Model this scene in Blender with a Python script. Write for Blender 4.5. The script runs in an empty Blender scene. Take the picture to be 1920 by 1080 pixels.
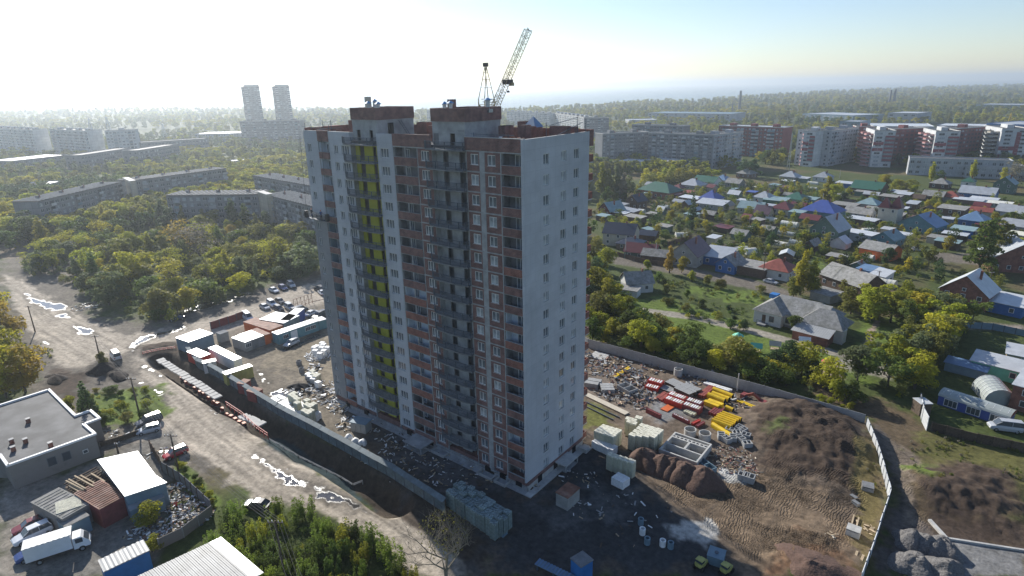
import bpy, math, random
import numpy as np
from math import sin, cos, pi, radians, atan2, hypot, sqrt, exp
from mathutils import Matrix, Vector
random.seed(7); RNG = np.random.default_rng(11)
SC = bpy.context.scene; COL = SC.collection

# ---------------------------------------------------------------- camera
CP = np.array([47.257, -63.274, 59.534])
YAW, PIT, ROL = map(radians, (-38.689, -18.341, -1.229)); FOC = 1133.5; CX, CY = 949.0, 540.0
_f = np.array([sin(YAW)*cos(PIT), cos(YAW)*cos(PIT), sin(PIT)])
_r = np.array([cos(YAW), -sin(YAW), 0.0]); _u = np.cross(_r, _f)
_c, _s = cos(ROL), sin(ROL); _r, _u = _c*_r+_s*_u, -_s*_r+_c*_u
cam = bpy.data.cameras.new('camera'); cam.sensor_width = 36; cam.lens = FOC/1920*36
cam.shift_x = (960-CX)/1920; cam.clip_start = 0.5; cam.clip_end = 60000
camo = bpy.data.objects.new('camera', cam); COL.objects.link(camo)
camo.matrix_world = Matrix(((_r[0], _u[0], -_f[0], CP[0]), (_r[1], _u[1], -_f[1], CP[1]), (_r[2], _u[2], -_f[2], CP[2]), (0, 0, 0, 1)))
SC.camera = camo

# ---------------------------------------------------------------- sun, sky, exposure
SUN_DIR = np.array([-0.934, 0.358]); SUN_DIR = SUN_DIR/np.linalg.norm(SUN_DIR); SUN_EL = radians(27)
w = bpy.data.worlds.new('World'); SC.world = w; w.use_nodes = True
nt = w.node_tree; nt.nodes.clear()
sky = nt.nodes.new('ShaderNodeTexSky'); sky.sky_type = 'NISHITA'; sky.sun_disc = False
sky.sun_elevation = SUN_EL; sky.sun_rotation = atan2(SUN_DIR[0], SUN_DIR[1])
sky.altitude = 150; sky.air_density = 1.0; sky.dust_density = 0.35; sky.ozone_density = 1.6
bg = nt.nodes.new('ShaderNodeBackground'); bg.inputs[1].default_value = 0.092
wo = nt.nodes.new('ShaderNodeOutputWorld'); tn = nt.nodes.new('ShaderNodeMix'); tn.data_type = 'RGBA'; tn.blend_type = 'MULTIPLY'; tn.inputs[0].default_value = 1; tn.inputs[7].default_value = (.96, .99, 1.10, 1); nt.links.new(sky.outputs[0], tn.inputs[6]); nt.links.new(tn.outputs[2], bg.inputs[0]); nt.links.new(bg.outputs[0], wo.inputs[0])
sl = bpy.data.lights.new('sun', 'SUN'); sl.energy = 5.0; sl.angle = radians(0.53); sl.color = (1.0, 0.955, 0.88)
so = bpy.data.objects.new('sun', sl); COL.objects.link(so)
sd = Vector((SUN_DIR[0]*cos(SUN_EL), SUN_DIR[1]*cos(SUN_EL), sin(SUN_EL)))
so.rotation_euler = sd.to_track_quat('Z', 'Y').to_euler()
vs = SC.view_settings; vs.view_transform = 'Standard'; vs.look = 'None'; vs.gamma = 1; vs.use_curve_mapping = False; vs.exposure = 0.5
SC.cycles.max_bounces = 6; SC.cycles.diffuse_bounces = 3; SC.cycles.glossy_bounces = 2; SC.cycles.transmission_bounces = 4
SC.cycles.transparent_max_bounces = 12; SC.cycles.volume_bounces = 0; SC.cycles.sample_clamp_indirect = 6

# ---------------------------------------------------------------- placing: the world point of a sight line
def G(px, py, z=0.0):
    d = _f*FOC+_r*(px-CX)-_u*(py-CY); t = (z-CP[2])/d[2]; P = CP+t*d
    return np.array([P[0], P[1]])
def PJ(x, y, z):
    d = np.array([x, y, z])-CP; q = d@_f
    return (CX+FOC*(d@_r)/q, CY-FOC*(d@_u)/q) if q > .1 else (-9999, -9999)
def PYp(px, py, Y):
    d = _f*FOC+_r*(px-CX)-_u*(py-CY); t = (Y-CP[1])/d[1]; P = CP+t*d; return P

# ---------------------------------------------------------------- materials
M = {}
def mat(name, col, rough=.75, var=.12, scale=1.5, bump=0.0, bscale=None, metal=0.0, rnd=0.0, spec=.3, tint=None, tscale=.4, tamt=.5, stripes=None, transl=0.0, alpha=None, huev=0.0):
    m = bpy.data.materials.new(name); m.use_nodes = True; n = m.node_tree; n.nodes.clear(); L = n.links.new
    out = n.nodes.new('ShaderNodeOutputMaterial'); p = n.nodes.new('ShaderNodeBsdfPrincipled')
    p.inputs['Roughness'].default_value = rough; p.inputs['Metallic'].default_value = metal
    p.inputs['Specular IOR Level'].default_value = spec
    tc = n.nodes.new('ShaderNodeTexCoord'); src = tc.outputs['Object']
    rgb = n.nodes.new('ShaderNodeRGB'); rgb.outputs[0].default_value = (*col, 1); c = rgb.outputs[0]
    if tint:
        nz = n.nodes.new('ShaderNodeTexNoise'); nz.inputs['Scale'].default_value = tscale; nz.inputs['Detail'].default_value = 6; L(src, nz.inputs['Vector'])
        mr = n.nodes.new('ShaderNodeMapRange'); mr.inputs[1].default_value = .42; mr.inputs[2].default_value = .66; mr.inputs[4].default_value = tamt; L(nz.outputs[0], mr.inputs[0])
        mx = n.nodes.new('ShaderNodeMix'); mx.data_type = 'RGBA'; L(mr.outputs[0], mx.inputs[0]); L(c, mx.inputs[6]); mx.inputs[7].default_value = (*tint, 1); c = mx.outputs[2]
    if var:
        nz = n.nodes.new('ShaderNodeTexNoise'); nz.inputs['Scale'].default_value = scale; nz.inputs['Detail'].default_value = 5; nz.inputs['Roughness'].default_value = .65; L(src, nz.inputs['Vector'])
        mr = n.nodes.new('ShaderNodeMapRange'); mr.inputs[1].default_value = .3; mr.inputs[2].default_value = .7; mr.inputs[3].default_value = 1-var*1.6; mr.inputs[4].default_value = 1+var*1.6; L(nz.outputs[0], mr.inputs[0])
        mx = n.nodes.new('ShaderNodeMix'); mx.data_type = 'RGBA'; mx.blend_type = 'MULTIPLY'; mx.inputs[0].default_value = 1; L(c, mx.inputs[6]); L(mr.outputs[0], mx.inputs[7]); c = mx.outputs[2]
    if rnd or huev:
        oi = n.nodes.new('ShaderNodeObjectInfo'); hs = n.nodes.new('ShaderNodeHueSaturation')
        mr = n.nodes.new('ShaderNodeMapRange'); mr.inputs[3].default_value = 1-rnd; mr.inputs[4].default_value = 1+rnd; L(oi.outputs['Random'], mr.inputs[0]); L(mr.outputs[0], hs.inputs['Value'])
        m2 = n.nodes.new('ShaderNodeMath'); m2.operation = 'MULTIPLY_ADD'; mm = n.nodes.new('ShaderNodeMath'); mm.operation = 'FRACT'
        m3 = n.nodes.new('ShaderNodeMath'); m3.operation = 'MULTIPLY'; m3.inputs[1].default_value = 7.31; L(oi.outputs['Random'], m3.inputs[0]); L(m3.outputs[0], mm.inputs[0])
        L(mm.outputs[0], m2.inputs[0]); m2.inputs[1].default_value = 2*huev; m2.inputs[2].default_value = .5-huev; L(m2.outputs[0], hs.inputs['Hue'])
        L(c, hs.inputs['Color']); c = hs.outputs[0]
    if stripes:   # (axis, period m, bump strength)
        ax, per, st = stripes; wv = n.nodes.new('ShaderNodeTexWave'); wv.bands_direction = ax; wv.inputs['Scale'].default_value = 2*pi/per/20*1.0; wv.inputs['Distortion'].default_value = 0.0; L(src, wv.inputs['Vector'])
        bp = n.nodes.new('ShaderNodeBump'); bp.inputs['Strength'].default_value = st; bp.inputs['Distance'].default_value = .04; L(wv.outputs[1], bp.inputs['Height']); L(bp.outputs[0], p.inputs['Normal'])
    elif bump:
        nz = n.nodes.new('ShaderNodeTexNoise'); nz.inputs['Scale'].default_value = bscale or scale*4; nz.inputs['Detail'].default_value = 4; L(src, nz.inputs['Vector'])
        bp = n.nodes.new('ShaderNodeBump'); bp.inputs['Strength'].default_value = bump; bp.inputs['Distance'].default_value = .16 if name[:4] in ('sand', 'grav', 'soil') else .05; L(nz.outputs[0], bp.inputs['Height']); L(bp.outputs[0], p.inputs['Normal'])
    L(c, p.inputs['Base Color']); sh = p.outputs[0]
    if transl:
        tr = n.nodes.new('ShaderNodeBsdfTranslucent'); L(c, tr.inputs[0]); ms = n.nodes.new('ShaderNodeMixShader'); ms.inputs[0].default_value = transl; L(sh, ms.inputs[1]); L(tr.outputs[0], ms.inputs[2]); sh = ms.outputs[0]
    if alpha is not None:
        tp = n.nodes.new('ShaderNodeBsdfTransparent'); ms = n.nodes.new('ShaderNodeMixShader'); ms.inputs[0].default_value = alpha; L(tp.outputs[0], ms.inputs[1]); L(sh, ms.inputs[2]); sh = ms.outputs[0]
    L(sh, out.inputs[0]); M[name] = m; return m
def brickmat(name, c1, c2, mortar, rnd=0.0):
    m = mat(name, c1, .9, .25, .8, rnd=rnd); n = m.node_tree; L = n.links.new
    p = [x for x in n.nodes if x.type == 'BSDF_PRINCIPLED'][0]; prev = p.inputs['Base Color'].links[0].from_socket
    tc = [x for x in n.nodes if x.type == 'TEX_COORD'][0]
    sx = n.nodes.new('ShaderNodeSeparateXYZ'); L(tc.outputs['Object'], sx.inputs[0]); ad = n.nodes.new('ShaderNodeMath'); L(sx.outputs[0], ad.inputs[0]); L(sx.outputs[1], ad.inputs[1])
    cb = n.nodes.new('ShaderNodeCombineXYZ'); L(ad.outputs[0], cb.inputs[0]); L(sx.outputs[2], cb.inputs[1])
    b = n.nodes.new('ShaderNodeTexBrick'); L(cb.outputs[0], b.inputs[0]); b.inputs['Scale'].default_value = 1; b.inputs['Brick Width'].default_value = .5; b.inputs['Row Height'].default_value = .18
    b.inputs['Mortar Size'].default_value = .02; b.inputs['Color1'].default_value = (1, 1, 1, 1); b.inputs['Color2'].default_value = (*[c2[i]/c1[i] for i in range(3)], 1); b.inputs['Mortar'].default_value = (*[min(2.2, mortar[i]/c1[i]) for i in range(3)], 1)
    mx = n.nodes.new('ShaderNodeMix'); mx.data_type = 'RGBA'; mx.blend_type = 'MULTIPLY'; mx.inputs[0].default_value = 1; mx.clamp_result = False; L(prev, mx.inputs[6]); L(b.outputs[0], mx.inputs[7]); L(mx.outputs[2], p.inputs['Base Color']); return m

# ---------------------------------------------------------------- mesh builder
class MB:
    def __init__(s): s.v = []; s.f = []; s.m = []; s.mats = []
    def mi(s, m):
        if m not in s.mats: s.mats.append(m)
        return s.mats.index(m)
    def poly(s, pts, m):
        i = len(s.v); s.v += [tuple(map(float, p)) for p in pts]; s.f.append(tuple(range(i, i+len(pts)))); s.m.append(s.mi(m)); return s
    def box(s, x0, x1, y0, y1, z0, z1, m, T=None):
        P = [(x0, y0, z0), (x1, y0, z0), (x1, y1, z0), (x0, y1, z0), (x0, y0, z1), (x1, y0, z1), (x1, y1, z1), (x0, y1, z1)]
        if T is not None: P = [tuple(T @ Vector(p)) for p in P]
        i = len(s.v); s.v += P; k = s.mi(m)
        for f in ((0, 3, 2, 1), (4, 5, 6, 7), (0, 1, 5, 4), (1, 2, 6, 5), (2, 3, 7, 6), (3, 0, 4, 7)): s.f.append(tuple(i+a for a in f)); s.m.append(k)
        return s
    def prism(s, pts, z0, z1, m, mt=None):
        a = sum(pts[i][0]*pts[(i+1) % len(pts)][1]-pts[(i+1) % len(pts)][0]*pts[i][1] for i in range(len(pts)))
        if a < 0: pts = pts[::-1]
        n = len(pts); i = len(s.v); s.v += [(float(p[0]), float(p[1]), z0) for p in pts]+[(float(p[0]), float(p[1]), z1) for p in pts]
        k = s.mi(m); kt = s.mi(mt or m)
        s.f.append(tuple(i+n+j for j in range(n))); s.m.append(kt); s.f.append(tuple(i+n-1-j for j in range(n))); s.m.append(k)
        for j in range(n): s.f.append((i+j, i+(j+1) % n, i+n+(j+1) % n, i+n+j)); s.m.append(k)
        return s
    def beam(s, p, q, w, m, h=None):
        p = Vector(p); q = Vector(q); d = q-p; L = d.length
        if L < 1e-6: return s
        R = d.to_track_quat('X', 'Z').to_matrix().to_4x4(); T = Matrix.Translation(p) @ R; h = h or w
        return s.box(0, L, -w/2, w/2, -h/2, h/2, m, T)
    def tube(s, p, q, r, m, n=8, r2=None, cap=True):
        p = Vector(p); q = Vector(q); d = q-p; R = d.to_track_quat('Z', 'Y').to_matrix(); r2 = r if r2 is None else r2
        i = len(s.v); k = s.mi(m)
        for c, rr in ((p, r), (q, r2)):
            for j in range(n): s.v.append(tuple(c+R @ Vector((rr*cos(2*pi*j/n), rr*sin(2*pi*j/n), 0))))
        for j in range(n): s.f.append((i+j, i+(j+1) % n, i+n+(j+1) % n, i+n+j)); s.m.append(k)
        if cap: s.f.append(tuple(i+n-1-j for j in range(n))); s.m.append(k); s.f.append(tuple(i+n+j for j in range(n))); s.m.append(k)
        return s
    def mesh(s, name):
        me = bpy.data.meshes.new(name); me.from_pydata(s.v, [], s.f)
        for m in s.mats: me.materials.append(M[m])
        me.polygons.foreach_set('material_index', s.m); me.update(); return me
    def build(s, name, parent=None, loc=None):
        return put(name, s.mesh(name), parent, loc)
def put(name, me, parent=None, loc=None, rotz=0):
    o = bpy.data.objects.new(name, me); COL.objects.link(o)
    if parent is not None: o.parent = parent
    if loc is not None: o.location = tuple(float(a) for a in loc)
    if rotz: o.rotation_euler = (0, 0, rotz)
    return o
def tag(o, label=None, cat=None, group=None, kind=None):
    if label: o['label'] = label
    if cat: o['category'] = cat
    if group: o['group'] = group
    if kind: o['kind'] = kind
    return o
def thing(name, label, cat, loc=(0, 0, 0), rotz=0, group=None):
    o = bpy.data.objects.new(name, None); COL.objects.link(o); o.location = tuple(float(a) for a in loc); o.rotation_euler = (0, 0, rotz)
    o.empty_display_size = .3
    return tag(o, label, cat, group)
KIDS = {}
def kids(o):
    return [c for c in COL.objects if c.parent == o]
def dup(root, ch, loc, rotz=0, label=None, group=None, scale=None):
    """copy of a thing and its parts; ch = [(part, [sub-parts])]"""
    r = root.copy(); COL.objects.link(r); r.location = tuple(float(a) for a in loc); r.rotation_euler = (0, 0, rotz)
    if label: r['label'] = label
    if group: r['group'] = group
    if scale is not None: r.scale = scale if hasattr(scale, '__len__') else (scale,)*3
    for c, gs in ch:
        d = c.copy(); COL.objects.link(d); d.parent = r
        for g in gs:
            e = g.copy(); COL.objects.link(e); e.parent = d
    return r
def tree_of(root): return [(c, [g for g in COL.objects if g.parent == c]) for c in COL.objects if c.parent == root]
def poly_area_ok(p): return p

# ---------------------------------------------------------------- numpy noise and masks
_tab = RNG.random((256, 256))
def vnoise(x, y):
    xi = np.floor(x).astype(int); yi = np.floor(y).astype(int); fx = x-xi; fy = y-yi; fx = fx*fx*(3-2*fx); fy = fy*fy*(3-2*fy)
    a = _tab[xi & 255, yi & 255]; b = _tab[(xi+1) & 255, yi & 255]; c = _tab[xi & 255, (yi+1) & 255]; d = _tab[(xi+1) & 255, (yi+1) & 255]
    return (a*(1-fx)+b*fx)*(1-fy)+(c*(1-fx)+d*fx)*fy
def fbm(x, y, o=4):
    s = 0; a = .5; t = 0
    for i in range(o): s = s+a*vnoise(x+i*17.3, y-i*9.1); t += a; a *= .5; x = x*2.03; y = y*2.03
    return s/t
def sdist(X, Y, poly):
    P = np.asarray(poly, float); n = len(P); d = np.full(X.shape, 1e18); ins = np.zeros(X.shape, bool)
    for i in range(n):
        a = P[i]; b = P[(i+1) % n]; ab = b-a; t = np.clip(((X-a[0])*ab[0]+(Y-a[1])*ab[1])/(ab@ab+1e-9), 0, 1)
        d = np.minimum(d, (X-a[0]-t*ab[0])**2+(Y-a[1]-t*ab[1])**2)
        c = ((a[1] > Y) != (b[1] > Y)) & (X < (b[0]-a[0])*(Y-a[1])/(b[1]-a[1]+1e-12)+a[0]); ins ^= c
    return np.where(ins, 1, -1)*np.sqrt(d)
def ldist(X, Y, line):
    P = np.asarray(line, float); d = np.full(X.shape, 1e18)
    for a, b in zip(P[:-1], P[1:]):
        ab = b-a; t = np.clip(((X-a[0])*ab[0]+(Y-a[1])*ab[1])/(ab@ab+1e-9), 0, 1); d = np.minimum(d, (X-a[0]-t*ab[0])**2+(Y-a[1]-t*ab[1])**2)
    return np.sqrt(d)
def sst(a, b, x): t = np.clip((x-a)/(b-a), 0, 1); return t*t*(3-2*t)
def GP(pts, z=0): return [G(a, b, z) for a, b in pts]
# ---------------------------------------------------------------- material list
mat('white_panel_plain', (.45, .49, .53), .55, .04, .3, tint=(.38, .42, .45), tscale=.15, tamt=.5)
mat('grey_primer', (.24, .25, .26), .85, .08, .5, tint=(.33, .33, .32), tamt=.4)
mat('concrete', (.37, .375, .37), .85, .14, .7, tint=(.2, .2, .19), tscale=.8)
mat('concrete_light', (.46, .45, .42), .8, .12, 1.2, bump=.2)
mat('concrete_dark', (.19, .195, .20), .9, .2, .8)
mat('yellow_plaster', (.44, .42, .045), .8, .08, .6)
mat('white_plaster', (.62, .68, .74), .8, .05)
mat('dark_metal', (.085, .105, .13), .5, .05)
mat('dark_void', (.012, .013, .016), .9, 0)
mat('glass_tower', (.13, .155, .18), .15, .4, .35, spec=.7); mat('glass', (.06, .075, .09), .08, 0, spec=.7)
mat('glass_curtain', (.34, .37, .39), .15, .3, .8, spec=.6)
mat('white_frame', (.75, .75, .73), .5, 0)
brickmat('brick_red', (.215, .105, .09), (.165, .088, .078), (.22, .165, .15))
brickmat('brick_bright', (.27, .10, .072), (.22, .09, .068), (.26, .18, .15))
brickmat('brick_house', (.26, .09, .06), (.22, .08, .06), (.28, .18, .14), .15)
mat('galvanised', (.42, .45, .47), .35, .1, 2, metal=.7)
mat('blue_cap', (.10, .28, .50), .5, .05)
mat('crane_paint', (.30, .27, .16), .6, .2, 2)
mat('crane_dark', (.05, .05, .05), .6, .1)
mat('asphalt_roof', (.075, .077, .08), .75, .2, .25, tint=(.15, .15, .15), tscale=.25, tamt=.5)
mat('old_wall', (.27, .25, .23), .9, .15, .5, tint=(.16, .15, .14), tscale=.5)
mat('white_paint', (.78, .78, .77), .5, .05, .6)
mat('metal_sheet', (.36, .365, .36), .5, .12, .4, tint=(.28, .28, .26), tamt=.4, stripes=('X', .5, .5)); mat('wire', (.12, .12, .12), .8, 0)
mat('white_metal_roof', (.54, .555, .56), .38, .1, .5, metal=.1, rnd=.12)
mat('rust_sheet', (.24, .11, .07), .75, .3, .8, tint=(.34, .24, .2), tscale=.7)
mat('slate', (.27, .265, .25), .9, .22, 1.2, tint=(.16, .16, .13), tscale=.5, rnd=.12)
mat('blue_paint', (.03, .16, .42), .5, .1, .8)
mat('hoarding', (.13, .17, .185), .6, .25, .8, rnd=.15); mat('blue_grey', (.16, .24, .29), .55, .1, .8)
mat('timber', (.42, .33, .22), .85, .2, 3, rnd=.2)
mat('timber_dark', (.10, .075, .055), .9, .25, 3, rnd=.3)
mat('red_paint', (.45, .05, .035), .55, .1, 1)
mat('orange_paint', (.60, .14, .04), .55, .1, 1)
mat('maroon_paint', (.20, .05, .05), .55, .15, 1, rnd=.2)
mat('yellow_paint', (.70, .47, .02), .45, .1, 1, rnd=.1)
mat('olive_paint', (.40, .38, .12), .6, .15, 1)
mat('mint_paint', (.15, .55, .40), .6, .05, 1)
mat('green_metal', (.04, .125, .085), .4, .08, .5, rnd=.12)
mat('blue_metal', (.055, .095, .31), .4, .08, .5)
mat('skyblue_metal', (.14, .23, .36), .4, .08, .5, rnd=.1)
mat('darkred_metal', (.13, .03, .035), .45, .1, .5, rnd=.15)
mat('red_rust_roof', (.26, .07, .05), .55, .2, .8)
mat('navy_metal', (.035, .045, .07), .4, .1, .6, rnd=.2)
mat('teal_roof', (.22, .31, .315), .5, .12, .5, rnd=.1)
mat('grey_metal', (.36, .38, .40), .4, .1, .5, rnd=.15)
mat('purple_roof', (.12, .07, .09), .45, .1, .6)
mat('plaster_cream', (.50, .45, .36), .85, .08, .6, rnd=.1)
mat('plaster_white', (.66, .66, .63), .85, .08, .6, tint=(.5, .48, .44), rnd=.05)
mat('plaster_grey', (.30, .30, .28), .9, .12, .6, rnd=.15)
mat('wood_brown', (.13, .085, .06), .9, .2, 1.5, rnd=.25)
mat('wood_green', (.10, .16, .13), .85, .15, 1.5, rnd=.15)
mat('wood_teal', (.12, .25, .28), .8, .1, 1, rnd=.1)
mat('wood_blue', (.04, .14, .35), .7, .1, 1, rnd=.1)
mat('polycarbonate', (.66, .64, .54), .35, .08, .5, rnd=.1)
mat('polycarbonate_clear', (.33, .36, .34), .3, .1, .5)
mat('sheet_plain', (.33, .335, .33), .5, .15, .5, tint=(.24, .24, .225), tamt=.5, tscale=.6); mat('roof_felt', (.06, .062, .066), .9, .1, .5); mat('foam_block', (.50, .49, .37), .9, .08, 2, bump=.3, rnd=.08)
mat('foam_teal', (.17, .22, .21), .9, .2, 2, bump=.3, rnd=.25); mat('foam_teal_top', (.22, .28, .28), .9, .45, 5, bump=.6, rnd=.2); mat('foam_block_top', (.68, .66, .54), .85, .15, 2.5, bump=.3)  # teal blocks of the long stack: tower's shade darkened into the colour
mat('white_wrap', (.80, .80, .78), .45, .1, 2, bump=.5)
mat('sand_brown', (.115, .072, .055), .95, .2, 3, bump=.6, bscale=4)
mat('gravel_grey', (.15, .142, .135), .95, .3, 5, bump=1.0, bscale=4)
mat('soil_dark', (.055, .042, .034), .95, .3, 2, bump=.8, bscale=5)
mat('soil_brown', (.11, .08, .06), .95, .3, 2, bump=.8, bscale=5)
mat('bark', (.10, .085, .07), .95, .2, 4)
mat('bark_pale', (.25, .215, .165), .95, .2, 4)
mat('tyre', (.02, .02, .02), .9, 0)
for n, c in dict(car_white=(.72, .73, .74), car_silver=(.42, .44, .46), car_red=(.42, .02, .025), car_dark=(.035, .04, .05), car_blue=(.03, .06, .20), car_maroon=(.22, .04, .04), car_green=(.05, .10, .09)).items():
    mat(n, c, .25, .03, 1, spec=.6)
mat('skin', (.5, .3, .22), .6, 0); mat('cloth_blue', (.04, .08, .2), .9, .1); mat('cloth_orange', (.5, .15, .03), .9, .1); mat('cloth_dark', (.03, .03, .04), .9, .1)
def panelwall(name, c1, c2, w=3.2, h=2.8):      # large precast panels with seams, for the far blocks
    m = mat(name, c1, .85, .08, .25, tint=c2, tscale=.12, tamt=.7); n = m.node_tree; L = n.links.new
    p = [x for x in n.nodes if x.type == 'BSDF_PRINCIPLED'][0]; prev = p.inputs['Base Color'].links[0].from_socket
    tc = [x for x in n.nodes if x.type == 'TEX_COORD'][0]; sx = n.nodes.new('ShaderNodeSeparateXYZ'); L(tc.outputs['Object'], sx.inputs[0]); ad = n.nodes.new('ShaderNodeMath'); L(sx.outputs[0], ad.inputs[0]); L(sx.outputs[1], ad.inputs[1])
    cb = n.nodes.new('ShaderNodeCombineXYZ'); L(ad.outputs[0], cb.inputs[0]); L(sx.outputs[2], cb.inputs[1])
    b = n.nodes.new('ShaderNodeTexBrick'); b.offset = 0; L(cb.outputs[0], b.inputs[0]); b.inputs['Scale'].default_value = 1; b.inputs['Brick Width'].default_value = w; b.inputs['Row Height'].default_value = h
    b.inputs['Mortar Size'].default_value = .07; b.inputs['Color1'].default_value = (1, 1, 1, 1); b.inputs['Color2'].default_value = ((.97, .97, .98, 1) if 'white_panel' == name else (.85, .86, .88, 1)); b.inputs['Mortar'].default_value = ((.84, .84, .85, 1) if name == 'white_panel' else (.6, .6, .6, 1)); b.inputs['Mortar Size'].default_value = .025 if name == 'white_panel' else .07
    mx = n.nodes.new('ShaderNodeMix'); mx.data_type = 'RGBA'; mx.blend_type = 'MULTIPLY'; mx.inputs[0].default_value = 1; L(prev, mx.inputs[6]); L(b.outputs[0], mx.inputs[7]); L(mx.outputs[2], p.inputs['Base Color'])
panelwall('white_panel', (.49, .505, .52), (.42, .44, .46), 1.2, 1.4)
panelwall('panel_grey', (.24, .25, .26), (.18, .19, .2)); panelwall('panel_light', (.44, .45, .46), (.36, .38, .40)); panelwall('panel_white', (.62, .62, .60), (.5, .52, .52)); panelwall('panel_cream', (.52, .45, .34), (.47, .4, .3))
mat('pink_plaster', (.55, .27, .25), .85, .1, .5); mat('wine_plaster', (.27, .065, .075), .85, .1, .5); mat('winebrick', (.21, .075, .075), .9, .12, .5)
# leaves: one material for each autumn colour, thin and see-through to the sun
def leaf(name, col, huev=.012, rnd=.28, tr=.55):
    col = tuple(c*1.28 for c in col)
    mat(name, col, .65, .18, .35, rnd=rnd, huev=huev, transl=tr, spec=.15)
leaf('leaf_green', (.095, .135, .026)); leaf('leaf_olive', (.175, .175, .036)); leaf('leaf_yellow', (.31, .28, .024)); leaf('leaf_lime', (.255, .262, .024))
leaf('leaf_rust', (.29, .20, .035)); leaf('leaf_dark', (.05, .085, .028)); leaf('leaf_grey', (.17, .155, .11)); leaf('leaf_willow', (.14, .165, .07))
leaf('grass_blades', (.10, .13, .028)); leaf('leaf_bush', (.15, .205, .028), rnd=.4)
# ---------------------------------------------------------------- the ground: one sheet round the place, out past the lake shore
dirt = (.40, .345, .275); dirt2 = (.155, .135, .11); mud = (.070, .050, .037); tan = (.21, .16, .11); grass = (.068, .088, .024); lush = (.115, .16, .030); dry = (.16, .13, .065)
garden = (.062, .068, .028); black = (.035, .03, .027); gravel = (.20, .195, .185)
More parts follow.
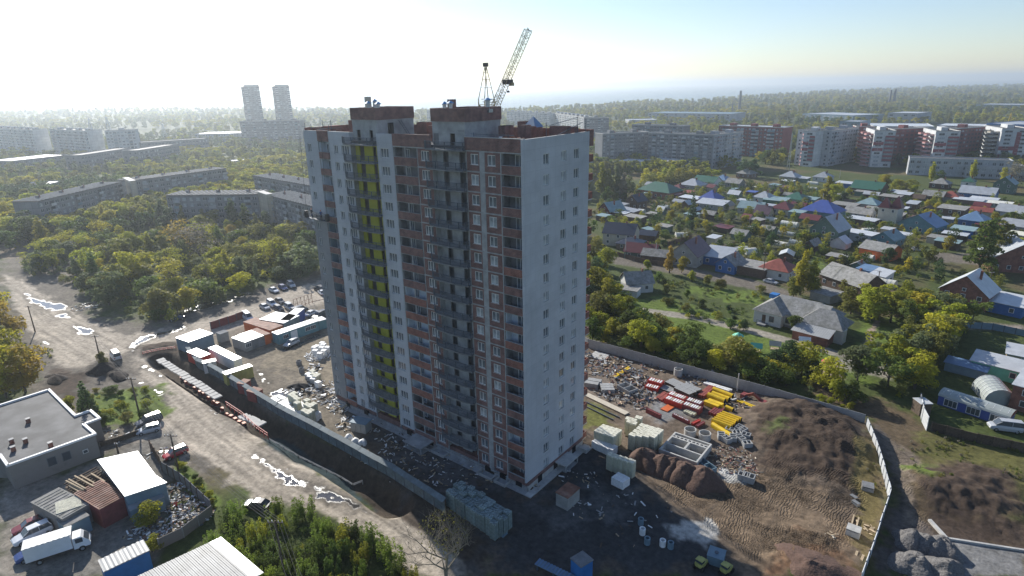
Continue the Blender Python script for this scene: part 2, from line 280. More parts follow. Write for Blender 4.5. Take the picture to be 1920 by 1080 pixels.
# (outline on the ground, colour, soft edge m, ragged edge m)
LAY = [
 # open land round the estate
 ([(1110, 660), (1110, 480), (1300, 520), (1500, 560), (1700, 620), (1920, 640), (1920, 700), (1660, 760), (1400, 720)], grass, 2, 3),
 ([(1180, 560), (1260, 560), (1420, 620), (1560, 660), (1700, 690), (1640, 720), (1400, 690), (1200, 620)], lush, 2, 3),
 ([(1620, 590), (1720, 600), (1700, 690), (1600, 680)], lush, 1.5, 2),
 ([(1430, 304), (1560, 300), (1700, 322), (1705, 345), (1560, 342), (1400, 338)], (.13, .15, .045), 5, 6),
 ([(1560, 310), (1690, 312), (1690, 318), (1560, 316)], (.30, .20, .13), 2, 1), ([(1570, 326), (1640, 329), (1636, 336), (1575, 333)], (.25, .2, .12), 2, 2),
 ([(1160, 395), (1270, 410), (1500, 400), (1500, 470), (1320, 440), (1180, 425)], garden, 5, 8), ([(1360, 420), (1560, 430), (1620, 500), (1440, 500)], garden, 4, 8),
 ([(1200, 406), (1256, 415), (1252, 421), (1200, 412)], (.12, .19, .03), 1, 1), ([(1525, 480), (1550, 482), (1546, 505), (1520, 500)], (.11, .15, .03), 1, 1),
 ([(1290, 535), (1400, 545), (1450, 575), (1400, 570), (1280, 550)], lush, 1, 3),
 # village lanes
 ([(1150, 478), (1200, 485), (1290, 503), (1380, 518), (1450, 533), (1510, 560), (1500, 572), (1430, 547), (1360, 532), (1270, 514), (1150, 494)], dirt2, .8, .6),
 ([(1730, 470), (1860, 480), (1880, 500), (1740, 490)], dirt2, 1, 1), ([(1750, 415), (1782, 418), (1776, 450), (1748, 445)], (.10, .10, .10), 1, .5),
 ([(1190, 575), (1300, 590), (1390, 610), (1560, 655), (1600, 668), (1596, 676), (1400, 624), (1300, 600), (1190, 584)], (.30, .27, .22), .4, .4),
 ([(1640, 600), (1650, 602), (1622, 668), (1608, 664)], (.33, .25, .21), .4, .4),
 ([(1560, 668), (1680, 690), (1670, 712), (1560, 690)], (.27, .25, .21), 1, 1), ([(1530, 680), (1575, 685), (1585, 712), (1530, 705)], (.30, .24, .17), .5, 1),
 ([(1780, 600), (1920, 610), (1920, 625), (1780, 612)], (.25, .21, .18), 1, 1),
 # left: waste ground, the lane, the site
 ([(0, 440), (60, 440), (170, 455), (240, 560), (400, 520), (600, 500), (660, 560), (640, 730), (400, 900), (200, 900), (0, 700)], dirt2, 4, 6),
 ([(150, 480), (600, 430), (600, 505), (430, 560), (300, 600), (180, 590)], grass, 4, 5),
 ([(0, 458), (52, 462), (40, 482), (0, 486)], tan, 1, 1),
 ([(8, 515), (45, 530), (110, 565), (170, 602), (235, 628), (340, 612), (480, 570), (600, 525), (640, 545), (640, 640), (420, 640), (345, 640), (300, 650), (262, 665), (300, 690), (420, 770), (505, 835), (640, 905), (780, 975), (900, 1080), (760, 1080), (700, 1005), (590, 955), (470, 938), (410, 880), (370, 850), (345, 880), (325, 880), (312, 852), (250, 830), (255, 800), (320, 775), (305, 742), (255, 715), (185, 690), (120, 690), (75, 648), (45, 605), (20, 560)], dirt, .8, 1.2),
 ([(320, 650), (640, 560), (640, 735), (770, 850), (990, 925), (930, 1000), (740, 885), (520, 775), (390, 700)], (.20, .17, .13), 1.5, 2),
 ([(480, 655), (640, 610), (640, 720), (560, 700), (500, 690)], (.25, .21, .15), 2, 3),
 ([(0, 940), (330, 800), (300, 1080), (0, 1080)], (.19, .175, .15), 1, 1), ([(0, 900), (150, 880), (60, 1080), (0, 1080)], (.26, .23, .19), 2, 2),
 ([(150, 690), (245, 660), (270, 700), (230, 740), (120, 760), (80, 700)], dirt2, 2, 2), ([(170, 740), (300, 722), (318, 772), (262, 800), (180, 800)], lush, 1, 2),
 ([(100, 690), (160, 700), (150, 760), (90, 740)], mud, 1, 2), ([(180, 675), (235, 685), (240, 712), (170, 705)], black, 1, 1.5),
 ([(330, 850), (380, 905), (420, 945), (395, 960), (320, 880)], lush, .6, 1),
 ([(245, 652), (330, 640), (350, 655), (340, 672), (270, 668)], mud, 1, 1.5),
 ([(290, 670), (345, 660), (400, 705), (520, 780), (740, 893), (940, 1015), (900, 1080), (880, 1060), (660, 905), (505, 828), (400, 752), (310, 692)], (.062, .048, .036), .6, .6),  # brown trench bank, colour darkened for the shade of ditch and fence
 ([(480, 800), (520, 800), (640, 870), (700, 930), (640, 905), (500, 835)], (.03, .05, .055), .5, .5),
 # right: the site behind the fence
 ([(1090, 630), (1300, 690), (1620, 790), (1668, 930), (1625, 1080), (880, 1080), (940, 1010), (700, 880), (640, 740), (1000, 700)], (.15, .115, .085), 1, 1),
 ([(640, 740), (990, 925), (1095, 830), (1200, 880), (1330, 1000), (1420, 1080), (880, 1080), (940, 1010), (740, 890)], (.055, .055, .055), 3, 4),  # ground under the tower's cast shadow, shade darkened into its colour
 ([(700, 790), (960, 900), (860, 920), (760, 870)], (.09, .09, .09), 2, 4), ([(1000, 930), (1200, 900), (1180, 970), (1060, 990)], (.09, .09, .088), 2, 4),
 ([(1096, 755), (1150, 765), (1140, 800), (1096, 800)], (.14, .145, .04), 1, 2),
 ([(1096, 690), (1200, 730), (1300, 775), (1240, 800), (1096, 740)], (.21, .17, .135), 1, 1.5), ([(1220, 745), (1280, 760), (1290, 790), (1230, 790)], (.2, .2, .195), 1, 1.5),
 ([(1420, 770), (1520, 755), (1620, 800), (1635, 860), (1610, 920), (1500, 900), (1420, 880)], mud, 1.5, 3), ([(1435, 808), (1462, 805), (1462, 822), (1438, 826)], (.075, .09, .03), 1, 2),
 ([(1210, 900), (1400, 880), (1560, 930), (1620, 1000), (1600, 1080), (1400, 1080), (1330, 985), (1220, 915)], (.185, .135, .09), 2, 3),
 ([(1260, 985), (1330, 975), (1350, 1010), (1320, 1020), (1270, 1000)], (.40, .38, .34), .6, 1.5), ([(1355, 880), (1395, 890), (1400, 905), (1365, 900)], (.5, .49, .46), .5, 1),
 ([(1500, 1010), (1600, 1040), (1590, 1080), (1450, 1080)], (.15, .088, .052), 2, 3), ([(1600, 830), (1640, 830), (1665, 930), (1640, 1080), (1610, 1080)], (.15, .12, .05), .8, 1.5),
 # right: outside the fence
 ([(1500, 705), (1660, 755), (1920, 850), (1920, 1080), (1625, 1080), (1668, 930), (1622, 788), (1540, 745)], (.115, .085, .052), 2, 3),
 ([(1640, 800), (1690, 860), (1720, 960), (1790, 1080), (1640, 1080), (1680, 930)], (.12, .10, .085), 1, 1.5), ([(1660, 820), (1720, 850), (1730, 870), (1700, 880), (1720, 980), (1700, 985), (1680, 900)], (.20, .16, .12), .6, .8),
 ([(1750, 700), (1920, 705), (1920, 860), (1760, 820)], grass, 1, 1), ([(1760, 800), (1920, 850), (1920, 930), (1840, 900), (1700, 850)], (.11, .105, .035), 1.5, 3),
 ([(1700, 880), (1760, 880), (1795, 915), (1740, 915)], lush, 1, 2), ([(1780, 870), (1880, 890), (1900, 960), (1840, 1000), (1720, 960), (1720, 920)], mud, 1.5, 2.5),
 ([(1730, 960), (1920, 985), (1920, 1030), (1770, 1010)], mud, 1, 1), ([(1770, 1012), (1920, 1034), (1920, 1080), (1700, 1080), (1710, 1030)], gravel, .4, .4),
]
WET = [  # water lying in the lanes
 [(45, 548), (70, 560), (128, 572), (118, 582), (80, 580), (52, 562)], [(102, 590), (128, 586), (130, 594), (112, 598)], [(135, 610), (180, 616), (182, 628), (160, 630), (142, 622)], [(75, 636), (94, 640), (90, 646), (76, 646)],
 [(243, 650), (262, 632), (310, 620), (350, 610), (352, 617), (300, 630), (258, 648), (250, 660)], [(272, 682), (310, 708), (302, 708), (268, 690)], [(264, 714), (296, 730), (314, 742), (300, 742), (268, 722)],
 [(385, 758), (400, 762), (425, 786), (412, 782)], [(470, 845), (520, 872), (580, 905), (640, 930), (660, 948), (600, 935), (530, 905), (478, 862)], [(560, 900), (600, 905), (680, 945), (700, 965), (630, 945), (580, 925)],
 [(345, 578), (400, 566), (470, 545), (472, 551), (400, 575), (350, 588)], [(520, 652), (560, 640), (600, 620), (604, 628), (560, 650), (530, 660)], [(478, 690), (500, 700), (502, 720), (486, 716)], [(155, 570), (176, 562), (185, 566), (166, 576)],
 [(300, 845), (320, 838), (332, 846), (310, 856)], [(500, 738), (530, 728), (545, 740), (520, 752)],
]
HUMP = [  # heaps and hollows that belong to the ground: (px, py, radius m, height m)
 (1450, 790, 6, 1.8), (1490, 775, 7, 2.2), (1530, 790, 7, 2.3), (1570, 815, 7, 2.0), (1480, 830, 6, 1.6), (1530, 850, 7, 1.9), (1580, 860, 6, 1.4), (1440, 830, 5, 1.0), (1500, 890, 6, .9), (1560, 905, 5, .9), (1610, 850, 4, 1.2),
 (1530, 1050, 6, 1.6), (1480, 1075, 5, 1.2), (1740, 930, 5, 2.0), (1790, 925, 5, 1.8), (1850, 945, 5, 2.0), (1880, 905, 5, 1.8), (1810, 890, 4, 1.2), (1890, 980, 5, 1.0), (1730, 905, 4, 1.4),
 (185, 690, 3.2, 1.6), (215, 702, 2.6, 1.3), (105, 710, 4, .9), (270, 655, 4, .8), (310, 650, 4, .7), (560, 722, 2.6, .9),
 (650, 890, 3, -.8), (560, 850, 4, -1.0), (480, 805, 4, -1.1), (420, 762, 4, -1.1), (720, 930, 4, -.8)]
RUT = [([(1200, 905), (1400, 880), (1600, 870), (1640, 940), (1590, 1060), (1400, 1060), (1290, 960)], 1.0), ([(1420, 760), (1620, 800), (1640, 880), (1420, 900)], .5), ([(470, 660), (600, 620), (620, 700), (520, 740)], .4), ([(260, 640), (640, 900), (560, 950), (330, 800)], .25), ([(1640, 790), (1740, 860), (1760, 1000), (1660, 1000)], .5)]
SHORE = [(940, 36), (1040, 32), (1110, 31), (1180, 26), (1300, 25), (1400, 20.5), (1500, 16.5), (1600, 14.4), (1700, 12.8), (1800, 12), (1920, 14)]   # px below the lake's horizon
def far_height(x, y):
    """land beyond 1.2 km: low hills to the right, a wooded rise across the bay to the left"""
    dx = x-CP[0]; dy = y-CP[1]; d = np.hypot(dx, dy); az = np.degrees(np.arctan2(dx, dy))
    h = 7*sst(2200, 2700, d)*sst(-62, -70, az)
    return h+2*(fbm(x/400, y/400, 3)-.5)*sst(700, 1500, d)
def water_mask(x, y):
    dx = x-CP[0]; dy = y-CP[1]; d = np.hypot(dx, dy); az = np.degrees(np.arctan2(dx, dy))
    sh_az = []; sh_d = []
    for p in SHORE:
        g = G(p[0], 400)-CP[:2]; sh_az.append(math.degrees(atan2(*g))); sh_d.append(51*FOC/p[1])
    lim = np.interp(az, [-180, -95, -78, -68, -56, -50]+sh_az+[-1, 10, 180], [9e3, 9e3, 2900, 2750, 2300, 1900]+sh_d+[5200, 9000, 9e3])
    bay = (((az+69.5)/5.0)**2+((d-1230)/130)**2)
    lim = lim*(1+.06*(fbm(az/3, az*0+3.3, 2)-.5))
    return np.maximum(sst(-25, 25, d-lim), sst(1.1, .9, bay))
def ground_height(x, y):
    h = .25*(fbm(x/9, y/9, 3)-.5)
    bd = sdist(x, y, [(-50, -1.5), (1.5, -1.5), (1.5, 18), (-50, 18)]); h = h*sst(0, 4, -bd)
    n1 = fbm(x/2.2+7, y/2.2, 4); hh = np.zeros_like(x)
    for px, py, r, a in HUMP:
        g = G(px, py); q = np.hypot(x-g[0], y-g[1])/r
        k = np.exp(-q*q*1.6); hh = hh+a*k
    h = h+.72*hh*(.55+.6*n1)+sst(.15, .7, hh)*(.55*(fbm(x/.9, y/.9, 3)-.5)+.7*(fbm(x/2.6+9, y/1.2, 2)-.5))
    for poly, a in RUT:
        P = np.array(GP(poly)); s = sst(0, 2.5, sdist(x, y, P))
        if not s.any(): continue
        wx = x+3*fbm(x/14, y/14, 2); wy = y+9*fbm(x/11+5, y/11, 2); h = h+a*s*(.34*(fbm(wx/6, wy/.9, 2)-.5)+.22*(fbm(wx/.9+3, wy/5, 2)-.5))
    ctr = np.array(GP([(300, 672), (400, 738), (520, 805), (660, 890), (740, 945)])); q = ldist(x, y, ctr); h = h-2.3*sst(3.4, 1.2, q)
    return h
def make_ground():
    az = np.radians(np.concatenate([np.arange(-180, -92, 4), np.arange(-92, -84, .5), np.arange(-84, 8, .16), np.arange(8, 14, .5), np.arange(14, 180.1, 4)]))
    rr = [12, 22, 32, 40]
    while rr[-1] < 175: rr.append(rr[-1]+.42)
    while rr[-1] < 16000: rr.append(rr[-1]*1.0085 if rr[-1] < 1200 else rr[-1]*1.03)
    rr = np.array([1.0]+rr); A, R = np.meshgrid(az, rr); X = CP[0]+R*np.sin(A); Y = CP[1]+R*np.cos(A)
    x = X.ravel(); y = Y.ravel(); d = np.hypot(x-CP[0], y-CP[1]); near = d < 420
    z = far_height(x, y); z[near] += ground_height(x[near], y[near])
    wm = water_mask(x, y); z = z*(1-wm)-3*wm
    # colours of the land, with tower and trench shade darkened into them
    n = fbm(x/28, y/28, 4); n2 = fbm(x/6+4, y/6, 4)
    col = np.array(grass)[None, :]*(1+.5*(n-.5))[:, None]; k = sst(.5, .68, n)[:, None]; col = col*(1-k)+np.array(dry)*k*.75
    wood = sst(600, 900, d)[:, None]; fc = np.array((.055, .07, .03))+np.outer(n-.5, (.05, .03, .0)); col = col*(1-wood)+fc*wood
    wet = np.zeros_like(x); idx = np.where(near)[0]; xn = x[idx]; yn = y[idx]
    j1 = (fbm(xn/2.5, yn/2.5, 4)-.5)*2; j2 = (fbm(xn/.9+9, yn/.9, 3)-.5)*2; cc = col[idx]
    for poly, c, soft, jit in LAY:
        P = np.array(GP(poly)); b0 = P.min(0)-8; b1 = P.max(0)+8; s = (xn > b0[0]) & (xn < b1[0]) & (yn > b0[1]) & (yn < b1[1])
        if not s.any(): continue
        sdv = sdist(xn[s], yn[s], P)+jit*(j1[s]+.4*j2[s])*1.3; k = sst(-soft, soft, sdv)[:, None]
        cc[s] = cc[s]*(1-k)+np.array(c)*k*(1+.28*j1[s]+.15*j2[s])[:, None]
    ww = np.zeros(len(xn))
    for poly in WET:
        P = np.array(GP(poly)); b0 = P.min(0)-4; b1 = P.max(0)+4; s = (xn > b0[0]) & (xn < b1[0]) & (yn > b0[1]) & (yn < b1[1])
        if not s.any(): continue
        sdv = sdist(xn[s], yn[s], P)+1.1*j1[s]+1.2*j2[s]-.35; ww[s] = np.maximum(ww[s], sst(-.25, .75, sdv)); cc[s] = cc[s]*(1-.4*sst(-1.8, .1, sdv+.5*j1[s]))[:, None]
    lane = np.array(GP([(20, 525), (95, 605), (180, 650), (290, 710), (400, 810), (520, 895), (680, 980), (820, 1080)])); q = ldist(xn, yn, lane); sa = xn*.8-yn*.6; k = sst(9, 5, q)*(ww*0+1); tr_ = fbm(q*1.3+2, sa*.05, 3)-.5; cc = cc*(1+k*1.1*tr_)[:, None]
    rut = np.zeros(len(xn))
    for poly, a in RUT: rut = np.maximum(rut, a*sst(0, 2.5, sdist(xn, yn, np.array(GP(poly)))+1.5*j1))
    col[idx] = cc; wet[idx] = ww; rt = np.zeros_like(x); rt[idx] = rut*(1-ww); z[idx] -= 0.05*ww
    # rectangular grid topology
    nr, na = X.shape; me = bpy.data.meshes.new('ground'); me.vertices.add(nr*na); co = np.stack([x, y, z], 1).astype('f'); me.vertices.foreach_set('co', co.ravel())
    i = np.arange(nr-1)[:, None]*na+np.arange(na-1)[None, :]; F = np.stack([i, i+na, i+na+1, i+1], -1).reshape(-1, 4)[:, ::-1]
    me.loops.add(F.size); me.loops.foreach_set('vertex_index', F.ravel().astype('i')); me.polygons.add(len(F)); me.polygons.foreach_set('loop_start', (np.arange(len(F))*4).astype('i')); me.polygons.foreach_set('loop_total', np.full(len(F), 4, 'i'))
    me.update(calc_edges=True); me.polygons.foreach_set('use_smooth', np.ones(len(F), bool))
    if me.polygons[5000].normal.z < 0: me.flip_normals()
    ca = me.color_attributes.new('earth', 'FLOAT_COLOR', 'POINT'); ca.data.foreach_set('color', np.concatenate([np.clip(col, .01, .9), np.ones((len(x), 1))], 1).astype('f').ravel())
    wa = me.attributes.new('wet', 'FLOAT', 'POINT'); wa.data.foreach_set('value', wet.astype('f')); wa = me.attributes.new('rut', 'FLOAT', 'POINT'); wa.data.foreach_set('value', rt.astype('f'))
    m = bpy.data.materials.new('earth'); m.use_nodes = True; nn = m.node_tree; L = nn.links.new; p = nn.nodes['Principled BSDF']
    at = nn.nodes.new('ShaderNodeAttribute'); at.attribute_name = 'earth'; wt = nn.nodes.new('ShaderNodeAttribute'); wt.attribute_name = 'wet'
    tc = nn.nodes.new('ShaderNodeTexCoord'); nz = nn.nodes.new('ShaderNodeTexNoise'); nz.inputs['Scale'].default_value = 1.1; nz.inputs['Detail'].default_value = 9; nz.inputs['Roughness'].default_value = .7; L(tc.outputs['Object'], nz.inputs['Vector'])
    mr = nn.nodes.new('ShaderNodeMapRange'); mr.inputs[1].default_value = .3; mr.inputs[2].default_value = .7; mr.inputs[3].default_value = .55; mr.inputs[4].default_value = 1.45; L(nz.outputs[0], mr.inputs[0])
    mx = nn.nodes.new('ShaderNodeMix'); mx.data_type = 'RGBA'; mx.blend_type = 'MULTIPLY'; mx.inputs[0].default_value = 1; mx.clamp_result = False; L(at.outputs['Color'], mx.inputs[6]); L(mr.outputs[0], mx.inputs[7])
    dk = nn.nodes.new('ShaderNodeMix'); dk.data_type = 'RGBA'; L(wt.outputs['Fac'], dk.inputs[0]); L(mx.outputs[2], dk.inputs[6]); dk.inputs[7].default_value = (.05, .045, .04, 1); L(dk.outputs[2], p.inputs['Base Color'])
    rg = nn.nodes.new('ShaderNodeMapRange'); rg.inputs[1].default_value = .1; rg.inputs[2].default_value = .5; rg.inputs[3].default_value = .93; rg.inputs[4].default_value = .36; L(wt.outputs['Fac'], rg.inputs[0]); r2 = nn.nodes.new('ShaderNodeMapRange'); r2.inputs[1].default_value = .55; r2.inputs[2].default_value = .9; r2.inputs[3].default_value = 1; r2.inputs[4].default_value = .2; L(wt.outputs['Fac'], r2.inputs[0]); rm = nn.nodes.new('ShaderNodeMath'); rm.operation = 'MULTIPLY'; L(rg.outputs[0], rm.inputs[0]); L(r2.outputs[0], rm.inputs[1]); L(rm.outputs[0], p.inputs['Roughness'])
    bs = nn.nodes.new('ShaderNodeMapRange'); bs.inputs[3].default_value = .7; bs.inputs[4].default_value = .03; L(wt.outputs['Fac'], bs.inputs[0])
    bp = nn.nodes.new('ShaderNodeBump'); bp.inputs['Distance'].default_value = .25; L(bs.outputs[0], bp.inputs['Strength']); L(nz.outputs[0], bp.inputs['Height'])
    ra = nn.nodes.new('ShaderNodeAttribute'); ra.attribute_name = 'rut'; prev = bp.outputs[0]
    for cx_, cy_, sc_, lo in ((8, -22, 1.0, .50), (70, 20, .8, .46), (30, 60, 1.2, .56)):
        mp = nn.nodes.new('ShaderNodeMapping'); mp.inputs['Location'].default_value = (-cx_, -cy_, 0); L(tc.outputs['Object'], mp.inputs[0]); wv = nn.nodes.new('ShaderNodeTexWave'); wv.wave_type = 'RINGS'; wv.rings_direction = 'Z'; wv.inputs['Scale'].default_value = sc_; wv.inputs['Distortion'].default_value = 16; wv.inputs['Detail'].default_value = 5; wv.inputs['Detail Roughness'].default_value = .62; wv.inputs['Detail Scale'].default_value = .7; L(mp.outputs[0], wv.inputs[0])
        mk = nn.nodes.new('ShaderNodeTexNoise'); mk.inputs['Scale'].default_value = .16; mk.inputs['Detail'].default_value = 2; L(mp.outputs[0], mk.inputs[0]); m1 = nn.nodes.new('ShaderNodeMapRange'); m1.inputs[1].default_value = lo-.06; m1.inputs[2].default_value = lo+.06; L(mk.outputs[0], m1.inputs[0]); m2_ = nn.nodes.new('ShaderNodeMath'); m2_.operation = 'MULTIPLY'; L(m1.outputs[0], m2_.inputs[0]); L(ra.outputs['Fac'], m2_.inputs[1])
        b2 = nn.nodes.new('ShaderNodeBump'); b2.inputs['Distance'].default_value = .2; L(m2_.outputs[0], b2.inputs['Strength']); L(wv.outputs[1], b2.inputs['Height']); L(prev, b2.inputs['Normal']); prev = b2.outputs[0]
    L(prev, p.inputs['Normal'])
    sp = nn.nodes.new('ShaderNodeMapRange'); sp.inputs[3].default_value = .15; sp.inputs[4].default_value = 1.0; L(wt.outputs['Fac'], sp.inputs[0]); L(sp.outputs[0], p.inputs['Specular IOR Level'])
    me.materials.append(m); tag(put('ground', me), kind='structure')
make_ground()
def ZG(x, y):
    d = hypot(x-CP[0], y-CP[1]); a = np.array([float(x)]); b = np.array([float(y)])
    return float(far_height(a, b)[0])+(float(ground_height(a, b)[0]) if d < 420 else 0.0)
# lake
m = bpy.data.materials.new('lake_water'); m.use_nodes = True; nn = m.node_tree; p = nn.nodes['Principled BSDF']; p.inputs['Base Color'].default_value = (.02, .06, .075, 1); p.inputs['Roughness'].default_value = .22; p.inputs['IOR'].default_value = 1.33
nz = nn.nodes.new('ShaderNodeTexNoise'); nz.inputs['Scale'].default_value = .08; nz.inputs['Detail'].default_value = 6; tc = nn.nodes.new('ShaderNodeTexCoord'); nn.links.new(tc.outputs['Object'], nz.inputs['Vector'])
bp = nn.nodes.new('ShaderNodeBump'); bp.inputs['Strength'].default_value = .25; bp.inputs['Distance'].default_value = 2; nn.links.new(nz.outputs[0], bp.inputs['Height']); nn.links.new(bp.outputs[0], p.inputs['Normal']); M['lake_water'] = m
lk = MB(); lk.poly([(-15500, 900, -1), (-15500, 15500, -1), (12000, 15500, -1), (12000, 900, -1)], 'lake_water'); tag(lk.build('lake'), kind='structure')
# the air: one closed box of thin haze round everything
hz = MB(); hz.box(-17500, 17500, -17500, 17500, -5.5, 108, 'white_paint'); ho = hz.build('haze'); ho['kind'] = 'stuff'
hm = bpy.data.materials.new('haze'); hm.use_nodes = True; hn = hm.node_tree; hn.nodes.clear(); pv = hn.nodes.new('ShaderNodeVolumePrincipled'); pv.inputs['Color'].default_value = (.84, .93, 1, 1)
pv.inputs['Density'].default_value = .00021; pv.inputs['Anisotropy'].default_value = .55; oo = hn.nodes.new('ShaderNodeOutputMaterial'); hn.links.new(pv.outputs[0], oo.inputs['Volume']); ho.data.materials[0] = hm
# ================================================================ the eighteen-storey tower
NF = 18; FH = 2.8
def fl(i): return 1.02+FH*i          # floor level of storey i
def wc(i): return 2.67+FH*i          # window centre
WSUB = []
def window_mesh(name, wd, ht, n=2, frame='white_frame', t=.07, asym=None):
    """frame with mullions; the pane is a mesh of its own. Local: x along wall, z up, y=0 outer face, +y into the wall"""
    a = MB(); a.box(-wd/2, wd/2, 0, .08, -ht/2, -ht/2+t, frame); a.box(-wd/2, wd/2, 0, .08, ht/2-t, ht/2, frame)
    a.box(-wd/2, -wd/2+t, 0, .08, -ht/2+t, ht/2-t, frame); a.box(wd/2-t, wd/2, 0, .08, -ht/2+t, ht/2-t, frame)
    for k in range(1, n): x = -wd/2+wd*k/n; a.box(x-t*.45, x+t*.45, .005, .075, -ht/2+t, ht/2-t, frame)
    a.box(-wd/2-.06, wd/2+.06, -.12, 0, -ht/2-.05, -ht/2-.01, frame)
    b = MB(); b.box(-wd/2+t, wd/2-t, .035, .05, -ht/2+t, ht/2-t, 'glass_tower')
    return a.mesh(name), b.mesh(name+'_pane')
def curtain_pane(wd, ht, t=.07):
    b = MB(); b.box(-wd/2+t, wd/2-t, .035, .05, -ht/2+t, ht/2-t, 'glass_curtain'); return b.mesh('pane_curtain')
PR = random.Random(5)
def add_window(parent, ms, loc, rotz=0, label=None, alt=None):
    o = put('window', ms[0], parent, loc, rotz); put('pane', (alt if alt is not None and PR.random() < .45 else ms[1]), o)
    if label: o['label'] = label
    return o
def holes_wall(mb, x0, x1, z0, z1, holes, th, m, front=True, reveal=None):
    """wall slab in local xz, outer face y=0, thickness th inward (+y); holes = [(xa,xb,za,zb)]"""
    xs = sorted({x0, x1, *[h[0] for h in holes], *[h[1] for h in holes]}); xs = [x for x in xs if x0 <= x <= x1]
    zs = sorted({z0, z1, *[h[2] for h in holes], *[h[3] for h in holes]}); zs = [z for z in zs if z0 <= z <= z1]
    def ish(a, b): return any(h[0] <= a and b <= h[1] for h in holes)
    for xa, xb in zip(xs[:-1], xs[1:]):
        col = [h for h in holes if h[0] <= (xa+xb)/2 <= h[1]]
        if not col: mb.poly([(xa, 0, z0), (xb, 0, z0), (xb, 0, z1), (xa, 0, z1)], m); continue
        zz = z0
        for h in sorted(col, key=lambda h: h[2]):
            if h[2] > zz: mb.poly([(xa, 0, zz), (xb, 0, zz), (xb, 0, h[2]), (xa, 0, h[2])], m)
            zz = h[3]
        if zz < z1: mb.poly([(xa, 0, zz), (xb, 0, zz), (xb, 0, z1), (xa, 0, z1)], m)
    r = reveal or m
    for a, b, c, d in holes:
        mb.poly([(a, 0, c), (a, 0, d), (a, th, d), (a, th, c)], r); mb.poly([(b, 0, c), (b, th, c), (b, th, d), (b, 0, d)], r)
        mb.poly([(a, 0, c), (a, th, c), (b, th, c), (b, 0, c)], r); mb.poly([(a, 0, d), (b, 0, d), (b, th, d), (a, th, d)], r)
    return mb
T = thing('apartment_tower', 'unfinished eighteen-storey tower, bare brick and white cladding with a yellow balcony bay', 'tower block', (0, 0, 0))
ZT, ZB = 53.19, 1.78
W2 = window_mesh('w_two', 1.35, 1.44, 2); W2b = window_mesh('w_brick_two', 1.42, 1.46, 2, t=.10); W3 = window_mesh('w_three', 1.9, 1.46, 3, t=.07); W3b = window_mesh('w_brick_three', 1.72, 1.46, 3, t=.10)
W1 = window_mesh('w_narrow', 1.05, 1.44, 2); WL = window_mesh('w_loggia', 1.35, 2.0, 2, t=.09); WS = window_mesh('w_small', .9, 1.6, 2, t=.08)
cA = curtain_pane(1.35, 1.44); cB = curtain_pane(1.42, 1.46)
# solid core of the house behind its faces, and the walls of each bay
mb = MB(); mb.box(-47.95, -.22, 1.8, 15.9, .0, 51.6, 'concrete_dark'); mb.build('core', T)
def bay(name, x0, x1, holes, m, z0=ZB, z1=ZT, y=0.0, th=.28, back=None, extra=None):
    mb = MB(); holes_wall(mb, x0, x1, z0, z1, holes, th, m)
    mb.poly([(x0, 0, z0), (x0, 0, z1), (x0, 1.75, z1), (x0, 1.75, z0)], m); mb.poly([(x1, 0, z0), (x1, 1.75, z0), (x1, 1.75, z1), (x1, 0, z1)], m)
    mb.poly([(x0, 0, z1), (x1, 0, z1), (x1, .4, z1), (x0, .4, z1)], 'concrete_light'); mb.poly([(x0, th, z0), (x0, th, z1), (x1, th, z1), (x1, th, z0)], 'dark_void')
    if extra: extra(mb)
    return mb.build(name, T, (0, y, 0))
def wh(xc, wd, ht=1.46, rng=range(NF)): return [(xc-wd/2, xc+wd/2, wc(i)-ht/2, wc(i)+ht/2) for i in rng]
# left section: white strips (the far one is still grey primer below the hanging cradle)
zc = fl(13)+1.0
o = bay('cladding', -48.03, -44.12, [h for h in wh(-46.74, 1.07) if h[2] > zc], 'white_panel', z0=zc); o['label'] = 'finished white cladding at the left edge'
o = bay('cladding', -48.03, -44.12, [h for h in wh(-46.74, 1.07) if h[3] < zc], 'grey_primer', z1=zc); o['label'] = 'grey unfinished wall below the hanging cradle'
bay('cladding', -41.06, -35.35, wh(-39.24, 1.07)+wh(-36.75, 1.92), 'white_panel')
bay('cladding', -28.66, -25.02, wh(-26.98, 1.92), 'white_panel', y=-.06)
for i in range(NF):
    add_window(T, W1, (-46.74, .12, wc(i))); add_window(T, W1, (-39.24, .12, wc(i))); add_window(T, W3, (-36.75, .12, wc(i))); add_window(T, W3, (-26.98, .06, wc(i)))
# right section: brick infill in a concrete frame
bay('brick_wall', -19.62, -16.7, wh(-18.15, 1.72), 'brick_red', z1=51.4); bay('brick_wall', -9.9, -7.6, wh(-8.54, 1.42), 'brick_red', z1=51.4); bay('brick_wall', -6.66, -3.95, wh(-5.5, 1.42), 'brick_red', z1=51.4)
for i in range(NF):
    add_window(T, W3b, (-18.15, .10, wc(i))); add_window(T, W2b, (-8.54, .10, wc(i)), alt=cB); add_window(T, W2b, (-5.5, .10, wc(i)), alt=cB)
for xa, xb in ((-7.6, -6.66), (-3.95, -3.78), (-19.78, -19.62), (-9.98, -9.9), (-25.02, -24.9)):
    mb = MB(); mb.box(xa, xb, -.02, 1.75, .3, 51.3, 'concrete'); mb.build('column', T)
slabm = MB(); slabm.box(-24.98, 0.0, -.035, .3, -.12, .07, 'concrete'); slabme = slabm.mesh('floor_slab_edge')
for i in range(NF+1): put('floor_slab', slabme, T, (0, 0, fl(i)))
s2 = MB(); s2.box(-44.12, -41.06, .0, 1.75, -.12, .07, 'concrete'); s2me = s2.mesh('loggia_slab_small')
